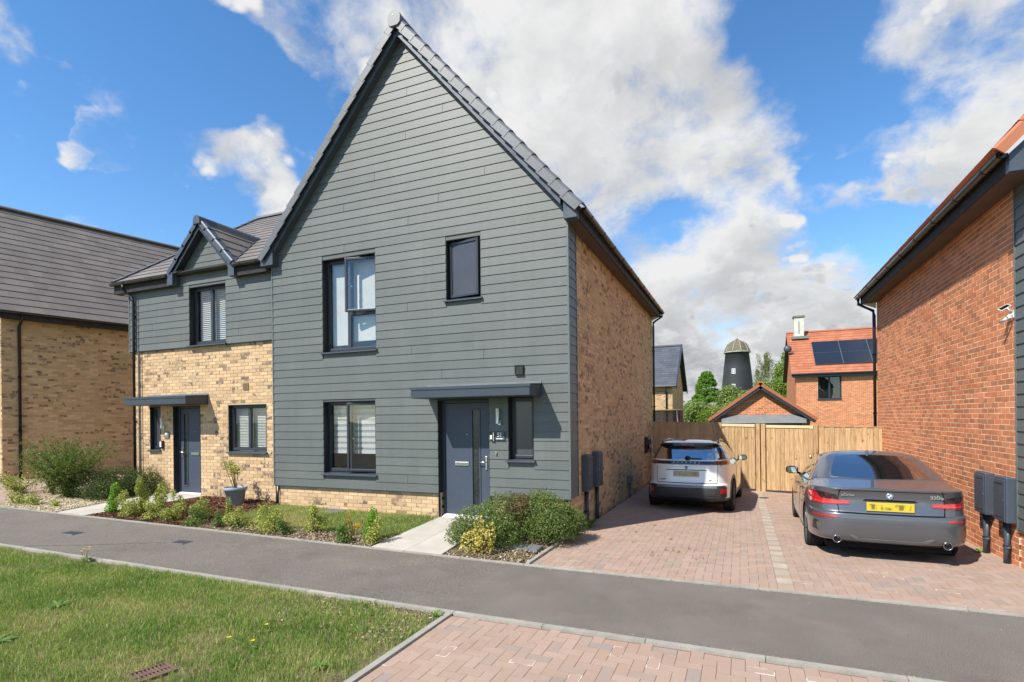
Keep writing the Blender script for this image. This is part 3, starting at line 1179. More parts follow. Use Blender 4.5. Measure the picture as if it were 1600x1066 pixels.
def win(root, X0, X1, Z0, Z1, Y, depth=.13, lights=(.5,), transom=None, blind='white', sill=True, opens=None, side_reveal=True, room=.7, head=.0):
    """window set back in the wall: reveal, frame, panes, sill, blind, and the room behind it. Y is the wall face."""
    w = thing('window', None, None, ((X0 + X1) / 2, Y + depth, Z0))
    w.parent = root
    w.matrix_parent_inverse = world_of(root).inverted()
    yf = Y + depth
    m = MB()
    t = .012
    m.box(X0, X0 + t, Y - .004, yf + .05, Z0, Z1).box(X1 - t, X1, Y - .004, yf + .05, Z0, Z1)
    m.box(X0 + t, X1 - t, Y - .004, yf + .05, Z1 - t, Z1).box(X0 + t, X1 - t, Y + .01, yf + .05, Z0, Z0 + t)
    mk('reveal', m, MAT['reveal'], w)
    a0, a1, b0, b1 = X0 + t, X1 - t, Z0 + .03, Z1 - t
    f = .055
    m = MB()
    m.box(a0, a0 + f, yf, yf + .07, b0, b1).box(a1 - f, a1, yf, yf + .07, b0, b1)
    m.box(a0 + f, a1 - f, yf, yf + .07, b1 - f, b1).box(a0 + f, a1 - f, yf, yf + .07, b0, b0 + f)
    xs = [a0 + f] + [X0 + (X1 - X0) * q for q in lights if q < 1] + [a1 - f]
    for q in xs[1:-1]:
        m.box(q - .035, q + .035, yf - .002, yf + .068, b0 + f, b1 - f)
    mk('frame', m, MAT['anth'], w, bevel=.006)
    cells = []
    for i in range(len(xs) - 1):
        l, r = xs[i] + (.035 if i else 0), xs[i + 1] - (.035 if i < len(xs) - 2 else 0)
        if transom is not None and i == transom[0]:
            zt = Z0 + (Z1 - Z0) * transom[1]
            mk('transom', MB().box(l, r, yf - .002, yf + .068, zt - .035, zt + .035), MAT['anth'], w)
            cells.append((l, r, b0 + f, zt - .035, i, 0))
            cells.append((l, r, zt + .035, b1 - f, i, 1))
        else:
            cells.append((l, r, b0 + f, b1 - f, i, 0))
    for (l, r, zb, zt, i, j) in cells:
        op = (opens or {}).get((i, j))
        s = .045
        if op is None:
            m = MB().box(l, l + .018, yf + .012, yf + .05, zb, zt).box(r - .018, r, yf + .012, yf + .05, zb, zt)
            m.box(l + .018, r - .018, yf + .012, yf + .05, zt - .018, zt).box(l + .018, r - .018, yf + .012, yf + .05, zb, zb + .018)
            mk('glazing_bead', m, MAT['anth'], w)
            mk('pane', MB().box(l + .01, r - .01, yf + .025, yf + .031, zb + .01, zt - .01), MAT['frost'] if blind == 'frost' else MAT['glass'], w)
        else:
            side, ang = op
            W_, H_ = r - l + .06, zt - zb + .06
            m = MB().box(0, s, -.025, .03, 0, H_).box(W_ - s, W_, -.025, .03, 0, H_).box(s, W_ - s, -.025, .03, 0, s).box(s, W_ - s, -.025, .03, H_ - s, H_)
            if side == 'R':
                mt = Matrix.Translation((r + .03, yf - .008, zb - .03)) @ Matrix.Rotation(R(ang), 4, 'Z') @ Matrix.Translation((-W_, 0, 0))
            else:
                mt = Matrix.Translation((l - .03, yf - .008, zb - .03)) @ Matrix.Rotation(R(-ang), 4, 'Z')
            o = mk('sash', m, MAT['anth'], w, bevel=.005)
            o.matrix_basis = mt
            g_ = mk('pane', MB().box(s - .01, W_ - s + .01, -.004, .004, s - .01, H_ - s + .01), MAT['frost'] if blind == 'frost' else MAT['glass'], w)
            g_.matrix_basis = mt
            hx = s * .5 if side == 'R' else W_ - s * .5
            h = MB().box(hx - .012, hx + .012, .03, .045, H_ * .42, H_ * .42 + .1)
            h.box(hx - .008, hx + .008 + (.09 if side == 'R' else -.0), .045, .058, H_ * .42 + .06, H_ * .42 + .078)
            ho = mk('handle', h, MAT['steel'], w)
            ho.matrix_basis = mt
    if sill:
        m = MB().prism([(Y - .06, Z0 - .005), (Y - .06, Z0 - .03), (yf, Z0 - .03), (yf, Z0 + .018)], 'x', X0 - .03, X1 + .03)
        mk('sill', m, MAT['anth2'], w)
    yb = yf + .12
    if blind == 'white':
        zb = Z0 + .16
        xm = X0 + (X1 - X0) * lights[0]
        mk('blind', MB().box(X0 + .04, xm - .01, yb, yb + .004, zb, Z1), MAT['blind'], w)
        mk('blind', MB().box(xm + .01, X1 - .04, yb, yb + .004, zb + .06, Z1), MAT['blind'], w)
    elif blind == 'zebra':
        n = 9
        zb = Z0 + (Z1 - Z0) * .27
        h = (Z1 - zb) / n
        for i in range(n):
            mk('blind_stripe', MB().box(X0 + .05, X1 - .04, yb, yb + .003, zb + i * h, zb + i * h + h * .62), MAT['blind'], w)
            mk('blind_stripe', MB().box(X0 + .05, X1 - .04, yb + .006, yb + .009, zb + i * h + h * .6, zb + (i + 1) * h + .004), MAT['blind2'], w)
    elif blind == 'slats':
        n = 30
        h = (Z1 - Z0) / n
        for (l, r) in ((X0 + .05, X0 + (X1 - X0) * .49), (X0 + (X1 - X0) * .51, X1 - .05)):
            m = MB()
            for i in range(n):
                zc = Z0 + h * (i + .5)
                m.add([(l, yb - .014, zc - h * .34), (r, yb - .014, zc - h * .34), (r, yb + .014, zc + h * .5), (l, yb + .014, zc + h * .5)], [(0, 1, 2, 3)])
            mk('blind_slats', m, MAT['blind'], w)['kind'] = 'stuff'
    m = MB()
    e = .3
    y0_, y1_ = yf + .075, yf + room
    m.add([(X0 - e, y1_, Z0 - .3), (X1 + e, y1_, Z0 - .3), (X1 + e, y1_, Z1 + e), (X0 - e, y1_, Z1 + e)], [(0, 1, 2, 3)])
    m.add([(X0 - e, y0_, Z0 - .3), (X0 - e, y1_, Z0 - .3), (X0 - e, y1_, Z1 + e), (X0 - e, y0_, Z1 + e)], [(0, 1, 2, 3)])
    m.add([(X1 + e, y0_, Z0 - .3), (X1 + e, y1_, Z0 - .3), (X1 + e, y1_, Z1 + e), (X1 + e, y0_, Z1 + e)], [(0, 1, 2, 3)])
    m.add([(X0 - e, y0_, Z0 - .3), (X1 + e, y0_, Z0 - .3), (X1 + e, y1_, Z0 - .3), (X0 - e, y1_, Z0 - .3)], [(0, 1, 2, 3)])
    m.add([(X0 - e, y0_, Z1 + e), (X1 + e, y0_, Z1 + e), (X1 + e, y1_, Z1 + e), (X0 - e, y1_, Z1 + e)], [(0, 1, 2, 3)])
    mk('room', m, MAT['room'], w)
    return w


def front_door(root, X0, X1, Z0, Z1, Y, depth, glaze_left, mirror=False):
    d = thing('front_door', None, None, ((X0 + X1) / 2, Y + depth, Z0))
    d.parent = root
    d.matrix_parent_inverse = world_of(root).inverted()
    yf = Y + depth
    f = .07
    m = MB().box(X0, X0 + f, yf - .01, yf + .07, Z0, Z1).box(X1 - f, X1, yf - .01, yf + .07, Z0, Z1).box(X0 + f, X1 - f, yf - .01, yf + .07, Z1 - .06, Z1)
    mk('frame', m, MAT['anth'], d, bevel=.008)
    m = MB().box(X0 - .008, X0 + .004, Y - .004, yf - .01, Z0, Z1).box(X1 - .004, X1 + .008, Y - .004, yf - .01, Z0, Z1).box(X0, X1, Y - .004, yf - .01, Z1 - .012, Z1)
    mk('reveal', m, MAT['reveal'], d)
    a, b, zb, zt = X0 + f + .004, X1 - f - .004, Z0 + .045, Z1 - .066
    W_ = b - a
    gl, gr = (a + W_ * .16, a + W_ * .30) if glaze_left else (a + W_ * .63, a + W_ * .78)
    g0, g1 = zb + .17, zt - .13
    # slab built round the glazed slot, with four shallow grooves
    m = MB()
    m.box(a, gl, yf + .012, yf + .055, zb, zt).box(gr, b, yf + .012, yf + .055, zb, zt)
    m.box(gl, gr, yf + .012, yf + .055, zb, g0).box(gl, gr, yf + .012, yf + .055, g1, zt)
    mk('slab', m, MAT['door'], d)
    ga, gb = (gr + .05, b - .07) if glaze_left else (a + .13, gl - .03)
    for k in range(4):
        zg = zb + .22 + k * .27
        mk('groove', MB().box(ga, gb, yf + .0105, yf + .013, zg, zg + .007), MAT['anth2'], d)
    m = MB()
    t = .028
    m.box(gl - t, gl, yf - .002, yf + .02, g0 - t, g1 + t).box(gr, gr + t, yf - .002, yf + .02, g0 - t, g1 + t)
    m.box(gl, gr, yf - .002, yf + .02, g0 - t, g0).box(gl, gr, yf - .002, yf + .02, g1, g1 + t)
    mk('glazing_frame', m, MAT['anth2'], d, bevel=.006)
    mk('pane', MB().box(gl, gr, yf + .022, yf + .03, g0, g1), MAT['doorglass'], d)
    # letter plate
    lc = (gr + b) / 2 + .0 if glaze_left else a + W_ * .38
    lz = zb + .92
    hw = .14
    m = MB().box(lc - hw, lc + hw, yf - .004, yf + .012, lz - .035, lz + .035)
    lp = mk('letter_plate', m, MAT['steel'], d, bevel=.004)
    mk('flap', MB().box(lc - hw + .02, lc + hw - .02, yf - .009, yf - .0045, lz - .018, lz + .02), MAT['lead'], d, bevel=.003)
    # lever handle
    hx = a + .055 if glaze_left else b - .055
    m = MB().box(hx - .018, hx + .018, yf - .004, yf + .012, zb + .82, zb + 1.06)
    mk('handle_plate', m, MAT['steel'], d, bevel=.005)
    sgn = 1 if glaze_left else -1
    mk('lever', MB().tube([(hx, yf + .0, zb + .96), (hx, yf - .05, zb + .96), (hx + sgn * .03, yf - .055, zb + .96), (hx + sgn * .15, yf - .05, zb + .955)], .011, 8), MAT['steel'], d, smooth=True)
    mk('spyhole', MB().lathe([(0, 0), (.009, 0), (.009, .006)], 10, 'y', ((gr + b) / 2 if glaze_left else a + W_ * .5, yf + .005, zb + 1.45)), MAT['steel'], d)
    mk('threshold', MB().prism([(yf - .08, Z0), (yf + .06, Z0), (yf + .06, Z0 + .045), (yf - .01, Z0 + .045)], 'x', X0 + .02, X1 - .02), MAT['white'], d)
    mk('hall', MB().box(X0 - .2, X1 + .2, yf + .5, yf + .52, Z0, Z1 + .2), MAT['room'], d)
    return d


def canopy(root, X0, X1, Y0, Y1, Z0, Z1):
    c = thing('door_canopy', None, None, ((X0 + X1) / 2, Y1, Z0))
    c.parent = root
    c.matrix_parent_inverse = world_of(root).inverted()
    m = MB().prism([(Y0, Z0), (Y1, Z0), (Y1, Z1 + .03), (Y0, Z1)], 'x', X0, X1)
    mk('shell', m, MAT['canopy'], c, bevel=.012)
    m = MB().prism([(Y0 - .012, Z1 - .042), (Y0 - .012, Z1 + .004), (Y1, Z1 + .036), (Y1, Z1 + .030), (Y0, Z1 - .002), (Y0, Z1 - .042)], 'x', X0 - .012, X1 + .012)
    mk('lip', m, MAT['canopy'], c)
    mk('flashing', MB().box(X0, X1, Y1 - .012, Y1 - .002, Z1 + .036, Z1 + .075), MAT['lead'], c)
    return c


def boards(root, rows, Y, xr, openings, joints, seed=3, pitch=.16):
    """lapped cladding boards; rows: list of bottom heights; xr(z) -> (xmin, xmax)"""
    rg = random.Random(seed)
    for z in rows:
        zt = z + pitch + .012
        l0, r0 = xr(z)
        l1, r1 = xr(zt)
        if r0 - l0 < .12:
            continue
        cuts = [(l0, l1, r0, r1)]
        segs = [(l0, r0)]
        for (oa, ob, oz0, oz1) in openings:
            if oz0 < z + pitch - .01 and oz1 > z + .01:
                ns = []
                for (p, q) in segs:
                    if ob <= p or oa >= q:
                        ns.append((p, q))
                    else:
                        if oa - p > .02:
                            ns.append((p, oa))
                        if q - ob > .02:
                            ns.append((ob, q))
                segs = ns
        js = joints(z, rg)
        fin = []
        for (p, q) in segs:
            c = [p] + sorted(j for j in js if p + .25 < j < q - .25) + [q]
            fin += [(c[i] + (.003 if i else 0), c[i + 1] - (.003 if i < len(c) - 2 else 0)) for i in range(len(c) - 1)]
        for (p, q) in fin:
            pt = l1 if abs(p - l0) < 1e-6 else p
            qt = r1 if abs(q - r0) < 1e-6 else q
            zt2 = zt
            # stop short under or over an opening
            for (oa, ob, oz0, oz1) in openings:
                if oa < q and ob > p and z + .01 < oz0 < zt:
                    zt2 = min(zt2, oz0) if False else zt2
            if qt - pt < .01:
                qt = pt + .01
            yb, yt = Y - .013, Y - .001
            mb = MB().add([(p, yb, z), (q, yb, z), (qt, yt, zt2), (pt, yt, zt2), (p, Y + .004, z), (q, Y + .004, z), (qt, Y + .006, zt2), (pt, Y + .006, zt2)],
                          [(0, 1, 2, 3), (7, 6, 5, 4), (0, 4, 5, 1), (1, 5, 6, 2), (2, 6, 7, 3), (3, 7, 4, 0)])
            mk('cladding_board', mb, MAT['clad'], root)


def clad_backing(root, xr, z0, z1, Y, openings, name='wall', t=.04):
    zs = sorted({z0, z1, *[min(max(o[i], z0), z1) for o in openings for i in (2, 3)], *np.linspace(z0, z1, 12)})
    mb = MB()
    for j in range(len(zs) - 1):
        a, b = zs[j], zs[j + 1]
        if b - a < .002:
            continue
        la, ra = xr(a)
        lb_, rb_ = xr(b)
        xs = [0.0, 1.0]
        segs = [(la, ra, lb_, rb_)]
        for (oa, ob, oz0, oz1) in openings:
            if oz0 < (a + b) / 2 < oz1:
                ns = []
                for (p, q, p1, q1) in segs:
                    if ob <= p or oa >= q:
                        ns.append((p, q, p1, q1))
                    else:
                        ns.append((p, oa, p1, oa))
                        ns.append((ob, q, ob, q1))
                segs = ns
        for (p, q, p1, q1) in segs:
            mb.add([(p, Y, a), (q, Y, a), (q1, Y, b), (p1, Y, b), (p, Y + t, a), (q, Y + t, a), (q1, Y + t, b), (p1, Y + t, b)],
                   [(0, 1, 2, 3), (7, 6, 5, 4), (0, 4, 5, 1), (1, 5, 6, 2), (2, 6, 7, 3), (3, 7, 4, 0)])
    mk(name, mb, MAT['clad'], root)


def half_gutter(name, root, p0, p1, r=.056, mat=None, brackets=0, local=False, out=None):
    """half-round gutter between two points with end caps and union brackets"""
    p0, p1 = Vector(p0), Vector(p1)
    d = (p1 - p0).normalized()
    side = d.cross(Vector((0, 0, 1))).normalized()
    n = 10
    ro, ri = r, r - .006
    mb = MB()
    prof = [(math.cos(math.pi + math.pi * i / n) * ro, math.sin(math.pi + math.pi * i / n) * ro) for i in range(n + 1)]
    prof += [(math.cos(2 * math.pi - math.pi * i / n) * ri, math.sin(2 * math.pi - math.pi * i / n) * ri) for i in range(n + 1)]

    def ring(p, s=1.0):
        return [p + side * a * s + Vector((0, 0, b * s)) for a, b in prof]
    a, b = ring(p0), ring(p1)
    k = len(prof)
    mb.add(a + b, [(i, (i + 1) % k, (i + 1) % k + k, i + k) for i in range(k)] + [tuple(range(k)), tuple(range(2 * k - 1, k - 1, -1))])
    for e in (p0, p1):
        q = [e + side * math.cos(math.pi + math.pi * i / n) * ro + Vector((0, 0, math.sin(math.pi + math.pi * i / n) * ro)) for i in range(n + 1)]
        q2 = [v + d * (.004 if e is p0 else -.004) for v in q]
        m_ = len(q)
        mb.add(q + q2, [tuple(range(m_)), tuple(range(2 * m_ - 1, m_ - 1, -1))] + [(i, (i + 1) % m_, (i + 1) % m_ + m_, i + m_) for i in range(m_)])
    g_ = mk(name, mb, mat or MAT['gutter'], root, local)
    L = (p1 - p0).length
    for i in range(brackets):
        c = p0 + d * (L * (i + .5) / brackets)
        bb = MB()
        A, B = ring(c - d * .03, 1.10), ring(c + d * .03, 1.10)
        bb.add(A + B, [(j, (j + 1) % k, (j + 1) % k + k, j + k) for j in range(k)] + [tuple(range(k)), tuple(range(2 * k - 1, k - 1, -1))])
        mk('gutter_bracket', bb, MAT['black'], root, local)
    return g_


def downpipe(root, pts, r=.034, clips=(), local=False):
    p = mk('downpipe', MB().tube(pts, r, 12), MAT['black'], root, local, smooth=True)
    for c in clips:
        mk('pipe_clip', MB().tube([(c[0], c[1], c[2] - .02), (c[0], c[1], c[2] + .02)], r * 1.3, 12), MAT['black'], root, local)
    return p


# ------------------------------------------------------------------ the large gabled house in the middle
AX, AZ, SL = -3.17, 8.965, 1.165           # gable apex (underside of barge) and slope
house = thing('house', 'tall gabled house clad in grey-green boards with number 51 by its door', 'house', (-3.2, 0, 0), group='houses of the street')
openM = [(-5.12, -3.82, 3.24, 5.10), (-2.285, -1.58, 4.02, 5.11), (-5.13, -3.855, .83, 2.265), (-2.485, -1.453, 0, 2.235), (-1.095, -.625, 1.17, 2.26)]


def xr_main(z):
    h = (AZ + .22 - z) / SL
    return (max(-6.44, AX - h), min(0.0, AX + h))


rows = [1.665 + .16 * k for k in range(-7, 48)]


def joints_main(z, rg):
    k = int(round((z - 1.665) / .16))
    a = [-3.78, -2.35, -4.6, -1.5, -3.1]
    return [a[k % 5] + rg.uniform(-.08, .08)] if k % 2 == 0 or k % 3 == 0 else []


boards(house, rows, 0.0, xr_main, openM, joints_main)
clad_backing(house, xr_main, .56, 9.2, .006, openM)
# side return of the cladding and its corner trims
for z in rows:
    if z > 5.05:
        break
    mb = MB().add([(.013, .012, z), (.013, .445, z), (.001, .445, z + .168), (.001, .012, z + .168), (-.03, .012, z), (-.03, .445, z), (-.03, .445, z + .168), (-.03, .012, z + .168)],
                  [(0, 1, 2, 3), (7, 6, 5, 4), (0, 4, 5, 1), (1, 5, 6, 2), (2, 6, 7, 3), (3, 7, 4, 0)])
    mk('cladding_board', mb, MAT['clad'], house)
mk('corner_trim', MB().box(-.012, .018, -.018, .012, .54, 5.12), MAT['trim'], house)
mk('corner_trim', MB().box(-.06, .016, .446, .466, .54, 5.12), MAT['anth2'], house)
mk('corner_trim', MB().box(-6.462, -6.436, -.018, .33, .54, 5.15), MAT['trim'], house)
mk('starter_trim', MB().box(-6.44, -2.485, -.002, .05, .525, .545), MAT['anth2'], house)
mk('starter_trim', MB().box(-1.453, .0, -.002, .05, .525, .545), MAT['anth2'], house)
# plinth
brick_wall(house, (-6.36, .05, 0), (1, 0, 0), (0, -1, 0), .045 - .09, .545, 0, 3.905, MAT['buff'], MAT['mortar_buff'], min_px=8)
brick_wall(house, (-1.42, .05, 0), (1, 0, 0), (0, -1, 0), .045 - .09, .545, 0, 1.385, MAT['buff'], MAT['mortar_buff'], min_px=8)
# side wall
brick_wall(house, (-.05, .05, 0), (0, 1, 0), (1, 0, 0), .045 - .375, 5.30, 0, 9.5, MAT['buff'], MAT['mortar_buff'], min_px=10, openings=[(-.01, .40, .55, 5.4)])
box('rear_wall', (-6.4, -.15, 9.40, 9.5, -.4, 5.3), MAT['mortar_buff'], house)
box('party_wall', (-6.42, -6.38, .08, 9.5, -.4, 5.3), MAT['mortar_buff'], house)
win(house, *openM[0], 0.0, .12, lights=(.44,), transom=(1, .41), blind='white', opens={(1, 1): ('R', 11)})
win(house, *openM[1], 0.0, .11, lights=(1.0,), blind='frost', opens={(0, 0): ('L', 9)})
win(house, *openM[2], 0.0, .12, lights=(.44,), blind='zebra', opens={(1, 0): ('R', 7)})
win(house, *openM[4], 0.0, .12, lights=(1.0,), blind='frost')
front_door(house, -2.485, -1.453, .11, 2.235, 0.0, .13, False)
canopy(house, -2.68, -.475, -.57, -.018, 2.25, 2.435)
v = thing('air_vent', None, None, (-.865, -.01, 2.71))
v.parent = house
v.matrix_parent_inverse = world_of(house).inverted()
m = MB().box(-.945, -.79, -.05, -.012, 2.63, 2.645).box(-.945, -.79, -.05, -.012, 2.775, 2.79).box(-.945, -.93, -.05, -.012, 2.645, 2.775).box(-.805, -.79, -.05, -.012, 2.645, 2.775)
mk('frame', m, MAT['black'], v)
m = MB()
for i in range(7):
    m.add([(-.93, -.048, 2.65 + i * .018), (-.805, -.048, 2.65 + i * .018), (-.805, -.018, 2.663 + i * .018), (-.93, -.018, 2.663 + i * .018)], [(0, 1, 2, 3)])
mk('louvre', m, MAT['lead'], v)

# roof ------------------------------------------------------------------
roof = thing('roof', None, None, (AX, 0, 9.4))
roof.parent = house
roof.matrix_parent_inverse = world_of(house).inverted()
cs = 1 / math.hypot(1, SL)
for sg in (1, -1):
    S = Vector((-sg * cs, 0, SL * cs))
    O = Vector((AX + sg * 3.43, -.08, 5.27))
    ln = 3.43 / cs
    Uv = Vector((0, 1, 0))
    # deck under the tiles
    N = Vector((sg * SL * cs, 0, cs))
    q = []
    for d in (-.03, -.09):
        for (a, b) in ((0, 0), (9.8, 0), (9.8, ln), (0, ln)):
            q.append(O + Uv * a + S * b + N * d)
    mk('roof_deck', MB().add(q, [(0, 1, 2, 3), (7, 6, 5, 4), (0, 4, 5, 1), (1, 5, 6, 2), (2, 6, 7, 3), (3, 7, 4, 0)]), MAT['tilelap'], roof)
    if sg == 1:
        roof_tiles(roof, O + N * -.03, (0, 1, 0), S, 9.8, ln, MAT['tile'], .30, .30, .03, min_px=999)
    else:
        roof_tiles(roof, O + N * -.03 + Vector((0, 9.8, 0)), (0, -1, 0), S, 9.8, ln, MAT['tile'], .30, .30, .03, min_px=999)
    # dry verge units: one per course, each lapping the one below, open channel underneath
    nun = 17
    ul = ln / nun
    for i in range(nun):
        a = i * ul
        lo, hi = a - .012, a + ul + .035
        mb = MB()

        def pt(s, y, n):
            base = O + S * s + N * n
            return (base.x, y, base.z)
        # arched top and a hanging front face, low end proud
        sec_lo = [(-.225, -.115), (-.225, .015), (-.20, .048), (-.15, .062), (.04, .058), (.04, .040), (-.15, .044), (-.19, .03), (-.205, .01), (-.205, -.115)]
        v0 = [pt(lo, y, n + .012) for y, n in sec_lo]
        v1 = [pt(hi, y + .006, n - .014) for y, n in sec_lo]
        k = len(sec_lo)
        mb.add(v0 + v1, [(j, (j + 1) % k, (j + 1) % k + k, j + k) for j in range(k)] + [tuple(range(k)), tuple(range(2 * k - 1, k - 1, -1))])
        mk('verge_cap', mb, MAT['verge'], roof)
    # barge board and its soffit
    q = []
    A0 = AX
    zb_ap = AZ
    xe = AX + sg * 3.10
    ze = AZ - SL * 3.10
    for y in (-.145, -.125):
        q += [(A0, y, zb_ap), (xe, y, ze), (xe, y, ze + .30), (A0, y, zb_ap + .30)]
    mk('barge_board', MB().add(q, [(0, 1, 2, 3), (7, 6, 5, 4), (0, 4, 5, 1), (1, 5, 6, 2), (2, 6, 7, 3), (3, 7, 4, 0)]), MAT['anth2'], roof)
    q = []
    for dz in (.012, .03):
        q += [(A0, -.126, zb_ap + dz), (xe, -.126, ze + dz), (xe, .003, ze + dz), (A0, .003, zb_ap + dz)]
    mk('verge_soffit', MB().add(q, [(0, 1, 2, 3), (7, 6, 5, 4), (0, 4, 5, 1), (1, 5, 6, 2), (2, 6, 7, 3), (3, 7, 4, 0)]), MAT['anth2'], roof)
    # boxed end at the eave
    xi, xo = (-.015, .205) if sg == 1 else (-6.60, -6.27)
    zt_i = AZ - SL * abs((xi if sg == 1 else xo) - AX) + .29
    zt_o = AZ - SL * abs((xo if sg == 1 else xi) - AX) + .29
    if sg == 1:
        poly = [(xi, 5.105), (xo, 5.105), (xo, zt_o), (xi, zt_i)]
    else:
        poly = [(xi, 5.115), (xo, 5.115), (xo, zt_i), (xi, zt_o)]
    mk('eave_box', MB().prism(poly, 'y', -.165, .012), MAT['anth2'], roof)
# ridge
m = MB()
n = 14
for (ya, yb_) in [(-.20 + i * .45, -.20 + (i + 1) * .45 - .004) for i in range(22)]:
    m = MB()
    pr = [(AX + math.cos(math.pi * i / n) * .125, 9.24 + math.sin(math.pi * i / n) * .12) for i in range(n + 1)] + [(AX - .135, 9.13), (AX + .135, 9.13)]
    m.prism(pr, 'y', ya, yb_)
    mk('ridge_tile', m, MAT['verge'], roof)
m = MB().prism([(AX + math.cos(math.pi * i / n) * .135, 9.235 + math.sin(math.pi * i / n) * .13) for i in range(n + 1)] + [(AX - .125, 9.13), (AX - .07, 9.085), (AX + .07, 9.085), (AX + .125, 9.13)], 'y', -.25, -.20)
mk('ridge_end_cap', m, MAT['verge'], roof)
mk('fixing_screw', MB().lathe([(0, -.004), (.012, -.003), (.012, .002)], 8, 'y', (AX - .02, -.252, 9.28)), MAT['white'], roof)
# right eave: fascia, soffit, gutter, downpipe
mk('fascia', MB().box(.195, .215, .012, 9.75, 5.095, 5.29), MAT['fascia'], house)
mk('soffit', MB().box(-.06, .195, .012, 9.50, 5.12, 5.132), MAT['soffit'], house)
mk('eave_end', MB().prism([(-.045, 5.0), (.19, 5.11), (.19, 5.28), (-.045, 5.45)], 'y', 9.50, 9.54), MAT['white'], house)
half_gutter('gutter', house, (.275, -.03, 5.285), (.275, 9.75, 5.285), .058, brackets=11)
mk('fascia', MB().box(-6.60, -6.58, .02, 9.75, 5.11, 5.29), MAT['fascia'], house)
downpipe(house, [(.275, 9.55, 5.23), (.275, 9.55, 5.13), (.0, 9.50, 4.93), (.0, 9.50, 4.8), (.0, 9.50, -.2)], .036, [(0, 9.5, 4.0), (0, 9.5, 2.2)])
downpipe(house, [(-6.40, -.0 + .02, .52), (-6.40, .02, .03)], .036)

# things fixed to the front of the house
wl = thing('wall_light', 'steel tube wall light beside the door of number 51', 'wall light', (-1.25, -.015, 1.92))
m = MB().box(-1.275, -1.225, -.03, -.012, 1.775, 1.86)
mk('bracket', m, MAT['steel'], wl, bevel=.004)
mk('tube', MB().tube([(-1.262, -.085, 1.80), (-1.262, -.085, 2.06)], .030, 14), MAT['steel'], wl, smooth=False)
mk('arm', MB().box(-1.272, -1.252, -.08, -.03, 1.81, 1.835), MAT['steel'], wl)
pl = thing('house_number_sign', 'small square grey plaque with the house number 51', 'house sign', (-1.225, -.02, 1.57))
mk('plate', MB().box(-1.325, -1.15, -.034, -.026, 1.515, 1.66), M('smoked_acrylic', srgb(74, 80, 84), .5, .4, var=None), pl, bevel=.003)
mk('standoff', MB().box(-1.30, -1.18, -.026, -.012, 1.54, 1.63), MAT['black'], pl)
text_mesh('51', .10, MAT['white'], 'number', pl, Matrix.Translation((-1.245, -.035, 1.605)) @ FACE_Y, False, xs=.9, bold=.002)
mk('name_strip', MB().box(-1.31, -1.18, -.037, -.0345, 1.532, 1.545), MAT['white'], pl)
db = thing('video_doorbell', 'black and white video doorbell between door and number plaque', 'doorbell', (-1.385, -.02, 1.58))
mk('body', MB().box(-1.42, -1.375, -.05, -.012, 1.51, 1.655), MAT['black'], db, bevel=.006)
mk('front', MB().box(-1.418, -1.38, -.056, -.05, 1.53, 1.60), MAT['white'], db, bevel=.004)
mk('cover', MB().box(-1.372, -1.345, -.045, -.012, 1.50, 1.65), MAT['steel'], db, bevel=.004)
kb = thing('wall_hook', 'small metal hook on the boards below the number plaque', 'hook', (-1.32, -.02, 1.28))
mk('hook', MB().box(-1.328, -1.31, -.035, -.012, 1.25, 1.31), MAT['steel'], kb, bevel=.004)

# ------------------------------------------------------------------ the lower house joined on at the left
lh = thing('house', 'low house with small dormer gable joined to the left of the tall gable', 'house', (-9, .4, 0), group='houses of the street')
LY, LB = .20, .25
LX0, LX1 = -11.40, -6.45
oL = [(-9.255, -8.06, 3.66, 5.02), (-8.085, -6.93, 1.20, 2.26), (-9.92, -9.00, .12, 2.265), (-10.76, -10.38, 1.21, 2.265)]


def xr_left(z):
    if z < 5.16:
        return (LX0, LX1)
    h = (6.36 - z) / 1.085
    return (-8.82 - h, -8.82 + h)


rowsL = [3.64 + .16 * k for k in range(0, 18)]


def joints_left(z, rg):
    k = int(round((z - 3.64) / .16))
    return [(-10.6, -7.7, -9.9)[k % 3] + rg.uniform(-.1, .1)] if k % 2 else []


boards(lh, rowsL, LY, xr_left, oL, joints_left, 5)
clad_backing(lh, xr_left, 3.65, 6.34, LY + .006, oL)
mk('corner_trim', MB().box(LX0 - .018, LX0 + .012, LY - .018, LY + .03, 3.62, 5.12), MAT['trim'], lh)
mk('starter_trim', MB().box(LX0, LX1, LY - .002, LY + .05, 3.625, 3.64), MAT['anth2'], lh)
brick_wall(lh, (-11.32, LB, 0), (1, 0, 0), (0, -1, 0), .045, 3.63, 0, 4.93, MAT['buff'], MAT['mortar_buff'], openings=[(a + 11.32, b + 11.32, c, d) for a, b, c, d in oL], min_px=9, phase=.06)
brick_wall(lh, (-11.32, LB, 0), (0, 1, 0), (-1, 0, 0), .045, 5.2, .11, 8.5, MAT['buff'], MAT['mortar_buff'], min_px=99, top=lambda u: 5.15)
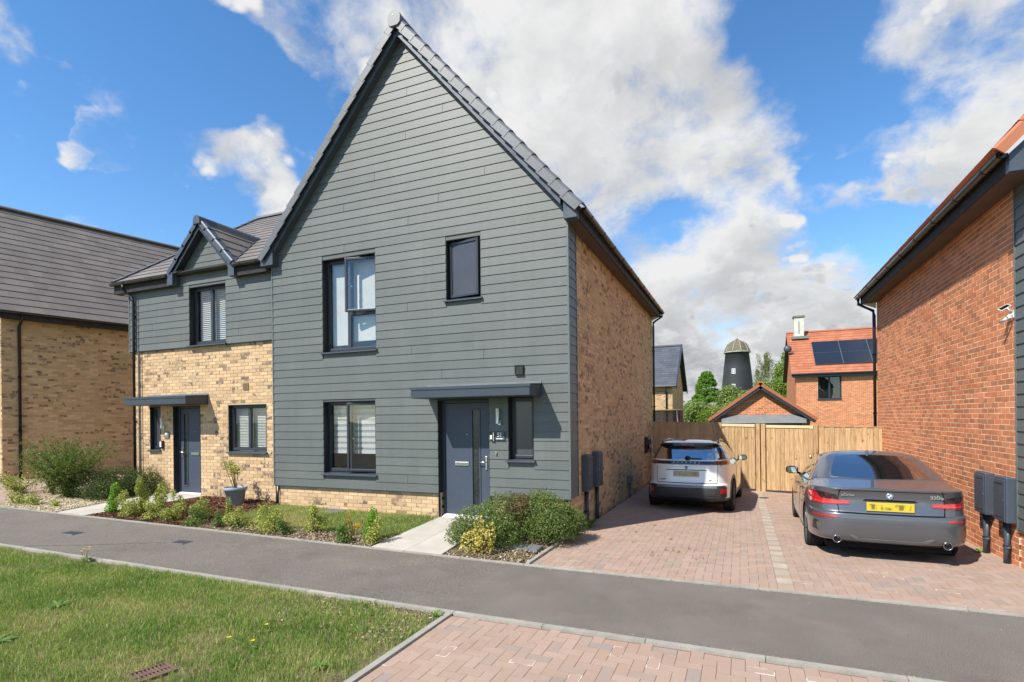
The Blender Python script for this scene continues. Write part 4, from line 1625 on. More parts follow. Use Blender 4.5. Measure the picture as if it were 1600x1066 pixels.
# gable end towards the drive (its top follows the roof)
mb = MB().prism([(LB + .02, 5.15), (8.5, 5.15), (8.5, 5.3), (4.4, 8.28), (LB + .02, 5.48)], 'x', -11.31, -11.21)
mk('gable_wall', mb, MAT['mortar_buff'], lh)
box('rear_wall', (-11.26, -6.5, 8.4, 8.5, -.2, 5.2), MAT['mortar_buff'], lh)
win(lh, *oL[0], LY, .12, lights=(.5,), blind='slats')
win(lh, *oL[1], LB, .07, lights=(.5,), blind='slats')
win(lh, *oL[3], LB, .08, lights=(1.0,), blind='frost')
front_door(lh, -9.92, -9.00, .16, 2.265, LB, .12, True)
canopy(lh, -10.82, -8.72, -.31, LB - .006, 2.285, 2.47)
v = thing('air_vent', None, None, (-7.53, LB, 2.65))
v.parent = lh
v.matrix_parent_inverse = world_of(lh).inverted()
m = MB().box(-7.61, -7.46, LB - .02, LB - .006, 2.59, 2.74)
mk('frame', m, M('buff_plastic', srgb(150, 130, 100), .6, .3), v)
m = MB()
for i in range(6):
    m.box(-7.595, -7.475, LB - .026, LB - .02, 2.605 + i * .022, 2.613 + i * .022)
mk('louvre', m, MAT['soffit'], v)
# main slope
lroof = thing('roof', None, None, (-9, 3, 6))
lroof.parent = lh
lroof.matrix_parent_inverse = world_of(lh).inverted()
RS = .69
rl = 1 / math.hypot(1, RS)
S = Vector((0, rl, RS * rl))
N = Vector((0, -RS * rl, rl))
EO = Vector((-11.74, .02, 5.345))
LEN = 4.38 / rl
DX, DZ, DS = -8.67, 6.475, 1.075                # dormer ridge line: x, height and slope


def keep_l(c):
    # the dormer roof covers a triangle of the main slope
    zr = DZ - DS * abs(c.x - DX)
    return not (zr > c.z + .03 and c.y < 1.8)


roof_tiles(lroof, EO, (1, 0, 0), S, 5.32, LEN, MAT['tile'], .33, .335, .022, keep=keep_l, min_px=7, limit=300)
q = []
for d in (-.006, -.06):
    for (a, b) in ((0.02, 0.02), (5.34, 0.02), (5.34, LEN), (0.02, LEN)):
        q.append(EO + Vector((1, 0, 0)) * a + S * b + N * d)
mk('roof_deck', MB().add(q, [(0, 1, 2, 3), (7, 6, 5, 4), (0, 4, 5, 1), (1, 5, 6, 2), (2, 6, 7, 3), (3, 7, 4, 0)]), MAT['tilelap'], lroof)
Sb = Vector((0, -rl, RS * rl))
q = []
Nb = Vector((0, RS * rl, rl))
EB = EO + Vector((0, 8.76, 0))
for d in (.015, -.06):
    for (a, b) in ((0, 0), (5.36, 0), (5.36, LEN), (0, LEN)):
        q.append(EB + Vector((1, 0, 0)) * a + Sb * b + Nb * d)
mk('rear_slope', MB().add(q, [(0, 1, 2, 3), (7, 6, 5, 4), (0, 4, 5, 1), (1, 5, 6, 2), (2, 6, 7, 3), (3, 7, 4, 0)]), MAT['tile'][0], lroof)
for i in range(12):
    a = -11.80 + i * .45
    m = MB().prism([(4.44 + math.cos(math.pi * j / 10) * .12, 8.38 + math.sin(math.pi * j / 10) * .10) for j in range(11)], 'x', a, a + .446)
    mk('ridge_tile', m, MAT['verge'], lroof)
# left verge caps
nun = 16
for i in range(nun):
    a, b = LEN * i / nun, LEN * (i + 1) / nun
    q = []
    for s_, h in ((a, .012), (b + .02, -.002)):
        for (x, n_) in ((-11.80, -.05), (-11.80, .035), (-11.76, .05), (-11.62, .05), (-11.62, .03), (-11.76, -.05)):
            p = EO + S * s_ + N * (n_ + h)
            q.append((x, p.y, p.z))
    mb = MB().add(q, [(j, (j + 1) % 6, (j + 1) % 6 + 6, j + 6) for j in range(6)] + [tuple(range(6)), tuple(range(11, 5, -1))])
    mk('verge_cap', mb, MAT['verge'], lroof)
# dormer gable roof
for sg in (1, -1):
    dl = 1 / math.hypot(1, DS)
    S2 = Vector((-sg * dl, 0, DS * dl))
    O2 = Vector((DX + sg * 1.02, .03, DZ - DS * 1.02))
    ln = 1.02 / dl
    N2 = Vector((sg * DS * dl, 0, dl))

    def keep_d(c):
        zm = EO.z + RS * (c.y - EO.y)
        return c.z > zm - .10
    dep = 1.75
    if sg == 1:
        roof_tiles(lroof, O2, (0, 1, 0), S2, dep, ln, MAT['tile'], .33, .30, .022, keep=keep_d, min_px=7, limit=200)
    else:
        roof_tiles(lroof, O2 + Vector((0, dep, 0)), (0, -1, 0), S2, dep, ln, MAT['tile'], .33, .30, .022, keep=keep_d, min_px=7, limit=200)
    # deck wedge: triangle running back to the main slope
    p0, p1 = O2 - N2 * .01, O2 + S2 * ln - N2 * .01
    yb0 = EO.y + (p0.z - EO.z) / RS
    yb1 = EO.y + (p1.z - EO.z) / RS
    mb = MB().add([p0, p1, (p1.x, yb1 + .05, p1.z), (p0.x, yb0 + .05, p0.z)] + [Vector(v_) - N2 * .05 for v_ in (p0, p1, Vector((p1.x, yb1 + .05, p1.z)), Vector((p0.x, yb0 + .05, p0.z)))],
                  [(0, 1, 2, 3), (7, 6, 5, 4), (0, 4, 5, 1), (1, 5, 6, 2), (2, 6, 7, 3), (3, 7, 4, 0)])
    mk('dormer_deck', mb, MAT['tilelap'], lroof)
    nun = 4
    for i in range(nun):
        a, b = ln * i / nun - .01, ln * (i + 1) / nun + .03
        q = []
        for s_, h in ((a, .014), (b, -.004)):
            for (y, n_) in ((-.02, -.075), (-.02, .02), (0, .048), (.12, .05), (.12, .03), (.005, .025), (-.005, -.075)):
                p = O2 + S2 * s_ + N2 * (n_ + h)
                q.append((p.x, y, p.z))
        mb = MB().add(q, [(j, (j + 1) % 7, (j + 1) % 7 + 7, j + 7) for j in range(7)] + [tuple(range(7)), tuple(range(13, 6, -1))])
        mk('verge_cap', mb, MAT['anth2'], lroof)
    q = []
    xe, ze = DX + sg * .98, DZ - .22 - DS * .98
    for y in (.02, .04):
        q += [(DX, y, DZ - .22), (xe, y, ze), (xe, y, ze + .20), (DX, y, DZ - .07)]
    mk('barge_board', MB().add(q, [(0, 1, 2, 3), (7, 6, 5, 4), (0, 4, 5, 1), (1, 5, 6, 2), (2, 6, 7, 3), (3, 7, 4, 0)]), MAT['anth'], lroof)
    q = []
    for dz in (.01, .025):
        q += [(DX, .04, DZ - .22 + dz), (xe, .04, ze + dz), (xe, LY + .01, ze + dz), (DX, LY + .01, DZ - .22 + dz)]
    mk('verge_soffit', MB().add(q, [(0, 1, 2, 3), (7, 6, 5, 4), (0, 4, 5, 1), (1, 5, 6, 2), (2, 6, 7, 3), (3, 7, 4, 0)]), MAT['anth'], lroof)
    xi, xo = (DX + .92, DX + 1.10) if sg == 1 else (DX - 1.06, DX - .88)
    mk('eave_box', MB().prism([(xi, 5.08), (xo, 5.08), (xo, 5.36), (xi, 5.42)], 'y', .0, LY), MAT['anth2'], lroof)
for i in range(4):
    a = -.05 + i * .45
    m = MB().prism([(DX + math.cos(math.pi * j / 10) * .10, DZ - .03 + math.sin(math.pi * j / 10) * .10) for j in range(11)] + [(DX - .11, DZ - .12), (DX + .11, DZ - .12)], 'y', a, a + .446)
    mk('ridge_tile', m, MAT['verge'] if i else MAT['anth2'], lroof)
# lead valley on the right of the dormer
vb = EO.y + (DZ - EO.z) / RS
mk('valley', MB().tube([(DX + 1.0, .12, 5.45), (DX + .02, vb - .02, DZ + .02)], .018, 6), MAT['anth2'], lroof)
# eaves
for (a, b) in ((-11.76, DX - 1.06), (DX + 1.10, -6.63)):
    mk('fascia', MB().box(a, b, .06, .08, 5.08, 5.31), MAT['fascia'], lh)
    mk('soffit', MB().box(a, b, .08, LY + .01, 5.085, 5.098), MAT['anth'], lh)
    half_gutter('gutter', lh, (a - .03, .005, 5.315), (b, .005, 5.315), .056, brackets=2)
mk('eave_end', MB().prism([(.06, 5.08), (LY + .05, 5.08), (LY + .05, 5.45), (.06, 5.30)], 'x', -11.78, -11.74), MAT['anth2'], lh)
downpipe(lh, [(-11.36, .005, 5.27), (-11.36, .005, 5.16), (-11.19, .13, 4.96), (-11.18, .145, 4.85), (-11.18, .15, .2)], .034, [(-11.18, .15, 4.5), (-11.18, .15, 3.5), (-11.18, .17, 1.9)])
downpipe(lh, [(-6.70, .005, 5.27), (-6.70, .005, 5.17), (-6.52, .10, 5.02), (-6.48, .16, 4.96)], .030)
mk('cable', MB().tube([(-11.07, .185, 4.9), (-11.07, .185, .5)], .014, 6), MAT['lead'], lh)
wl = thing('wall_light', 'steel tube wall light between the narrow window and the door of the left house', 'wall light', (-10.242, LB - .02, 1.85))
mk('bracket', MB().box(-10.262, -10.213, LB - .03, LB - .008, 1.72, 1.80), MAT['steel'], wl)
mk('tube', MB().tube([(-10.237, LB - .08, 1.74), (-10.237, LB - .08, 1.98)], .028, 12), MAT['steel'], wl)
pl = thing('house_number_sign', 'small dark plaque with white numerals beside the left house door', 'house sign', (-10.144, LB - .03, 1.58))
mk('plate', MB().box(-10.222, -10.055, LB - .03, LB - .008, 1.51, 1.67), MAT['lead'], pl, bevel=.003)
text_mesh('49', .09, MAT['white'], 'number', pl, Matrix.Translation((-10.139, LB - .032, 1.60)) @ FACE_Y, False, bold=.002)
db = thing('video_doorbell', 'black and white video doorbell on the buff brick beside the narrow window', 'doorbell', (-10.311, LB - .03, 1.33))
mk('body', MB().box(-10.34, -10.252, LB - .05, LB - .008, 1.25, 1.44), MAT['black'], db, bevel=.006)
mk('front', MB().box(-10.34, -10.281, LB - .057, LB - .05, 1.29, 1.42), MAT['white'], db, bevel=.004)

# ------------------------------------------------------------------ house beyond on the far left, turned a little
FA = -math.atan2(.215, .977)
fl = thing('house', 'buff brick house with long grey tiled roof at the left edge', 'house', (-16.31, -.18, .2), FA, group='houses of the street')
# local frame: y along the eaves wall (away), +x out of the wall; z above .2
fm = Matrix.Translation((-16.31, -.18, .2)) @ Matrix.Rotation(FA, 4, 'Z')
brick_wall(fl, (0, 0, 0), (0, 1, 0), (1, 0, 0), 0, 4.86, 0, 12.0, MAT['buff'], MAT['mortar_buff'], local=True, wm=fm, min_px=10)
brick_wall(fl, (0, 0, 0), (-1, 0, 0), (0, -1, 0), 0, 8.6, .1, 8.0, MAT['buff'], MAT['mortar_buff'], local=True, wm=fm, min_px=99, top=lambda u: 4.75 + min(u, 8 - u) * .93)
box('rear_wall', (-8, -7.9, .2, 12, 0, 4.8), MAT['mortar_buff'], fl, True)
box('end_wall', (-7.9, -.1, 11.9, 12, 0, 4.8), MAT['mortar_buff'], fl, True)
froof = thing('roof', None, None, (-4, 6, 5))
froof.parent = fl
FS = .93
k_ = 1 / math.hypot(1, FS)
for sg in (1, -1):
    S = Vector((-sg * k_, 0, FS * k_))
    xo = .34 if sg == 1 else -8.34
    O = Vector((xo, -.1, 4.80)) - Vector((-4, 6, 5))
    ln = 4.34 / k_
    N = Vector((sg * FS * k_, 0, k_))
    if sg == 1:
        roof_tiles(froof, O, (0, 1, 0), S, 12.2, ln, MAT['tile'], .33, .335, .024, local=True, wm=fm @ Matrix.Translation((-4, 6, 5)), min_px=9, limit=300)
    q = []
    for d in (-.005 if sg == 1 else .02, -.07):
        for (a, b) in ((0, 0), (12.2, 0), (12.2, ln), (0, ln)):
            q.append(O + Vector((0, 1, 0)) * a + S * b + N * d)
    mk('roof_deck', MB().add(q, [(0, 1, 2, 3), (7, 6, 5, 4), (0, 4, 5, 1), (1, 5, 6, 2), (2, 6, 7, 3), (3, 7, 4, 0)]), MAT['tilelap'] if sg == 1 else MAT['tile'][0], froof, True)
for i in range(27):
    a = -.12 + i * .45 - 6
    pr = [(math.cos(math.pi * j / 8) * .11, 3.86 + math.sin(math.pi * j / 8) * .10) for j in range(9)]
    mk('ridge_tile', MB().prism(pr, 'y', a, a + .446), MAT['tile'][0], froof, True)
mk('fascia', MB().box(.28, .30, -.1, 12.1, 4.60, 4.78), MAT['fascia'], fl, True)
mk('soffit', MB().box(0, .28, -.1, 12.1, 4.62, 4.635), MAT['black'], fl, True)
half_gutter('gutter', fl, (.36, -.1, 4.80), (.36, 12.1, 4.80), .058, brackets=0, local=True)
downpipe(fl, [(.36, .37, 4.74), (.36, .37, 4.62), (.06, .37, 4.42), (.06, .37, .05)], .04, [(.06, .37, 3.0), (.06, .37, 1.5)], local=True)

# ------------------------------------------------------------------ red brick house at the right edge
rh = thing('house', 'red brick house with red tiled roof at the right edge beside the drive', 'house', (9, 4, 0), group='houses of the street')
RX = 5.80
brick_wall(rh, (RX, 0, 0), (0, 1, 0), (-1, 0, 0), -.36, 4.73, .20, 7.72, MAT['red'], MAT['mortar_red'], min_px=10, inset=.0025)
# boarded front corner, returned round from the front
for i in range(28):
    z = .42 + .155 * i
    if z > 4.66:
        break
    mb = MB().add([(RX - .018, -.28, z), (RX - .018, .175, z), (RX - .004, .175, z + .163), (RX - .004, -.28, z + .163), (RX + .04, -.28, z), (RX + .04, .175, z), (RX + .04, .175, z + .163), (RX + .04, -.28, z + .163)],
                  [(0, 1, 2, 3), (7, 6, 5, 4), (0, 4, 5, 1), (1, 5, 6, 2), (2, 6, 7, 3), (3, 7, 4, 0)])
    mk('cladding_board', mb, MAT['clad'], rh)
    mb = MB().box(RX + .0, RX + 6.4, -.30, -.27, z, z + .15)
    mk('cladding_board', mb, MAT['clad'], rh)
mk('corner_trim', MB().box(RX - .022, RX + .03, .176, .198, .40, 4.72), MAT['trim'], rh)
mk('corner_trim', MB().box(RX - .022, RX + .012, -.31, -.28, .40, 4.72), MAT['trim'], rh)
brick_wall(rh, (RX + .02, -.2, 0), (0, 1, 0), (-1, 0, 0), -.21, .42, -.06, .39, MAT['red'], MAT['mortar_red'], min_px=10, inset=.0025)
box('front_wall', (RX + .02, RX + 6.4, -.26, -.2, -.2, 4.72), MAT['mortar_red'], rh)
box('rear_wall', (RX + .15, RX + 6.4, 7.6, 7.72, -.3, 4.72), MAT['mortar_red'], rh)
rroof = thing('roof', None, None, (9, 4, 5))
rroof.parent = rh
rroof.matrix_parent_inverse = world_of(rh).inverted()
RSL = 1.15
kk = 1 / math.hypot(1, RSL)
for sg in (1, -1):
    S = Vector((sg * kk, 0, RSL * kk))
    xo = RX - .42 if sg == 1 else RX + 6.78
    O = Vector((xo, -.50, 4.93))
    ln = 3.6 / kk
    N = Vector((-sg * RSL * kk, 0, kk))
    q = []
    for d in (-.005, -.06):
        for (a, b) in ((0, 0), (8.6, 0), (8.6, ln), (0, ln)):
            q.append(O + Vector((0, 1, 0)) * a + S * b + N * d)
    mk('roof_deck', MB().add(q, [(0, 1, 2, 3), (7, 6, 5, 4), (0, 4, 5, 1), (1, 5, 6, 2), (2, 6, 7, 3), (3, 7, 4, 0)]), MAT['tilelap'], rroof)
    if sg == 1:
        roof_tiles(rroof, O + Vector((0, 8.6, 0)), (0, -1, 0), S, 8.6, ln, MAT['redtile'], .30, .30, .028, min_px=9)
    else:
        roof_tiles(rroof, O, (0, 1, 0), S, 8.6, ln, MAT['redtile'], .30, .30, .028, min_px=999)
    for i in range(15):
        a, b = ln * i / 15 - .01, ln * (i + 1) / 15 + .03
        q = []
        for s_, h in ((a, .016), (b, -.004)):
            for (y, n_) in ((-.60, -.08), (-.60, .03), (-.57, .06), (-.42, .06), (-.42, .03), (-.57, .03), (-.58, -.08)):
                p = O + S * s_ + N * (n_ + h)
                q.append((p.x, y, p.z))
        mb = MB().add(q, [(j, (j + 1) % 7, (j + 1) % 7 + 7, j + 7) for j in range(7)] + [tuple(range(7)), tuple(range(13, 6, -1))])
        mk('verge_cap', mb, MAT['redtile'][0], rroof)
mk('fascia', MB().box(RX - .31, RX - .29, -.42, 7.95, 4.705, 4.90), MAT['fascia'], rh)
mk('soffit', MB().box(RX - .29, RX - .005, -.42, 7.75, 4.715, 4.73), MAT['soffit'], rh)
mk('eave_box', MB().prism([(RX - .31, 4.69), (RX + .0, 4.69), (RX + .0, 5.2), (RX - .31, 4.90)], 'y', -.52, -.42), MAT['anth2'], rh)
mk('eave_end', MB().prism([(RX - .29, 4.70), (RX - .004, 4.58), (RX - .004, 5.1), (RX - .29, 4.88)], 'y', 7.75, 7.79), MAT['white'], rh)
half_gutter('gutter', rh, (RX - .37, -.50, 4.915), (RX - .37, 8.0, 4.915), .060, brackets=9)
downpipe(rh, [(RX - .37, 7.9, 4.86), (RX - .37, 7.9, 4.74), (RX - .06, 7.80, 4.52), (RX - .05, 7.78, 4.4), (RX - .05, 7.78, -.2)], .040, [(RX - .05, 7.78, 3.4), (RX - .05, 7.78, 1.9)])
# camera with its little solar panel
sc2 = thing('security_camera', 'white security camera with small tilted solar panel high on the red wall', 'security camera', (RX - .004, .24, 3.13))
mk('mount', MB().tube([(RX - .004, .22, 3.22), (RX - .10, .22, 3.24), (RX - .14, .24, 3.30)], .016, 8), MAT['white'], sc2, smooth=True)
mb = MB().box(-.11, .11, -.075, .075, -.008, .008)
o = mk('solar_panel', mb, MAT['white'], sc2)
mt = Matrix.Translation((RX - .17, .30, 3.33)) @ Matrix.Rotation(R(-32), 4, 'Y') @ Matrix.Rotation(R(28), 4, 'X')
o.matrix_basis = mt
o = mk('solar_cell', MB().box(-.10, .10, -.065, .065, .0085, .011), MAT['carglass'], sc2)
o.matrix_basis = mt
mk('bracket', MB().box(RX - .03, RX - .006, .20, .30, 3.06, 3.24), MAT['white'], sc2, bevel=.008)
mk('arm', MB().tube([(RX - .02, .25, 3.15), (RX - .10, .26, 3.12), (RX - .13, .27, 3.07)], .03, 10), MAT['white'], sc2, smooth=True)
mk('camera_body', MB().tube([(RX - .08, .24, 3.10), (RX - .13, .32, 3.05), (RX - .20, .44, 2.99)], [.042, .046, .044], 14), MAT['white'], sc2, smooth=True)
mk('lens', MB().tube([(RX - .20, .44, 2.99), (RX - .205, .449, 2.986)], .034, 14), MAT['black'], sc2)

sc2.scale = (.52, .52, .52)
# ------------------------------------------------------------------ meter boxes


def meter_box(x, sgn, y0, y1, z0, z1, label, d=.13):
    """box on a wall in the plane x; sgn = outward direction"""
    t = thing('meter_box', label, 'meter box', (x, (y0 + y1) / 2, z0), group='meter boxes on the walls')
    xa, xb = sorted((x + sgn * .004, x + sgn * (d - .015)))
    mk('case', MB().box(xa, xb, y0, y1, z0, z1), MAT['anth2'], t, bevel=.012)
    xa, xb = sorted((x + sgn * (d - .014), x + sgn * d))
    mk('lid', MB().box(xa, xb, y0 + .012, y1 - .012, z0 + .012, z1 - .03), MAT['anth2'], t, bevel=.006)
    xa, xb = sorted((x + sgn * d, x + sgn * (d + .003)))
    mk('lid_groove', MB().box(xa, xb, y0 + .06, y1 - .06, z1 - .09, z1 - .078).box(xa, xb, y0 + .06, y1 - .06, z0 + .06, z0 + .066), MAT['black'], t)
    mk('lock', MB().lathe([(0, 0), (.012, 0), (.012, .006), (0, .006)], 10, 'x', (x + sgn * d if sgn > 0 else x - d - .006, y0 + .05, (z0 + z1) / 2)), MAT['steel'], t)
    yc = (y0 + y1) / 2
    zb = gz(x + sgn * .1, yc) - .05
    mk('pipe', MB().tube([(x + sgn * .05, yc, z0), (x + sgn * .05, yc, zb)], .04, 12), MAT['anth2'], t, smooth=True)
    mk('collar', MB().tube([(x + sgn * .05, yc, zb + .25), (x + sgn * .05, yc, zb + .29)], .047, 12), MAT['anth2'], t)
    return t


meter_box(-.05, 1, .86, 1.20, .56, 1.215, 'tall grey meter box on the buff side wall, nearest the shrub')
meter_box(-.05, 1, 1.62, 1.98, .55, 1.23, 'tall grey meter box on the buff side wall, the one nearer the white car')
meter_box(RX, -1, .86, 1.21, .48, 1.06, 'grey meter box on the red wall, nearer the grey saloon')
meter_box(RX, -1, .22, .57, .48, 1.06, 'grey meter box on the red wall, nearest the boarded corner')
ev = thing('car_charger', 'black oval electric car charger on the buff side wall near the fence', 'car charger', (-.05, 8.0, 1.03))
mk('case', MB().box(-.046, .03, 7.78, 8.12, .80, 1.28), MAT['black'], ev, bevel=.02)
mk('face', MB().lathe([(0, .05), (.10, .05), (.145, .035), (.15, 0), (.15, -.01)], 20, 'x', (.03, 7.95, 1.06)), MAT['black'], ev, smooth=True)
mk('cable', MB().tube([(.09, 7.95 + .17 * math.cos(a), 1.02 + .2 * math.sin(a)) for a in np.linspace(0, 6.0, 26)], .014, 8), MAT['black'], ev, smooth=True)
mk('badge', MB().lathe([(0, .006), (.045, .004), (.05, 0)], 16, 'x', (.082, 7.95, 1.02)), MAT['steel'], ev)
tp = thing('gas_outlet', 'small grey capped box with pipe low on the buff side wall', 'pipe box', (-.05, 5.2, .25))
mk('box', MB().box(-.046, .05, 5.06, 5.30, .22, .42), MAT['lead'], tp, bevel=.01)
mk('pipe', MB().tube([(.01, 5.18, .22), (.01, 5.18, -.25)], .03, 10), MAT['lead'], tp, smooth=True)

# ------------------------------------------------------------------ fence and gates behind the cars
P0, P1 = Vector((.02, 9.22, 0)), Vector((5.80, 7.30, 0))
FD = (P1 - P0).normalized()
FN = Vector((FD.y, -FD.x, 0))                  # towards the road
FL = (P1 - P0).length


def fp(t, off=0.0, z=0.0):
    p = P0 + FD * t + FN * off
    return Vector((p.x, p.y, z))


def ftop(t):
    return 1.71 - .17 * t / FL


def fbase(t):
    p = fp(t)
    return gz(p.x, p.y)


board_me = {}


def stick(name, parent, c, u, v, w_, mat):
    key = mat.name
    if key not in board_me:
        board_me[key] = unit_cube(name, mat)
    o = bpy.data.objects.new(name, board_me[key])
    COL.objects.link(o)
    o.parent = parent
    o.matrix_parent_inverse = world_of(parent).inverted()
    o.matrix_basis = frame(c, u, v, w_)
    return o


def fence_run(name, label, cat, t0, t1, mat, bw=.115, grp=None):
    f = thing(name, label, cat, fp((t0 + t1) / 2, 0, fbase((t0 + t1) / 2)), group=grp)
    t = t0
    i = 0
    while t < t1 - .02:
        b = min(bw, t1 - t)
        zt, zb = ftop(t + b / 2), fbase(t + b / 2) - .02
        c = fp(t + b / 2, -.004 - .010 * (i % 2), (zt + zb) / 2)
        stick('fence_board', f, c, FD * (b - .004) + FN * .008, FN * -.016, Vector((0, 0, zt - zb)), mat)
        t += bw
        i += 1
    for zf in (.25, .95, 1.5):
        zc = (ftop(t0) + fbase(t0)) / 2 - .9 + zf
        stick('rail', f, fp((t0 + t1) / 2, -.06, zc), FD * (t1 - t0), FN * -.05, Vector((0, 0, .08)), mat)
    stick('capping', f, fp((t0 + t1) / 2, -.01, (ftop(t0) + ftop(t1)) / 2 + .012), FD * (t1 - t0) + Vector((0, 0, ftop(t1) - ftop(t0))), FN * -.05, Vector((0, 0, .022)), mat)
    return f


fence_run('fence', 'brown close boarded fence between the buff wall and the left gate', 'fence', 0, 2.06, MAT['wood_lifted'], .105, 'timber fences')
fence_run('fence', 'pale close boarded fence between the right gate and the red wall', 'fence', 4.70, FL, MAT['wood'], .12, 'timber fences')


def gate(label, t0, t1, hinge_left):
    f = thing('gate', label, 'gate', fp((t0 + t1) / 2, 0, fbase((t0 + t1) / 2)), group='timber gates')
    n = 10
    b = (t1 - t0) / n
    for i in range(n):
        t = t0 + (i + .5) * b
        zt, zb = ftop(t) - .075, fbase(t) + .06
        stick('gate_board', f, fp(t, .012 + .002 * (i % 2), (zt + zb) / 2), FD * (b - .006), FN * -.018, Vector((0, 0, zt - zb)), MAT['wood'])
    stick('top_rail', f, fp((t0 + t1) / 2, .006, ftop((t0 + t1) / 2) - .03), FD * (t1 - t0) + Vector((0, 0, -.03 * (t1 - t0))), FN * -.07, Vector((0, 0, .075)), MAT['railwood'])
    for zf in (.12, .95):
        stick('rail', f, fp((t0 + t1) / 2, -.03, fbase(t0) + zf), FD * (t1 - t0), FN * -.05, Vector((0, 0, .1)), MAT['wood'])
    hx = t1 - .08 if hinge_left else t0 + .08
    mk('latch', MB().lathe([(0, -.05), (.03, -.045), (.035, -.03), (.012, -.02), (.012, 0)], 12, 'y', fp(hx, .02, .78)), MAT['steel'], f, smooth=True)
    return f


def post(t, label, w_=.10):
    f = thing('gate_post', label, 'post', fp(t, 0, fbase(t)), group='gate posts')
    zt, zb = ftop(t) + .03, fbase(t) - .1
    mbp = MB()
    c = [fp(t - w_ / 2, .04), fp(t + w_ / 2, .04), fp(t + w_ / 2, -.06), fp(t - w_ / 2, -.06)]
    mbp.add([(p.x, p.y, zb) for p in c] + [(p.x, p.y, zt) for p in c], [(3, 2, 1, 0), (4, 5, 6, 7), (0, 1, 5, 4), (1, 2, 6, 5), (2, 3, 7, 6), (3, 0, 4, 7)])
    mk('post', mbp, MAT['wood'], f, bevel=.006)


gate('left timber gate, mostly behind the white car', 2.17, 3.10, False)
gate('right timber gate, left of the grey saloon', 3.40, 4.58, True)
post(2.11, 'timber post at the left edge of the left gate', .09)
post(3.18, 'left post of the pair between the two gates', .11)
post(3.32, 'right post of the pair between the two gates', .11)
post(4.64, 'timber post between the right gate and the pale fence', .09)

# ------------------------------------------------------------------ buildings behind the fence


def simple_box_roof(root, x0, x1, y0, y1, ze, zr, axis, mats, over=.25, tw=.3, gauge=.3, th=.025, front_only=False):
    """gable roof; axis = ridge direction"""
    rf = thing('roof', None, None, ((x0 + x1) / 2, (y0 + y1) / 2, ze))
    rf.parent = root
    rf.matrix_parent_inverse = world_of(root).inverted()
    if axis == 'x':
        half = (y1 - y0) / 2
        sl_ = (zr - ze) / half
        k = 1 / math.hypot(1, sl_)
        for sg in (1, -1):
            S = Vector((0, sg * k, sl_ * k))
            N = Vector((0, -sg * sl_ * k, k))
            O = Vector((x0 - over, y0 - over if sg == 1 else y1 + over, ze - over * sl_))
            ln = (half + over) / k
            w = x1 - x0 + 2 * over
            if sg == 1:
                roof_tiles(rf, O, (1, 0, 0), S, w, ln, mats, tw, gauge, th, min_px=999)
            else:
                roof_tiles(rf, O + Vector((w, 0, 0)), (-1, 0, 0), S, w, ln, mats, tw, gauge, th, min_px=999)
            q = []
            for d in (-.004, -.1):
                for (a, b) in ((0, 0), (w, 0), (w, ln), (0, ln)):
                    q.append(O + Vector((1, 0, 0)) * a + S * b + N * d)
            mk('roof_deck', MB().add(q, [(0, 1, 2, 3), (7, 6, 5, 4), (0, 4, 5, 1), (1, 5, 6, 2), (2, 6, 7, 3), (3, 7, 4, 0)]), MAT['anth'], rf)
        mk('ridge', MB().prism([((y0 + y1) / 2 + math.cos(math.pi * j / 8) * .13, zr - .02 + math.sin(math.pi * j / 8) * .12) for j in range(9)], 'x', x0 - over, x1 + over), mats[0], rf)
    else:
        half = (x1 - x0) / 2
        sl_ = (zr - ze) / half
        k = 1 / math.hypot(1, sl_)
        for sg in (1, -1):
            S = Vector((sg * k, 0, sl_ * k))
            N = Vector((-sg * sl_ * k, 0, k))
            O = Vector((x0 - over if sg == 1 else x1 + over, y0 - over, ze - over * sl_))
            ln = (half + over) / k
            w = y1 - y0 + 2 * over
            if sg == 1:
                roof_tiles(rf, O + Vector((0, w, 0)), (0, -1, 0), S, w, ln, mats, tw, gauge, th, min_px=999)
            else:
                roof_tiles(rf, O, (0, 1, 0), S, w, ln, mats, tw, gauge, th, min_px=999)
            q = []
            for d in (-.004, -.1):
                for (a, b) in ((0, 0), (w, 0), (w, ln), (0, ln)):
                    q.append(O + Vector((0, 1, 0)) * a + S * b + N * d)
            mk('roof_deck', MB().add(q, [(0, 1, 2, 3), (7, 6, 5, 4), (0, 4, 5, 1), (1, 5, 6, 2), (2, 6, 7, 3), (3, 7, 4, 0)]), MAT['anth'], rf)
            q = []
            for y in (O.y - .02, O.y + .02):
                for (s_, n_) in ((0, -.16), (ln, -.16), (ln, .03), (0, .03)):
                    p = O + S * s_ + N * n_
                    q.append((p.x, y, p.z))
            # tile edge over a dark barge board
            mk('barge_board', MB().add(q, [(0, 1, 2, 3), (7, 6, 5, 4), (0, 4, 5, 1), (1, 5, 6, 2), (2, 6, 7, 3), (3, 7, 4, 0)]), MAT['anth'], rf)
            q = []
            for y in (O.y - .05, O.y + .12):
                for (s_, n_) in ((0, -.05), (ln + .03, -.05), (ln + .03, .07), (0, .07)):
                    p = O + S * s_ + N * n_
                    q.append((p.x, y, p.z))
            mk('verge', MB().add(q, [(0, 1, 2, 3), (7, 6, 5, 4), (0, 4, 5, 1), (1, 5, 6, 2), (2, 6, 7, 3), (3, 7, 4, 0)]), mats[0], rf)
        mk('ridge', MB().prism([((x0 + x1) / 2 + math.cos(math.pi * j / 8) * .13, zr + .0 + math.sin(math.pi * j / 8) * .12) for j in range(9)], 'y', y0 - over - .05, y1 + over), mats[0], rf)
    return rf


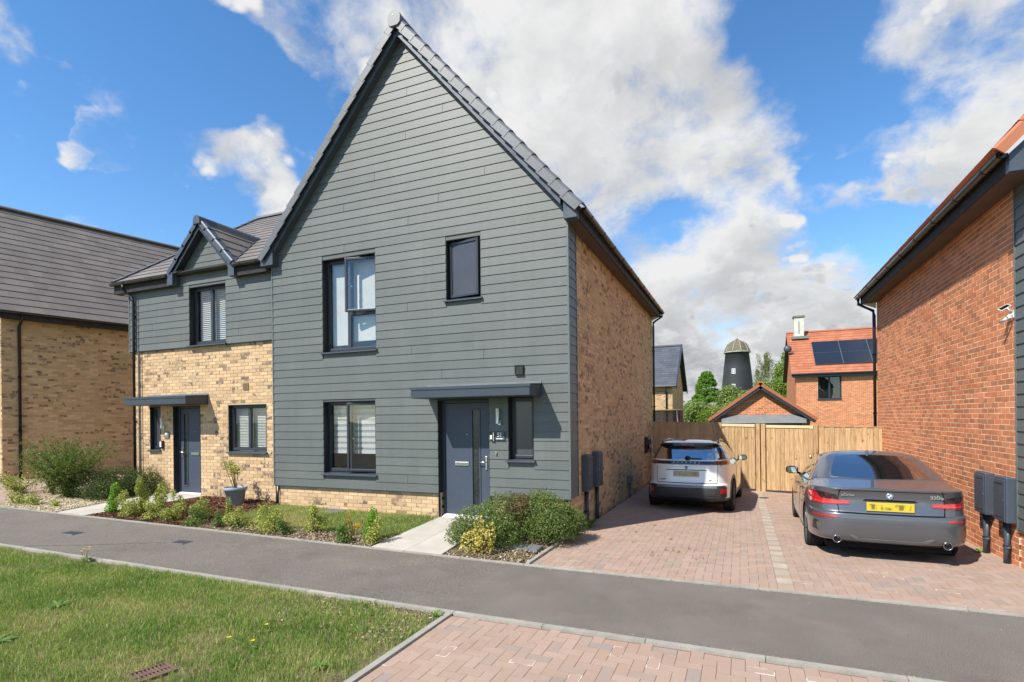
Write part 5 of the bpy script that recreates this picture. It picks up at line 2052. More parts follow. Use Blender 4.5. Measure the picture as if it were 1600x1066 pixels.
# garage
ga = thing('garage', 'red brick garage with low red tiled gable just behind the gates', 'garage', (3.35, 18, -.5))
gx0, gx1, gy = 1.55, 5.15, 16.0
gap_ = lambda u: 1.86 + min(u, 3.6 - u) * .72
brick_wall(ga, (gx0, gy, 0), (1, 0, 0), (0, -1, 0), -.5, 3.2, 0, 3.6, MAT['red'], MAT['mortar_red'], top=gap_, min_px=99, openings=[(.45, 3.3, -.5, 1.62)])
box('side_wall', (gx0, gx0 + .1, gy + .13, gy + 5.5, -.5, 1.85), MAT['mortar_red'], ga)
box('side_wall', (gx1 - .1, gx1, gy + .13, gy + 5.5, -.5, 1.85), MAT['mortar_red'], ga)
box('rear_wall', (gx0 + .1, gx1 - .1, gy + 5.4, gy + 5.5, -.5, 1.85), MAT['mortar_red'], ga)
simple_box_roof(ga, gx0, gx1, gy, gy + 5.5, 1.84, 3.14, 'y', MAT['redtile'], .22)
mk('door_hood', MB().prism([(gy - .30, 1.56), (gy - .006, 1.56), (gy - .006, 1.90), (gy - .28, 1.62)], 'x', gx0 + .30, gx1 - .16), MAT['lead'], ga)
mk('garage_door', MB().box(gx0 + .45, gx0 + 3.3, gy + .06, gy + .10, -.5, 1.6), MAT['anth2'], ga)

# red brick house behind on the right
bh = thing('house', 'red brick house with solar panels on its red roof, behind the garage', 'house', (11, 38, -.5), group='houses of the street')
by = 35.0
bx0, bx1 = 6.25, 17.0
ob = [(7.62, 9.06, 2.92, 4.56), (12.2, 13.2, 3.3, 4.56), (7.7, 9.0, -.2, .98), (10.6, 12.1, -.2, .98)]
brick_wall(bh, (bx0, by, 0), (1, 0, 0), (0, -1, 0), -.6, 4.9, 0, bx1 - bx0, MAT['red'], MAT['mortar_red'], min_px=99, openings=[(a - bx0, b - bx0, c, d) for a, b, c, d in ob])
brick_wall(bh, (bx0, by, 0), (0, 1, 0), (-1, 0, 0), -.6, 7.9, .13, 8.0, MAT['red'], MAT['mortar_red'], min_px=99, top=lambda u: 4.9 + min(u, 8.1 - u) * .78)
box('rear_wall', (bx0, bx1, by + 8.0, by + 8.1, -.6, 4.9), MAT['mortar_red'], bh)
simple_box_roof(bh, bx0, bx1, by, by + 8.1, 4.95, 8.25, 'x', MAT['redtile'], .30, .33, .33, .03)
for i, o_ in enumerate(ob):
    win(bh, *o_, by, .08, lights=(.5,) if i != 1 else (1.0,), blind='none', sill=True, room=1.5)
mk('gutter', MB().tube([(bx0 - .3, by - .36, 4.72), (bx1, by - .36, 4.72)], .07, 8), MAT['black'], bh)
mk('fascia', MB().box(bx0 - .25, bx1, by - .28, by - .02, 4.52, 4.66), MAT['anth2'], bh)
ch = thing('chimney', None, None, (6.75, 38.6, 7.8))
ch.parent = bh
ch.matrix_parent_inverse = world_of(bh).inverted()
mk('stack', MB().box(6.45, 7.12, 38.3, 39.0, 7.6, 9.35), M('cream_chimney_render', srgb(196, 194, 182), .8, .3), ch)
mk('cap', MB().box(6.38, 7.19, 38.22, 39.08, 9.35, 9.46), MAT['lead'], ch)
mk('slot', MB().box(6.75, 6.81, 38.285, 38.31, 8.1, 9.0), MAT['lead'], ch)
mk('flashing', MB().box(6.25, 7.35, 38.05, 38.29, 7.66, 7.86), MAT['lead'], ch)
RSb = (8.25 - 4.95) / 4.05
kb_ = 1 / math.hypot(1, RSb)
Sb_ = Vector((0, kb_, RSb * kb_))
Nb_ = Vector((0, -RSb * kb_, kb_))
pv_m = M('dark_solar_cells', srgb(34, 38, 46), .18, .7, var=None, fine=None, coat=.4)
pvf = M('solar_panel_frame', srgb(80, 88, 96), .4, .5, var=None)
for i in range(4):
    for j in range(2):
        c = Vector((7.55 + i * 1.75, by - .3, 4.95 - .3 * RSb)) + Sb_ * (1.05 + j * 1.5) + Nb_ * .10
        t = thing('solar_panel', 'black solar panel on the red roof behind, %s row, %s' % (('lower', 'upper')[j], ('leftmost', 'second from left', 'third from left', 'fourth from left')[i]), 'solar panel', c, group='solar panels on the red roof')
        c0 = c + Vector((.85, 0, 0)) + Sb_ * .72
        o = link('glass', unit_cube('solar_glass', pv_m), None, t)
        o.matrix_basis = frame(c0 + Nb_ * .006, (1.70, 0, 0), Sb_ * 1.45, Nb_ * .03)
        o = link('frame', unit_cube('solar_frame', pvf), None, t)
        o.matrix_basis = frame(c0 - Nb_ * .01, (1.748, 0, 0), Sb_ * 1.498, Nb_ * .03)
sd_ = thing('satellite_dish', 'small dark satellite dish on the side wall of the red house behind', 'satellite dish', (6.2, 36.5, 6.7))
mk('dish', MB().lathe([(0, 0), (.14, .02), (.28, .09), (.27, .10), (.13, .035), (0, .012)], 18, 'y', (5.86, 36.4, 6.75)), MAT['anth2'], sd_, smooth=True)
mk('arm', MB().tube([(6.3, 36.6, 6.55), (5.9, 36.6, 6.55), (5.86, 36.42, 6.72)], .03, 6), MAT['black'], sd_)

# slate house behind on the left
sh = thing('house', 'slate roofed buff brick house seen past the end of the side wall', 'house', (-4, 33, -.6), group='houses of the street')
sx0, sx1, sy0, sy1 = -9.5, -1.70, 30.0, 37.5
brick_wall(sh, (sx0, sy0, 0), (1, 0, 0), (0, -1, 0), -.7, 4.1, 0, sx1 - sx0, MAT['buff'], MAT['mortar_buff'], min_px=99)
brick_wall(sh, (sx1, sy0, 0), (0, 1, 0), (1, 0, 0), -.7, 7.2, .13, 7.5, MAT['buff'], MAT['mortar_buff'], min_px=99, top=lambda u: 3.9 + min(u, 7.5 - u) * .78)
box('rear_wall', (sx0, sx1 - .15, sy1 - .1, sy1, -.7, 4.1), MAT['mortar_buff'], sh)
simple_box_roof(sh, sx0, sx1, sy0, sy1, 4.15, 7.15, 'x', MAT['slate'], .28, .5, .28, .012)
for sg in (1, -1):
    q = []
    ymid = (sy0 + sy1) / 2
    ye = sy0 - .32 if sg == 1 else sy1 + .32
    for x in (sx1 + .26, sx1 + .33):
        q += [(x, ymid, 7.02), (x, ye, 4.15 - .26 - .18), (x, ye, 4.15 - .26 + .08), (x, ymid, 7.26)]
    mk('barge_board', MB().add(q, [(0, 1, 2, 3), (7, 6, 5, 4), (0, 4, 5, 1), (1, 5, 6, 2), (2, 6, 7, 3), (3, 7, 4, 0)]), MAT['anth'], sh)
downpipe(sh, [(-2.1, 29.66, 3.9), (-2.1, 29.9, 3.6), (-2.1, 29.9, 0)], .05)
mk('gutter', MB().tube([(sx0, sy0 - .34, 3.92), (sx1 + .28, sy0 - .34, 3.92)], .07, 8), MAT['black'], sh)
tr = thing('trampoline', 'garden trampoline with dark safety net standing behind the brown fence', 'trampoline', (-.3, 16, -.6))
m = MB()
for i in range(14):
    a, b = 2 * math.pi * i / 14, 2 * math.pi * (i + 1) / 14
    m.add([(-.9 + 1.0 * math.cos(a), 18 + 1.0 * math.sin(a), .1), (-.9 + 1.0 * math.cos(b), 18 + 1.0 * math.sin(b), .1), (-.9 + 1.0 * math.cos(b), 18 + 1.0 * math.sin(b), 2.15), (-.9 + 1.0 * math.cos(a), 18 + 1.0 * math.sin(a), 2.15)], [(0, 1, 2, 3)])
netm, k, p, out = new_mat('black_mesh_net')
p.inputs['Base Color'].default_value = (.01, .01, .012, 1)
trn = k.n('ShaderNodeBsdfTransparent')
mx = k.n('ShaderNodeMixShader')
mx.inputs[0].default_value = .75
k.nt.links.new(trn.outputs[0], mx.inputs[1])
k.nt.links.new(p.outputs[0], mx.inputs[2])
k.nt.links.new(mx.outputs[0], out.inputs[0])
mk('net', m, netm, tr)
mk('top_ring', MB().tube([(-.9 + 1.02 * math.cos(a), 18 + 1.02 * math.sin(a), 2.17) for a in np.linspace(0, 2 * math.pi, 25)], .03, 6), M('dull_yellow_ring', srgb(150, 140, 80), .6, .3), tr)
mk('base_ring', MB().tube([(-.9 + 1.15 * math.cos(a), 18 + 1.15 * math.sin(a), .1) for a in np.linspace(0, 2 * math.pi, 25)], .06, 6), MAT['anth'], tr)
for i in range(6):
    a = i * math.pi / 3 + .35
    x, y = -.9 + 1.08 * math.cos(a), 18 + 1.08 * math.sin(a)
    mk('pole', MB().tube([(x, y, -.6), (x, y, 1.6), (-.9 + 1.0 * math.cos(a), 18 + 1.0 * math.sin(a), 2.2)], .03, 6), MAT['steel'], tr)

# windmill tower
wm_ = thing('windmill_tower', 'tall tapering black windmill tower with pale ogee cap and no sails', 'windmill', (2.1, 100, -1))
tx, ty = 2.12, 100
tar = M('tarred_brick', srgb(46, 48, 52), .65, .4, var=(.5, .18), fine=(6, .10), bump=(4, .3, .05))
m = MB()
prof = [(3.35, -1), (2.75, 6.5), (2.35, 10.5), (2.05, 13.2), (2.12, 13.25), (2.12, 13.5)]
m.lathe(prof, 32, 'z', (tx, ty, 0))
mk('tower', m, tar, wm_, smooth=True)
capm = M('weathered_cap_boards', srgb(102, 94, 76), .75, .3, var=(.8, .2), fine=(8, .1))
cp = [(2.38, 13.45), (2.30, 13.55), (1.98, 14.3), (1.62, 15.05), (1.15, 15.42), (.55, 15.68), (.15, 16.0), (0, 16.08)]
mk('cap', MB().lathe(cp, 10, 'z', (tx, ty, 0)), capm, wm_)
ribm = M('white_cap_ribs', srgb(168, 164, 154), .6, .4, var=None)
for i in range(10):
    a = 2 * math.pi * i / 10
    mk('rib', MB().tube([(tx + r_ * 1.01 * math.cos(a), ty + r_ * 1.01 * math.sin(a), z_ + .01) for r_, z_ in cp[1:6]], .055, 5), ribm, wm_)
mk('cap_rim', MB().lathe([(2.12, 13.38), (2.36, 13.38), (2.36, 13.48), (2.2, 13.56)], 20, 'z', (tx, ty, 0)), ribm, wm_)
for (wx, wz, w_, h_) in ((-.62, 9.85, .62, .95), (-.66, 7.0, .66, 1.0)):
    rr = 2.05 + (13.2 - wz) / 6.7 * .7
    yy_ = ty - math.sqrt(max(.1, (rr + .06) ** 2 - wx ** 2))
    w = thing('window', None, None, (tx + wx, yy_, wz))
    w.parent = wm_
    w.matrix_parent_inverse = world_of(wm_).inverted()
    m = MB()
    for a, b, c, d in ((-w_ / 2, -w_ / 2 + .1, -h_ / 2, h_ / 2), (w_ / 2 - .1, w_ / 2, -h_ / 2, h_ / 2), (-w_ / 2 + .1, w_ / 2 - .1, h_ / 2 - .1, h_ / 2), (-w_ / 2 + .1, w_ / 2 - .1, -h_ / 2, -h_ / 2 + .1), (-.04, .04, -h_ / 2 + .1, h_ / 2 - .1), (-w_ / 2 + .1, -.04, -.04, .04), (.04, w_ / 2 - .1, -.04, .04)):
        m.box(tx + wx + a, tx + wx + b, yy_ - .12, yy_ + .3, wz + c, wz + d)
    mk('frame', m, MAT['white'], w)
    mk('pane', MB().box(tx + wx - w_ / 2 + .1, tx + wx + w_ / 2 - .1, yy_ - .08, yy_ + .3, wz - h_ / 2 + .1, wz + h_ / 2 - .1), MAT['lead'], w)

# ------------------------------------------------------------------ cars


def loft(levels, nth=96, per=5, zpow=(.45, .97)):
    """stack of plan outlines. level = (z_rear, y_rear, z_side, half_width, z_front, y_front, exponent)"""
    L = np.array(levels, float)
    n = len(L)
    out = []
    for i in range(n - 1):
        p0, p1, p2, p3 = L[max(i - 1, 0)], L[i], L[i + 1], L[min(i + 2, n - 1)]
        for k in range(per):
            t = k / per
            # gentle tangents keep the creases
            m1, m2 = (p2 - p0) * .36, (p3 - p1) * .36
            t2, t3 = t * t, t ** 3
            out.append((2 * t3 - 3 * t2 + 1) * p1 + (t3 - 2 * t2 + t) * m1 + (-2 * t3 + 3 * t2) * p2 + (t3 - t2) * m2)
    out.append(L[-1])
    vs = []
    for (zr, yr, zs, w, zf, yf, ex) in out:
        yc, hl = (yr + yf) / 2, (yf - yr) / 2
        for j in range(nth):
            a = 2 * math.pi * j / nth
            c, s = math.cos(a), math.sin(a)
            x = w * math.copysign(abs(c) ** (2 / ex), c)
            yy = math.copysign(abs(s) ** (2 / ex), s)
            k = sstep(zpow[0], zpow[1], abs(yy))
            ze = zr if s < 0 else zf
            vs.append((x, yc + hl * yy, zs * (1 - k) + ze * k))
    fs = []
    m = len(out)
    for i in range(m - 1):
        for j in range(nth):
            fs.append((i * nth + j, i * nth + (j + 1) % nth, (i + 1) * nth + (j + 1) % nth, (i + 1) * nth + j))
    for base, flip in ((0, True), ((m - 1) * nth, False)):
        c = np.mean([vs[base + j] for j in range(nth)], axis=0)
        vs.append(tuple(c))
        ci = len(vs) - 1
        for j in range(nth):
            a, b = base + j, base + (j + 1) % nth
            fs.append((b, a, ci) if flip else (a, b, ci))
    me = bpy.data.meshes.new('loft')
    me.from_pydata(vs, [], fs)
    bm = bmesh.new()
    bm.from_mesh(me)
    bmesh.ops.recalc_face_normals(bm, faces=bm.faces)
    bm.to_mesh(me)
    bm.free()
    me.polygons.foreach_set('use_smooth', [True] * len(me.polygons))
    return me


class Skin:
    """lays trim pieces on a car body by casting their outline onto it"""

    def __init__(self, me):
        bm = bmesh.new()
        bm.from_mesh(me)
        self.bvh = BVHTree.FromBMesh(bm)
        bm.free()

    def piece(self, name, poly, view, mat, parent, off=.005, maxlen=.07, smooth=True, sink=.01, local=True):
        bm = bmesh.new()
        v = [bm.verts.new((a, b, 0)) for a, b in poly]
        bm.faces.new(v)
        bmesh.ops.triangulate(bm, faces=bm.faces[:])
        for _ in range(5):
            es = [e for e in bm.edges if e.calc_length() > maxlen]
            if not es:
                break
            bmesh.ops.subdivide_edges(bm, edges=es, cuts=1, use_grid_fill=False)
            bmesh.ops.triangulate(bm, faces=[f for f in bm.faces if len(f.verts) > 3])
        dirs = {'rear': Vector((0, 1, 0)), 'left': Vector((1, 0, 0)), 'right': Vector((-1, 0, 0)), 'top': Vector((0, 0, -1))}
        d = dirs[view]
        nrm = {}
        for q in bm.verts:
            a, b = q.co.x, q.co.y
            o = {'rear': Vector((a, -6, b)), 'left': Vector((-4, a, b)), 'right': Vector((4, a, b)), 'top': Vector((a, b, 5))}[view]
            h, n, _, _ = self.bvh.ray_cast(o, d)
            if h is None:
                h, n, _, _ = self.bvh.find_nearest(o + d * (5.2 if view == 'rear' else 3.2))
            if n.dot(d) > 0:
                n = -n
            n = (n - d * .6).normalized()
            q.co = h + n * off
            nrm[q] = n
        bd = [e for e in bm.edges if len(e.link_faces) == 1]
        low = {}
        for e in bd:
            for q in e.verts:
                if q not in low:
                    low[q] = bm.verts.new(q.co - nrm[q] * (off + sink))
        for e in bd:
            a, b = e.verts
            bm.faces.new((a, b, low[b], low[a]))
        bmesh.ops.recalc_face_normals(bm, faces=bm.faces)
        me = bpy.data.meshes.new(name)
        bm.to_mesh(me)
        bm.free()
        if smooth:
            me.polygons.foreach_set('use_smooth', [True] * len(me.polygons))
            me.set_sharp_from_angle(angle=R(50)) if hasattr(me, 'set_sharp_from_angle') else None
        return link(name, me, mat, parent, local)

    def y_at(self, x, z):
        h = self.bvh.ray_cast(Vector((x, -6, z)), Vector((0, 1, 0)))[0]
        return h.y if h is not None else 0


def strip(pts, w):
    """closed outline of a thin band along a polyline in 2-D"""
    up, dn = [], []
    for i, p in enumerate(pts):
        a, b = pts[max(i - 1, 0)], pts[min(i + 1, len(pts) - 1)]
        dx, dy = b[0] - a[0], b[1] - a[1]
        l = math.hypot(dx, dy) or 1
        up.append((p[0] - dy / l * w / 2, p[1] + dx / l * w / 2))
        dn.append((p[0] + dy / l * w / 2, p[1] - dx / l * w / 2))
    return up + dn[::-1]


def mirror(poly):
    return [(-a, b) for a, b in poly][::-1]


def paint(name, col, metal=.0, rough=.28, flake=0):
    m, k, p, out = new_mat(name)
    P = pos(k)
    c = k.mix(k.remap(k.noise(P, 2.2, 4, .6), .35, .7), col, [min(1, x * 1.08) for x in col])
    k.set(p.inputs['Base Color'], c)
    p.inputs['Metallic'].default_value = metal
    k.set(p.inputs['Roughness'], k.remap(k.noise(P, 5, 5, .65), .35, .7, rough - .04, rough + .08))
    p.inputs['Coat Weight'].default_value = 1.0
    k.set(p.inputs['Coat Roughness'], k.remap(k.noise(P, 9, 5, .65), .4, .7, .02, .09))
    return m


PAINT_GREY = paint('metallic_grey_paint', srgb(92, 94, 99), .5, .34)
PAINT_WHITE = paint('pearl_white_paint', srgb(224, 220, 212), .1, .32)
PAINT_BLACK = paint('gloss_black_paint', srgb(22, 23, 26), .0, .12)
MAT['rubber'] = M('tyre_rubber', srgb(38, 38, 39), .85, .25, var=(6, .15), fine=(80, .12))
MAT['alloy'] = M('grey_alloy', srgb(120, 122, 126), .35, .5, metal=.7, var=None)
MAT['under'] = M('black_underbody', srgb(20, 20, 21), .8, .2, var=None, fine=None)
MAT['clad_black'] = M('satin_black_bumper_plastic', srgb(52, 53, 55), .5, .45, var=(5, .1), fine=(120, .12))
MAT['silverplastic'] = M('dull_silver_trim', srgb(118, 120, 122), .4, .5, metal=.3, var=None)
MAT['seam'] = M('panel_gap', srgb(14, 14, 15), .9, .1, var=None, fine=None)


def lamp_mat(name, col, rough=.12):
    m, k, p, out = new_mat(name)
    P = pos(k)
    c = k.mix(k.remap(k.noise(P, 30, 2), .35, .65), [x * .75 for x in col], col)
    k.set(p.inputs['Base Color'], c)
    p.inputs['Roughness'].default_value = rough
    p.inputs['Coat Weight'].default_value = 1
    p.inputs['Coat Roughness'].default_value = .02
    return m


MAT['redlamp'] = lamp_mat('red_lamp_lens', (.55, .012, .018))
MAT['darklamp'] = lamp_mat('smoked_lamp_lens', (.035, .012, .014))
MAT['darkchrome'] = M('dark_chrome', (.30, .30, .31), .25, .5, metal=1, var=None, fine=None)
MAT['chrome'] = M('chrome', (.70, .71, .73), .2, .5, metal=1, var=None, fine=None)


def plate_mat(name, a, b, s, th):
    """reg plate whose characters cannot be read in the photograph: soft smudges only"""
    m, k, p, out = new_mat(name)
    o = k.n('ShaderNodeTexCoord').outputs['Object']
    mp = k.n('ShaderNodeMapping')
    mp.inputs['Scale'].default_value = (1, .001, .45)
    k.set(mp.inputs[0], o)
    nz = k.noise(mp.outputs[0], s, 2, .5)
    sp = k.n('ShaderNodeSeparateXYZ')
    k.set(sp.inputs[0], o)
    edge = k.math('MULTIPLY', k.remap(k.math('ABSOLUTE', sp.outputs[2]), .045, .025), k.remap(k.math('ABSOLUTE', sp.outputs[0]), .25, .21))
    k.set(p.inputs['Base Color'], k.mix(k.math('MULTIPLY', k.remap(nz, th, th + .14, 0, 1, True), edge), a, b))
    p.inputs['Roughness'].default_value = .35
    return m


def wheel(car, x, y, r, w, side, rim_r):
    t = thing('wheel', None, None, (x, y, r))
    t.parent = car
    h = w / 2
    prof = [(rim_r, -h * .86), (rim_r + .02, -h * .95), (r - .035, -h * .98), (r - .012, -h * .86), (r, -h * .62)]
    # tread with grooves
    for g_ in (-.42, -.14, .14, .42):
        prof += [(r, (g_ - .05) * h), (r - .009, (g_ - .045) * h), (r - .009, (g_ + .045) * h), (r, (g_ + .05) * h)]
    prof += [(r, h * .62), (r - .012, h * .86), (r - .035, h * .98), (rim_r + .02, h * .95), (rim_r, h * .86)]
    mk('tyre', MB().lathe(prof, 40, 'x'), MAT['rubber'], t, True)
    s = side
    mk('rim', MB().lathe([(rim_r, -h * .8), (rim_r, h * .8)], 32, 'x').lathe([(rim_r + .004, s * h * .86), (rim_r - .02, s * h * .9), (rim_r - .03, s * h * .6)], 32, 'x'), MAT['alloy'], t, True, smooth=True)
    m = MB()
    for i in range(10):
        a = 2 * math.pi * (i // 2) / 5 + (.16 if i % 2 else -.16)
        a2 = 2 * math.pi * (i // 2) / 5 + (.30 if i % 2 else -.30)
        c, s_ = math.cos(a), math.sin(a)
        m.tube([(s * h * .55, .05 * c, .05 * s_), (s * h * .75, (rim_r - .02) * math.cos(a2), (rim_r - .02) * math.sin(a2))], [.022, .018], 6)
    m.lathe([(.0, s * h * .66), (.06, s * h * .62), (.07, s * h * .4)], 16, 'x')
    mk('spokes', m, MAT['alloy'], t, True)
    mk('brake_disc', MB().lathe([(0, s * h * .1), (rim_r * .75, s * h * .1), (rim_r * .75, s * h * .2), (0, s * h * .2)], 24, 'x'), MAT['under'], t, True)
    return t


def cut_arches(me, wheels, mats, xin):
    """open the wheel arches with cylinders; the inside of each arch is underbody black"""
    body = bpy.data.objects.new('tmp_body', me)
    COL.objects.link(body)
    for m_ in mats:
        me.materials.append(m_)
    tmp = []
    for (x, y, z, r) in wheels:
        mb = MB()
        s = 1 if x > 0 else -1
        prof = [(0, s * xin), (r, s * xin), (r, s * 1.3), (0, s * 1.3)]
        mb.lathe(prof, 40, 'x', (0, y, z))
        c = mb.mesh('cutter')
        bmx = bmesh.new()
        bmx.from_mesh(c)
        bmesh.ops.remove_doubles(bmx, verts=bmx.verts, dist=1e-5)
        bmesh.ops.recalc_face_normals(bmx, faces=bmx.faces)
        bmx.to_mesh(c)
        bmx.free()
        c.materials.append(MAT['under'])
        co = bpy.data.objects.new('cutter', c)
        COL.objects.link(co)
        md = body.modifiers.new('b', 'BOOLEAN')
        md.operation = 'DIFFERENCE'
        md.solver = 'EXACT'
        md.material_mode = 'TRANSFER'
        md.object = co
        tmp.append(co)
    dg = bpy.context.evaluated_depsgraph_get()
    nm = bpy.data.meshes.new_from_object(body.evaluated_get(dg))
    for o in tmp + [body]:
        bpy.data.objects.remove(o)
    return nm


def face_mats(me, fn):
    for p in me.polygons:
        k = fn(p.center, p.normal)
        if k is not None:
            p.material_index = k


def finish_body(me, name, mats, parent, ang=32):
    me.name = name
    me.polygons.foreach_set('use_smooth', [True] * len(me.polygons))
    me.set_sharp_from_angle(angle=R(ang))
    return link(name, me, None, parent, True)


def mirrorpod(car, x, y, z, s, mat):
    t = thing('door_mirror', None, None, (x, y, z))
    t.parent = car
    m = MB()
    ring = []
    for k_, (dx, sc_) in enumerate(((0.0, .55), (.05, .9), (.14, 1.0), (.19, .75), (.205, .3))):
        ring.append([(s * dx, .10 * sc_ * math.copysign(abs(math.cos(a)) ** .6, math.cos(a)), .075 * sc_ * math.copysign(abs(math.sin(a)) ** .6, math.sin(a)) + .07) for a in np.linspace(0, 2 * math.pi, 16, endpoint=False)])
    vs = [v for rg in ring for v in rg]
    fs = [(i * 16 + j, i * 16 + (j + 1) % 16, (i + 1) * 16 + (j + 1) % 16, (i + 1) * 16 + j) for i in range(4) for j in range(16)]
    fs += [tuple(range(16)), tuple(range(79, 63, -1))]
    mk('shell', MB().add(vs, fs), mat, t, True, smooth=True)
    mk('stalk', MB().tube([(-s * .04, .02, .0), (s * .06, .01, .03)], .022, 8), MAT['under'], t, True)
    mk('mirror_glass', MB().box(*sorted((s * .03, s * .18)), -.105, -.09, .02, .12), MAT['carglass'], t, True)


# ---- grey saloon -----------------------------------------------------------------------
SAL = [
    (.26, -.78, .20, .78, .18, 3.40, 6), (.275, -.90, .21, .86, .19, 3.52, 7), (.305, -.965, .25, .895, .24, 3.58, 7.5),
    (.35, -1.005, .31, .905, .30, 3.62, 7.5), (.44, -1.03, .42, .912, .40, 3.64, 7), (.555, -1.042, .55, .914, .52, 3.65, 7), (.65, -1.036, .64, .914, .58, 3.645, 7),
    (.672, -1.012, .68, .913, .62, 3.64, 7), (.685, -.985, .71, .911, .64, 3.635, 7), (.79, -.966, .78, .907, .67, 3.62, 7),
    (.87, -.962, .835, .902, .70, 3.58, 7), (.93, -.972, .875, .897, .73, 3.52, 7), (.978, -.992, .905, .89, .745, 3.45, 7),
    (.992, -.992, .92, .885, .76, 3.40, 7), (1.000, -.965, .93, .880, .78, 3.30, 7), (1.025, -.80, .94, .873, .84, 3.0, 6),
    (1.055, -.60, .952, .865, .91, 2.6, 5.5), (1.075, -.47, .965, .855, .97, 2.30, 5.5), (1.09, -.42, .985, .842, 1.0, 2.15, 6),
    (1.17, -.21, 1.06, .800, 1.08, 1.98, 6.5), (1.27, .06, 1.17, .735, 1.20, 1.72, 6.5), (1.355, .32, 1.27, .672, 1.31, 1.45, 6), (1.392, .46, 1.335, .625, 1.37, 1.27, 5.5),
    (1.415, .60, 1.385, .545, 1.405, 1.10, 4.5), (1.430, .74, 1.418, .40, 1.425, 1.0, 4), (1.437, .84, 1.433, .2, 1.435, .94, 3)]
car = thing('parked_car', 'dark grey saloon parked tail out beside the red brick wall', 'car', (4.385, .80, gz(4.4, 2.0) - .012), R(-1.2), group='cars parked on the two drives')
car.rotation_euler = (math.atan(-.0245), 0, R(-1.2))
me = loft(SAL)
sk = Skin(me)
W = [(.8, 0, .325, .365), (-.8, 0, .325, .365), (.8, 2.851, .325, .365), (-.8, 2.851, .325, .365)]
nm = cut_arches(me, W, [PAINT_GREY, MAT['under']], .60)


def fm_s(c, n):
    if c.z < .235 and n.z < -.3:
        return 1
    return None


ui = [i for i, m_ in enumerate(nm.materials) if m_ == MAT['under']]
face_mats(nm, lambda c, n: ui[0] if (c.z < .27 and n.z < -.25) else None)
finish_body(nm, 'body', None, car)
for (x, y, z, r) in W:
    wheel(car, x * 1.0 if abs(x) < .79 else math.copysign(.79, x), y, .325, .235, 1 if x > 0 else -1, .235)
# glass
P_ = sk.piece
rw = [(-.60, 1.10), (-.3, 1.088), (0, 1.084), (.3, 1.088), (.60, 1.10), (.545, 1.22), (.47, 1.345), (.44, 1.368), (.22, 1.380), (0, 1.384), (-.22, 1.380), (-.44, 1.368), (-.47, 1.345), (-.545, 1.22)]
P_('rear_window', rw, 'rear', MAT['carglass'], car, .003)
for s, vw in ((1, 'right'), (-1, 'left')):
    P_('rear_door_window', [(.30, 1.015), (.92, 1.0), (.92, 1.30), (.70, 1.285), (.48, 1.20)], vw, MAT['carglass'], car, .004)
    P_('front_door_window', [(.98, 1.0), (1.96, .985), (1.75, 1.10), (1.45, 1.255), (1.2, 1.31), (.98, 1.31)], vw, MAT['carglass'], car, .004)
    P_('quarter_window', [(.06, 1.035), (.26, 1.02), (.42, 1.17), (.36, 1.145)], vw, MAT['carglass'], car, .004)
    P_('window_trim', strip([(.0, 1.015), (.5, .985), (1.2, .972), (2.0, .962)], .022), vw, MAT['black'], car, .006)
    P_('door_seam', strip([(.33, .98), (.36, .75), (.52, .55), (.55, .34)], .009), vw, MAT['seam'], car, .0015)
    P_('door_seam', strip([(.95, .97), (.95, .34)], .009), vw, MAT['seam'], car, .0015)
    P_('door_seam', strip([(2.05, .95), (2.02, .34)], .009), vw, MAT['seam'], car, .0015)
    P_('sill_trim', strip([(.42, .235), (2.45, .235)], .05), vw, MAT['clad_black'], car, .006)
    for yh in (.50, 1.42):
        xx = .90 * s
        mk('door_handle', MB().tube([(xx * 1.0, yh - .11, .845), (xx + s * .03, yh - .08, .85), (xx + s * .03, yh + .08, .85), (xx, yh + .11, .845)], .014, 8), PAINT_GREY, car, True, smooth=True)
    mirrorpod(car, s * .87, 1.86, .97, s, PAINT_BLACK)
# windscreen
P_('roof_panel', [(-.40, .62), (.40, .62), (.40, 1.2), (-.40, 1.2)], 'top', PAINT_GREY, car, .002)
# lamps: an L lying on its side, thick at the corner
for s in (1, -1):
    poly = [(.45, .783), (.60, .776), (.76, .770), (.872, .774), (.892, .84), (.884, .905), (.862, .935), (.835, .935), (.80, .868), (.775, .842), (.60, .830), (.45, .824)]
    pd = [(.57, .834), (.77, .846), (.79, .872), (.828, .934), (.74, .928), (.60, .902)]
    if s < 0:
        poly, pd = mirror(poly), mirror(pd)
    lampo = P_('tail_light', poly, 'rear', MAT['redlamp'], car, .012, .05)
    P_('smoked_lens', pd, 'rear', MAT['darklamp'], car, .009, .05)
    ln = strip([(.47, .800), (.66, .794), (.84, .797)], .012)
    if s < 0:
        ln = mirror(ln)
    P_('light_bar', ln, 'rear', lamp_mat('bright_red_lens', (.8, .05, .04)), car, .0165, .05)
    rf = [(.60, .605), (.86, .602), (.86, .625), (.60, .628)]
    P_('reflector', rf if s > 0 else mirror(rf), 'rear', MAT['redlamp'], car, .006, .06)
    av = [(.80, .40), (.865, .41), (.855, .53), (.84, .545), (.80, .53), (.83, .50), (.825, .43)]
    P_('air_slot', av if s > 0 else mirror(av), 'rear', MAT['black'], car, .004, .05)
    ls = strip([(.555, .985), (.575, .90), (.585, .80), (.575, .68)], .009)
    P_('boot_seam', ls if s > 0 else mirror(ls), 'rear', MAT['seam'], car, .0145 if False else .004, .05)
P_('bumper_seam', strip([(-.58, .675), (-.3, .668), (.3, .668), (.58, .675)], .012), 'rear', MAT['seam'], car, .002)
P_('lip_shadow_line', strip([(-.60, .962), (-.3, .966), (0, .967), (.3, .966), (.60, .962)], .006), 'rear', MAT['seam'], car, .002)
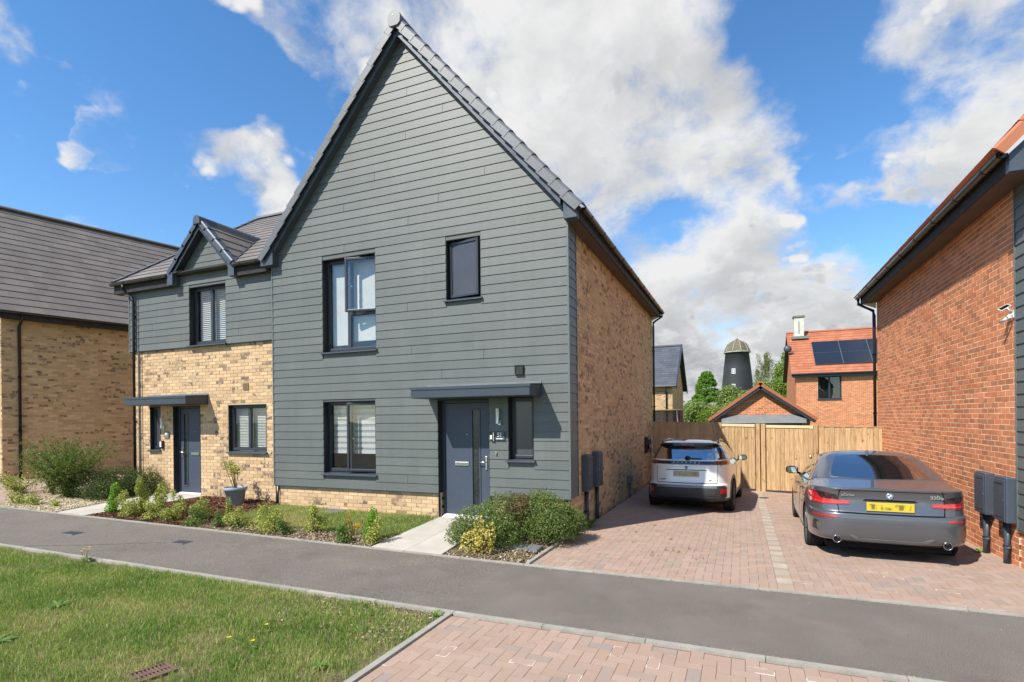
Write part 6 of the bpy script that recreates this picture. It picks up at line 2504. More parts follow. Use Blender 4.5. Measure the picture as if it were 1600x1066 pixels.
P_('plate_recess', [(-.335, .70), (.335, .70), (.40, .775), (.38, .845), (-.38, .845), (-.40, .775)], 'rear', PAINT_GREY, car, .001)
yp = sk.y_at(0, .76)
o = mk('number_plate', MB().box(-.26, .26, -.006, .006, -.056, .056), plate_mat('blurred_yellow_plate', (.56, .42, .03), (.16, .13, .03), 13, .46), car, True, bevel=.003)
o.location = (0, yp - .022, .765)
P_('plate_lamp_ledge', [(-.30, .836), (.30, .836), (.27, .856), (-.27, .856)], 'rear', MAT['seam'], car, .012)
# diffuser panel and pipes
P_('bumper_insert', [(-.40, .335), (-.32, .300), (.32, .300), (.40, .335), (.46, .385), (.42, .385), (.34, .34), (-.34, .34), (-.42, .385), (-.46, .385)], 'rear', MAT['silverplastic'], car, .008)  # silver strip paints the crease highlight along the insert's outline
P_('lower_valance', [(-.60, .268), (.60, .268), (.56, .30), (.36, .295), (-.36, .295), (-.56, .30)], 'rear', MAT['clad_black'], car, .004)
for s in (1, -1):
    xx = s * .60
    yy_ = sk.y_at(xx, .32)
    mk('exhaust_pipe', MB().lathe([(.052, .25), (.052, -.03), (.047, -.036), (.040, -.03), (.040, .20)], 22, 'y', (xx, yy_ + .0, .315)), MAT['darkchrome'], car, True, smooth=True)
    mk('exhaust_bore', MB().lathe([(0, -.012), (.0402, -.012)], 18, 'y', (xx, yy_, .315)), MAT['under'], car, True)
# roundel and letters
yb_ = sk.y_at(0, .905)
bd = thing('badge', None, None, (0, yb_ - .008, .905))
bd.parent = car
mk('ring', MB().lathe([(0, .004), (.040, .004), (.0405, -.002), (.037, -.005), (.034, -.004), (0, -.004)], 28, 'y'), MAT['chrome'], bd, True, smooth=True)
mk('collar', MB().lathe([(.0345, -.0045), (.0335, -.0062), (.0235, -.0062), (.0225, -.0045)], 28, 'y'), MAT['lead'], bd, True)
blu = M('badge_blue', (.02, .12, .42), .2, .5, var=None, fine=None)
for q in range(4):
    a0 = q * math.pi / 2
    pts = [(0, 0)] + [(.023 * math.cos(a0 + math.pi / 2 * i / 6), .023 * math.sin(a0 + math.pi / 2 * i / 6)) for i in range(7)]
    mk('quarter', MB().prism(pts, 'y', -.0065, -.004), blu if q % 2 else MAT['white'], bd, True)
for ch, a in (('B', 130), ('M', 90), ('W', 50)):
    text_mesh(ch, .012, MAT['white'], 'letter', bd, Matrix.Translation((.0285 * math.cos(R(a)), -.0066, .0285 * math.sin(R(a)))) @ FACE_Y @ Matrix.Rotation(R(a - 90), 4, 'Z'), True, .0005)
o = text_mesh('330e', .062, MAT['chrome'], 'lettering', car, Matrix.Translation((.50, sk.y_at(.50, .905) - .006, .905)) @ FACE_Y @ Matrix.Rotation(0, 4, 'Z'), True, .003, bold=.002, xs=1.15)
o = text_mesh('xDrive', .050, MAT['chrome'], 'lettering', car, Matrix.Translation((-.47, sk.y_at(-.47, .905) - .010, .905)) @ FACE_Y, True, .003, bold=.001, xs=1.1)
fin = MB()
fy0, fz = .50, 1.40
fin.add([(-.022, fy0, fz), (.022, fy0, fz), (.022, fy0 + .17, fz + .02), (-.022, fy0 + .17, fz + .02), (-.004, fy0 + .005, fz + .065), (.004, fy0 + .005, fz + .065), (.004, fy0 + .06, fz + .05), (-.004, fy0 + .06, fz + .05)],
        [(3, 2, 1, 0), (4, 5, 6, 7), (0, 1, 5, 4), (1, 2, 6, 5), (2, 3, 7, 6), (3, 0, 4, 7)])
mk('aerial_fin', fin, PAINT_GREY, car, True, bevel=.004)
mk('underbody', MB().box(-.70, .70, -.75, 3.3, .17, .24), MAT['under'], car, True)

# ---- white crossover ---------------------------------------------------------------------
SUV = [
    (.25, -.62, .23, .76, .22, 3.15, 6), (.265, -.76, .245, .84, .24, 3.28, 6), (.33, -.82, .30, .870, .29, 3.34, 6),
    (.42, -.85, .38, .880, .36, 3.38, 5.6), (.50, -.862, .45, .884, .44, 3.40, 5.4), (.585, -.862, .56, .886, .55, 3.41, 5.2), (.615, -.850, .60, .886, .58, 3.41, 5),
    (.635, -.815, .63, .886, .62, 3.40, 5), (.68, -.800, .68, .886, .68, 3.39, 5), (.80, -.785, .78, .884, .78, 3.36, 5),
    (.93, -.770, .88, .878, .87, 3.28, 5), (.995, -.770, .93, .870, .92, 3.15, 5), (1.02, -.755, .95, .865, .94, 3.0, 5),
    (1.08, -.735, .985, .850, .97, 2.75, 5), (1.115, -.715, 1.01, .838, 1.0, 2.45, 5), (1.14, -.69, 1.04, .822, 1.04, 2.2, 5.5),
    (1.25, -.60, 1.14, .775, 1.14, 1.98, 6), (1.36, -.50, 1.26, .715, 1.26, 1.72, 6), (1.405, -.47, 1.33, .680, 1.34, 1.55, 5.5), (1.425, -.53, 1.37, .665, 1.37, 1.48, 5.5),
    (1.445, -.56, 1.395, .65, 1.40, 1.42, 5.5), (1.465, -.545, 1.42, .63, 1.43, 1.34, 5), (1.495, -.36, 1.465, .56, 1.47, 1.2, 4.5), (1.518, -.05, 1.503, .42, 1.505, 1.0, 4), (1.528, .3, 1.522, .2, 1.524, .75, 3)]
car = thing('parked_car', 'white crossover with black roof parked tail out by the buff brick wall', 'car', (1.57, 4.05, gz(1.6, 5.2) - .012), R(-3.2), group='cars parked on the two drives')
car.rotation_euler = (math.atan(-.02), 0, R(-3.2))
me = loft(SUV)
sk = Skin(me)
P_ = sk.piece
W = [(.8, 0, .335, .385), (-.8, 0, .335, .385), (.8, 2.605, .335, .385), (-.8, 2.605, .335, .385)]
nm = cut_arches(me, W, [PAINT_WHITE, MAT['under'], PAINT_BLACK, MAT['clad_black']], .58)
idx = {m_: i for i, m_ in enumerate(nm.materials)}


def fm_c(c, n):
    if c.z < .29 and n.z < -.25:
        return idx[MAT['under']]
    if c.z > 1.395 or (c.z > 1.36 and abs(c.x) > .60) or (c.z > 1.125 and c.y < -.28):
        return idx[PAINT_BLACK]
    if c.z < .60 and c.y < -.62:
        return idx[MAT['clad_black']]
    if c.z < .34:
        return idx[MAT['clad_black']]
    return None


inside = idx[MAT['under']]
for p in nm.polygons:
    if p.material_index != inside:
        k_2 = fm_c(p.center, p.normal)
        if k_2 is not None:
            p.material_index = k_2
finish_body(nm, 'body', None, car)
for (x, y, z, r) in W:
    wheel(car, math.copysign(.775, x), y, .335, .215, 1 if x > 0 else -1, .22)
    # arch cladding ring
    s = 1 if x > 0 else -1
    arc = [(y + .415 * math.cos(a), .335 + .415 * math.sin(a)) for a in np.linspace(math.pi * 1.02, -.06, 22)]
    arc = [(a, max(.25, b)) for a, b in arc]
    P_('arch_trim', strip(arc, .07), 'right' if s > 0 else 'left', MAT['clad_black'], car, .008, .08)
P_('rear_window', [(-.655, 1.125), (-.3, 1.115), (.3, 1.115), (.655, 1.125), (.60, 1.28), (.545, 1.385), (.3, 1.395), (-.3, 1.395), (-.545, 1.385), (-.60, 1.28)], 'rear', MAT['carglass'], car, .004)
for s, vw in ((1, 'right'), (-1, 'left')):
    P_('rear_quarter_trim', [(-.50, 1.10), (-.30, 1.06), (-.20, 1.30), (-.36, 1.32)], vw, PAINT_BLACK, car, .004)
    P_('rear_door_window', [(-.24, 1.06), (.62, 1.04), (.62, 1.35), (.1, 1.34), (-.12, 1.28)], vw, MAT['carglass'], car, .005)
    P_('front_door_window', [(.68, 1.04), (1.80, 1.03), (1.66, 1.15), (1.40, 1.31), (1.2, 1.35), (.68, 1.355)], vw, MAT['carglass'], car, .005)
    P_('door_seam', strip([(.65, 1.03), (.65, .36)], .009), vw, MAT['seam'], car, .0015)
    P_('door_seam', strip([(-.10, 1.03), (.1, .8), (.38, .65), (.42, .40)], .009), vw, MAT['seam'], car, .0015)
    P_('sill_cladding', [(.42, .24), (2.2, .24), (2.2, .36), (.42, .36)], vw, MAT['clad_black'], car, .008)
    mirrorpod(car, s * .85, 1.78, .99, s, PAINT_BLACK)
    mk('roof_rail', MB().tube([(s * .58, -.25, 1.46), (s * .585, -.15, 1.505), (s * .56, .5, 1.525), (s * .55, 1.0, 1.50), (s * .55, 1.1, 1.47)], .017, 8), PAINT_BLACK, car, True, smooth=True)
    ps = strip([(.605, 1.02), (.61, .90), (.60, .64)], .008)
    P_('tailgate_seam', ps if s > 0 else mirror(ps), 'rear', MAT['seam'], car, .002, .05)
    tl = [(.50, 1.022), (.80, 1.018), (.842, 1.030), (.815, 1.095), (.70, 1.098), (.50, 1.085)]
    P_('tail_light', tl if s > 0 else mirror(tl), 'rear', MAT['darklamp'], car, .010, .05)
    for q in range(3):
        c0 = .60 + q * .075
        cl = [(c0, 1.032), (c0 + .022, 1.030), (c0 + .045, 1.083), (c0 + .022, 1.085)]
        P_('light_claw', cl if s > 0 else mirror(cl), 'rear', MAT['redlamp'], car, .0135, .05)
    rf = [(.665, .435), (.765, .435), (.765, .535), (.68, .535)]
    P_('reflector', rf if s > 0 else mirror(rf), 'rear', MAT['redlamp'], car, .010, .05)
P_('black_band', [(-.50, 1.020), (.50, 1.020), (.50, 1.088), (-.50, 1.088)], 'rear', PAINT_BLACK, car, .008)
P_('bumper_insert', [(-.58, .40), (.58, .40), (.58, .53), (-.58, .53)], 'rear', MAT['clad_black'], car, .012)
P_('bumper_step', [(-.60, .545), (.60, .545), (.60, .60), (-.60, .60)], 'rear', MAT['silverplastic'], car, .003)
P_('diffuser', [(-.55, .27), (.55, .27), (.58, .335), (-.58, .335)], 'rear', MAT['black'], car, .004)
P_('plate_recess', [(-.34, .745), (.34, .745), (.40, .90), (-.40, .90)], 'rear', PAINT_WHITE, car, .001)
P_('plate_ledge', [(-.41, .897), (.41, .897), (.40, .912), (-.40, .912)], 'rear', MAT['seam'], car, .006)
P_('tailgate_seam', strip([(-.60, .64), (0, .635), (.60, .64)], .012), 'rear', MAT['seam'], car, .003)
o = mk('number_plate', MB().box(-.26, .26, -.006, .006, -.056, .056), plate_mat('blurred_pale_plate', (.40, .35, .20), (.27, .24, .15), 9, .46), car, True, bevel=.003)
o.location = (0, sk.y_at(0, .825) - .012, .825)
P_('spoiler_lip', [(-.56, 1.412), (.56, 1.412), (.56, 1.428), (-.56, 1.428)], 'rear', PAINT_BLACK, car, .004)
P_('high_brake_light', [(-.13, 1.432), (.13, 1.432), (.13, 1.448), (-.13, 1.448)], 'rear', MAT['redlamp'], car, .006)
yw = sk.y_at(0, 1.14)
mk('rear_wiper', MB().tube([(.0, yw - .03, 1.135), (.05, yw - .03, 1.15), (.30, sk.y_at(.3, 1.14) - .022, 1.142)], [.022, .014, .008], 8), MAT['black'], car, True, smooth=True)
mk('wiper_cap', MB().lathe([(0, -.02), (.05, -.015), (.06, .01)], 14, 'y', (.02, yw - .02, 1.14)), MAT['black'], car, True, smooth=True)
for i, chh in enumerate('PEUGEOT'):
    xx = (i - 3) * .085
    text_mesh(chh, .042, MAT['chrome'], 'letter', car, Matrix.Translation((xx, sk.y_at(xx, 1.054) - .0105, 1.054)) @ FACE_Y, True, .001)
text_mesh('e-2008', .045, MAT['anth'], 'lettering', car, Matrix.Translation((-.47, sk.y_at(-.47, .70) - .006, .70)) @ FACE_Y, True, .002, bold=.001, xs=1.2)
text_mesh('GT', .04, MAT['anth'], 'lettering', car, Matrix.Translation((.47, sk.y_at(.47, .70) - .006, .70)) @ FACE_Y, True, .002, bold=.001)
# heraldic shield badge
shp = [(-.030, .030), (.030, .030), (.030, -.008), (.018, -.030), (0, -.042), (-.018, -.030), (-.030, -.008)]
o = mk('badge', MB().prism(shp, 'y', -.006, .002), MAT['silverplastic'], car, True, bevel=.003)
o.location = (0, sk.y_at(0, .955) - .004, .955)
mk('underbody', MB().box(-.68, .68, -.55, 3.0, .19, .30), MAT['under'], car, True)

# ------------------------------------------------------------------ plants


def leaf_quads(C, Nn, size, asp=.5, rng=RNG, droop=0.0, bend=.25):
    """one bent four-cornered leaf per row: C centres, Nn rough facing directions"""
    n = len(C)
    size = np.broadcast_to(np.asarray(size, float), (n,))
    Nn = Nn / (np.linalg.norm(Nn, axis=1, keepdims=True) + 1e-9)
    t = rng.normal(size=(n, 3))
    t[:, 2] -= droop
    t -= Nn * (t * Nn).sum(1, keepdims=True)
    t /= np.linalg.norm(t, axis=1, keepdims=True) + 1e-9
    b = np.cross(Nn, t)
    s = size[:, None]
    p0 = C - t * s * .5
    p1 = C + b * s * asp * .5 + Nn * s * bend * .35
    p2 = C + t * s * .5 - Nn * s * bend * .5
    p3 = C - b * s * asp * .5 + Nn * s * bend * .35
    V = np.stack([p0, p1, p2, p3], 1).reshape(-1, 3)
    F = np.arange(4 * n).reshape(n, 4)
    return V, F


def blob_points(blobs, n, rng=RNG, shell=.45, lump=.12):
    """points in the outer part of a set of ellipsoids (cx,cy,cz,rx,ry,rz)"""
    B = np.array(blobs, float)
    w = (B[:, 3] * B[:, 4] * B[:, 5]) ** (2 / 3)
    k = rng.choice(len(B), n, p=w / w.sum())
    d = rng.normal(size=(n, 3))
    d /= np.linalg.norm(d, axis=1, keepdims=True)
    # lumpy outline
    ph = np.sin(d[:, 0] * 9 + k) * np.sin(d[:, 1] * 8 + 2 * k) * np.sin(d[:, 2] * 9 + 3 * k)
    r = (1 - shell * rng.random(n) ** 2.0) * (1 + lump * ph + .05 * rng.normal(size=n))
    C = B[k, :3] + d * r[:, None] * B[k, 3:6]
    return C, d


def shrub(name, label, cat, blobs, n, size, mat, stems=6, stem_mat=None, group=None, asp=.55, shell=.45, lump=.12, base=None, up=.35, rnd=None, stem_r=.008, minz=None):
    bx = np.mean([b[0] for b in blobs]) if base is None else base[0]
    by_ = np.mean([b[1] for b in blobs]) if base is None else base[1]
    z0 = gz(bx, by_)
    t = thing(name, label, cat, (bx, by_, z0), group=group)
    C, d = blob_points(blobs, n, shell=shell, lump=lump)
    zz_ = np.array([gz(*c[:2]) for c in C[:1]])[0]
    keep = C[:, 2] > (zz_ + .015 if minz is None else minz)
    C, d = C[keep], d[keep]
    Nn = d + RNG.normal(size=C.shape) * .75
    Nn[:, 2] += up
    V, F = leaf_quads(C, Nn, size * RNG.uniform(.65, 1.25, len(C)), asp)
    r = RNG.random(len(C)) if rnd is None else rnd(C, d)
    me = np_mesh('foliage', V, F, r)
    link('foliage', me, mat, t)
    m = MB()
    for i in range(stems):
        b = blobs[i % len(blobs)]
        tx_, ty_ = b[0] + random.uniform(-.6, .6) * b[3], b[1] + random.uniform(-.6, .6) * b[4]
        tz = b[2] + b[5] * random.uniform(.1, .6)
        m.tube([(bx + (tx_ - bx) * .15, by_ + (ty_ - by_) * .15, z0 - .02), ((bx + tx_) / 2 + random.uniform(-.03, .03), (by_ + ty_) / 2, (z0 + tz) / 2), (tx_, ty_, tz)], [stem_r * 1.6, stem_r, stem_r * .5], 5)
    mk('stems', m, stem_mat or TWIG, t)
    return t


TWIG = M('brown_twig', srgb(92, 74, 54), .85, .2, var=(8, .2))
BARK = M('tree_bark', srgb(92, 80, 66), .9, .2, var=(2, .25), bump=(8, .5, .03))
L_HEBE = leaf_mat('hebe_leaf', [srgb(54, 74, 32), srgb(80, 102, 44), srgb(108, 126, 62), srgb(136, 146, 88)], rough=.42)
L_DARK = leaf_mat('dark_shrub_leaf', [srgb(38, 52, 26), srgb(54, 72, 34), srgb(78, 92, 48)], rough=.45)
L_EUO = leaf_mat('variegated_leaf', [srgb(92, 118, 48), srgb(138, 150, 62), srgb(186, 184, 92), srgb(206, 200, 122)], rough=.45)
L_GOLD = leaf_mat('golden_leaf', [srgb(170, 154, 62), srgb(206, 188, 92), srgb(222, 206, 130)], rough=.5)
L_LIME = leaf_mat('bright_green_leaf', [srgb(92, 140, 32), srgb(124, 168, 42)], rough=.4)
L_GREEN = leaf_mat('plain_green_leaf', [srgb(62, 88, 38), srgb(88, 116, 50), srgb(120, 142, 70)], rough=.5)
L_WISP = leaf_mat('willowy_leaf', [srgb(58, 78, 34), srgb(84, 108, 44), srgb(118, 138, 62)], rough=.5)
L_ORANGE = leaf_mat('orange_leaf', [srgb(206, 140, 34), srgb(228, 170, 50)], rough=.5)
L_TREE = leaf_mat('broadleaf_tree', [srgb(78, 104, 36), srgb(110, 136, 50), srgb(150, 166, 76)], rough=.6, trans=.4)
L_WILLOW = leaf_mat('grey_green_willow', [srgb(92, 118, 54), srgb(120, 144, 68), srgb(156, 170, 98)], rough=.6, trans=.4)
L_CONE = leaf_mat('conical_tree_leaf', [srgb(66, 104, 30), srgb(96, 138, 42), srgb(124, 160, 56)], rough=.55, trans=.4)
L_BIRCH = leaf_mat('birch_leaf', [srgb(96, 108, 62), srgb(128, 136, 84), srgb(158, 162, 112)], rough=.6, trans=.4)


# two mounded hebes by the corner of the house, one with a browned hollow
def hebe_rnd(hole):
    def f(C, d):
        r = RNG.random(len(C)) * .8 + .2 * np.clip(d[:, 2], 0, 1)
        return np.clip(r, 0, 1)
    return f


shrub('shrub', 'dark green rounded shrub beside the pale path, behind the small golden one', 'shrub',
      [(-1.00, -1.25, .26, .48, .44, .34), (-.88, -.72, .32, .42, .42, .38), (-1.18, -1.38, .15, .33, .30, .24), (-.70, -1.32, .18, .36, .34, .28)], 15000, .036, L_HEBE, group='shrubs in the front beds', rnd=hebe_rnd(0), lump=.16)
shrub('shrub', 'large bright green mounded shrub at the corner of the house beside the drive', 'shrub',
      [(-.22, -.62, .34, .42, .40, .38), (.02, -.55, .26, .32, .34, .31), (-.08, -.84, .22, .38, .34, .27), (-.40, -.40, .36, .34, .28, .38), (.12, -.38, .20, .26, .34, .26)], 17000, .035, L_HEBE, group='shrubs in the front beds', rnd=hebe_rnd(0), lump=.16)
L_BROWN = leaf_mat('browned_leaf', [srgb(84, 64, 46), srgb(112, 88, 62), srgb(96, 92, 56)], rough=.7, trans=.2)
shrub('shrub', 'browned dying patch of shrub in the hollow between the two green mounds', 'shrub', [(-.60, -.72, .48, .26, .24, .24)], 2200, .034, L_BROWN, group='shrubs in the front beds')
shrub('shrub', 'small golden variegated shrub in front of the dark rounded one', 'shrub',
      [(-.92, -1.78, .16, .16, .14, .18), (-.70, -1.82, .18, .12, .12, .20), (-.82, -1.72, .26, .10, .10, .26), (-.62, -1.76, .28, .07, .07, .22)], 850, .036, L_GOLD, group='shrubs in the front beds', asp=.7)
# row of variegated shrubs along the path
ROW = [(-9.02, -1.62, .55, .16, 'lime', 'bright lime green sprig at the left end of the row, beside the left path'),
       (-8.70, -1.66, .42, .16, 'euo', 'thin variegated shrub next to the lime green sprig'),
       (-8.42, -1.45, .72, .15, 'euo', 'tallest variegated shrub of the row, in front of the dark rounded bush'),
       (-8.05, -1.40, .60, .13, 'euo', 'slender variegated shrub right of the tallest one'),
       (-8.25, -1.78, .30, .22, 'euo', 'low variegated shrub on the bark edge below the tallest one'),
       (-7.72, -1.55, .66, .15, 'euo', 'variegated shrub with an upright spike near the left door'),
       (-7.58, -1.80, .28, .20, 'euo', 'low bushy variegated shrub under the first upright spike'),
       (-7.28, -1.58, .62, .12, 'euo', 'narrow upright variegated spike, second from the left door'),
       (-7.05, -1.78, .32, .24, 'euo', 'broad low variegated shrub left of the bark patch'),
       (-6.62, -1.62, .44, .22, 'euo', 'variegated shrub in the middle of the bark patch edge'),
       (-6.38, -1.82, .30, .20, 'green', 'plain green leafy shrub at the front edge of the bark'),
       (-5.92, -1.55, .52, .08, 'euo', 'single thin pale column of leaves right of the bark centre'),
       (-5.82, -1.86, .26, .14, 'green', 'small dark green shrub below the thin pale column'),
       (-5.45, -1.70, .34, .26, 'euo', 'wide variegated shrub in front of the grey plant pot'),
       (-5.02, -1.55, .46, .28, 'euo', 'large variegated shrub right of the grey plant pot'),
       (-4.62, -1.78, .38, .22, 'euo', 'variegated shrub before the black downpipe between the houses'),
       (-4.30, -1.88, .24, .15, 'green', 'small green shrub right of the variegated clump by the downpipe'),
       (-3.88, -1.62, .58, .15, 'euo', 'upright variegated shrub alone before the manhole cover'),
       (-3.02, -1.86, .24, .18, 'green', 'low greyish shrub left of the glossy upright one'),
       (-2.70, -1.72, .60, .11, 'lime', 'glossy bright green upright shrub beside the pale path'),
       (-2.52, -1.80, .42, .15, 'euo', 'yellowish shrub leaning on the glossy upright one')]
for i, (x, y, h, r, kd, lab) in enumerate(ROW):
    z = gz(x, y)
    h *= .88 if i < 7 else .70
    r *= 1.12
    bl = []
    nb = 3 + int(h * 4)
    for j in range(nb):
        f = j / max(1, nb - 1)
        rr = r * (1.0 - .55 * f) * random.uniform(.7, 1.0)
        bl.append((x + random.uniform(-.5, .5) * r * (1 - .4 * f), y + random.uniform(-.5, .5) * r, z + .06 + h * .85 * f, rr * .8 + .02, rr * .8 + .02, .07 + h * .10))
    mat = {'euo': L_EUO, 'lime': L_LIME, 'green': L_GREEN}[kd]
    shrub('shrub', lab, 'shrub', bl, int(380 + 1900 * (h * r * 6)), random.uniform(.028, .038) if kd != 'green' else .030, mat, stems=5, group='shrubs in the front beds', base=(x, y), asp=.68, shell=.8, minz=z + .01)
shrub('plant', 'small orange leaved plant left of the glossy upright shrub', 'plant', [(-3.18, -1.62, .32, .04, .04, .14), (-3.02, -1.60, .22, .08, .06, .06)], 70, .036, L_ORANGE, stems=3, group=None)
shrub('shrub', 'dark green low mounded bush beside the left path and brick wall', 'shrub',
      [(-11.0, -.35, .42, .62, .55, .40), (-10.62, -.05, .38, .50, .45, .40), (-11.45, -.55, .38, .55, .5, .36), (-10.85, -.75, .30, .45, .4, .30)], 17000, .042, L_DARK, group='shrubs in the front beds', rnd=hebe_rnd(0), lump=.18)


def wispy(label, x, y, nstem, h, spread, leaf, n, mat, lw=.4):
    z = gz(x, y)
    t = thing('bush', label, 'bush', (x, y, z), group='loose bushes by the left drive')
    m = MB()
    Cs = []
    for i in range(nstem):
        a = random.uniform(0, 2 * math.pi)
        l = h * random.uniform(.55, 1.05)
        s = spread * random.uniform(.3, 1.0)
        pts = []
        for j in range(6):
            f = j / 5
            pts.append(Vector((x + math.cos(a) * s * f ** 1.2 + random.uniform(-.02, .02), y + math.sin(a) * s * .8 * f ** 1.2, z + l * (f - .14 * f * f))))
        m.tube(pts, [.010 * (1 - .75 * j / 5) for j in range(6)], 5)
        for q in range(n // nstem):
            f = random.random() ** .75 * 4.9
            k_2 = int(f)
            p = pts[k_2].lerp(pts[k_2 + 1], f - k_2)
            Cs.append(p + Vector((random.gauss(0, .075), random.gauss(0, .075), random.gauss(0, .055))))
    C = np.array([tuple(c) for c in Cs])
    C = C[C[:, 2] > z + .03]
    Nn = RNG.normal(size=C.shape)
    Nn[:, 2] += .6
    V, F = leaf_quads(C, Nn, leaf * RNG.uniform(.6, 1.3, len(C)), lw)
    link('foliage', np_mesh('foliage', V, F, RNG.random(len(C))), mat, t)
    mk('stems', m, TWIG, t)
    return t


wispy('tall loose arching bush in front of the far left brick house', -12.0, -.85, 60, 1.60, 1.15, .062, 7000, L_WISP)
wispy('loose leaning bush at the left with long bare shoots', -12.75, -.8, 26, 1.65, .8, .060, 1700, L_WISP)
wispy('low sprawling grey green bush at the left picture edge', -13.6, -1.1, 22, .60, .9, .06, 1300, L_EUO)
for (x, y, lab) in ((-12.3, -1.75, 'pale variegated tuft at the gravel edge, left'), (-11.75, -1.72, 'pale variegated tuft at the gravel edge, middle'), (-11.0, -1.65, 'tiny pale tuft alone on the gravel')):
    z = gz(x, y)
    s_ = .5 if 'tiny' in lab else 1
    shrub('shrub', lab, 'shrub', [(x, y, z + .12 * s_, .2 * s_, .16 * s_, .16 * s_), (x + .15 * s_, y, z + .1 * s_, .14 * s_, .13 * s_, .14 * s_)], int(420 * s_), .045, L_EUO, group='shrubs in the front beds', shell=.8)

# pot with a little acer
pz = gz(-7.35, -.22)
px_, py_ = -7.30, -.25
pot = thing('plant_pot', 'grey blue round plant pot with a rim on the bark by the left wall', 'plant pot', (px_, py_, pz))
potm = M('blue_grey_pot', srgb(136, 146, 156), .5, .4, var=(5, .08))
mk('pot', MB().lathe([(0, pz), (.150, pz), (.158, pz + .012), (.205, pz + .30), (.228, pz + .305), (.236, pz + .325), (.236, pz + .365), (.226, pz + .372), (.212, pz + .365), (.205, pz + .31), (0, pz + .31)], 30, 'z', (px_, py_, 0)), potm, pot, smooth=True, bevel=0)
mk('compost', MB().lathe([(0, pz + .345), (.211, pz + .335)], 20, 'z', (px_, py_, 0)), MAT['soil'], pot)
t = thing('potted_plant', 'thin yellow green leafy plant growing in the grey pot', 'plant', (px_, py_, pz + .34))
m = MB()
Cs = []
for i in range(7):
    a = random.uniform(0, 6.28)
    l = random.uniform(.40, .62)
    tip = Vector((px_ - .10 + math.cos(a) * .20, py_ + math.sin(a) * .12, pz + .34 + l))
    b0 = Vector((px_ + math.cos(a) * .03, py_ + math.sin(a) * .03, pz + .33))
    mid = b0.lerp(tip, .55) + Vector((random.uniform(-.04, .04), 0, .04))
    m.tube([b0, mid, tip], [.009, .006, .003], 5)
    for q in range(48):
        p = mid.lerp(tip, random.uniform(.25, 1.05))
        Cs.append(tuple(p + Vector((random.gauss(0, .045), random.gauss(0, .045), random.gauss(0, .04)))))
C = np.array(Cs)
Nn = RNG.normal(size=C.shape)
Nn[:, 2] += 1
V, F = leaf_quads(C, Nn, .05 * RNG.uniform(.7, 1.3, len(C)), .45)
link('foliage', np_mesh('foliage', V, F, RNG.random(len(C))), leaf_mat('acer_leaf', [srgb(120, 136, 44), srgb(168, 172, 66), srgb(190, 184, 84)]), t)
mk('stems', m, TWIG, t)

# ------------------------------------------------------------------ loose ground cover


def scatter_rect(x0, x1, y0, y1, n, keep=None):
    X = RNG.uniform(x0, x1, n)
    Y = RNG.uniform(y0, y1, n)
    if keep is not None:
        k_2 = keep(X, Y)
        X, Y = X[k_2], Y[k_2]
    return X, Y


def chips(name, X, Y, size, mat, asp=.4, flat=.7, lift=.008):
    n = len(X)
    Z = np.array([gz(a, b) for a, b in zip(X, Y)]) + RNG.uniform(0, lift * 2, n)
    C = np.stack([X, Y, Z], 1)
    Nn = RNG.normal(size=(n, 3)) * (1 - flat)
    Nn[:, 2] += 1
    V, F = leaf_quads(C, Nn, size * RNG.uniform(.5, 1.4, n), asp, bend=.05)
    # give each chip a thickness: second, lower copy joined by sides is not seen; a tilted lid is enough at this size
    o = link(name, np_mesh(name, V, F, RNG.random(n)), mat)
    o['kind'] = 'stuff'
    return o


def chip_mat(name, cols, rough=.9):
    m, k, p, out = new_mat(name)
    a = k.n('ShaderNodeAttribute')
    a.attribute_name = 'rnd'
    ramp = k.n('ShaderNodeValToRGB')
    e = ramp.color_ramp.elements
    e[0].color = (*cols[0], 1)
    e[1].color = (*cols[-1], 1)
    for i, c in enumerate(cols[1:-1]):
        x = e.new((i + 1) / (len(cols) - 1))
        x.color = (*c, 1)
    k.set(ramp.inputs[0], a.outputs['Fac'])
    k.set(p.inputs['Base Color'], ramp.outputs[0])
    p.inputs['Roughness'].default_value = rough
    p.inputs['Specular IOR Level'].default_value = .25
    return m


barkm = chip_mat('bark_chips', [srgb(58, 38, 30), srgb(86, 56, 42), srgb(112, 76, 56), srgb(140, 104, 80)])
littm = chip_mat('woody_litter', [srgb(84, 66, 52), srgb(118, 98, 78), srgb(150, 132, 108), srgb(186, 172, 148)])
stonm = chip_mat('cream_gravel', [srgb(168, 154, 122), srgb(196, 184, 152), srgb(216, 206, 178), srgb(150, 136, 110)])


def in_bark(X, Y):
    return X > -9.18 + (Y + 2.05) * .20


X, Y = scatter_rect(-9.3, -6.35, -2.04, .36, 15000, in_bark)
chips('bark_mulch', X, Y, .055, barkm, .38, .55, .012)
X, Y = scatter_rect(-6.6, -2.5, -2.04, -1.42, 3600)
chips('woody_litter', X, Y, .042, littm, .45, .6)
X, Y = scatter_rect(-1.22, -.0, -2.04, -.2, 3600)
chips('bed_litter', X, Y, .042, littm, .45, .6)
X, Y = scatter_rect(-12.6, -10.2, -2.04, -.6, 12000, lambda a, b: (a < -10.25 + (b + 2.05) * -.1))
chips('gravel', X, Y, .030, stonm, .85, .75, .006)
X, Y = scatter_rect(-1.6, -.1, -4.8, -3.98, 900)
chips('verge_litter', X, Y, .03, littm, .5, .6)
X = RNG.uniform(-13, 6, 1500)
Y = np.where(RNG.random(1500) < .5, -2.13 - np.abs(RNG.normal(0, .035, 1500)), -3.88 + np.abs(RNG.normal(0, .035, 1500)))
chips('path_grit', X, Y, .012, littm, .8, .6, .003)
X, Y = scatter_rect(-12, 6, -3.85, -2.15, 420)
chips('path_grit', X, Y, .011, littm, .8, .6, .003)

# ------------------------------------------------------------------ grass


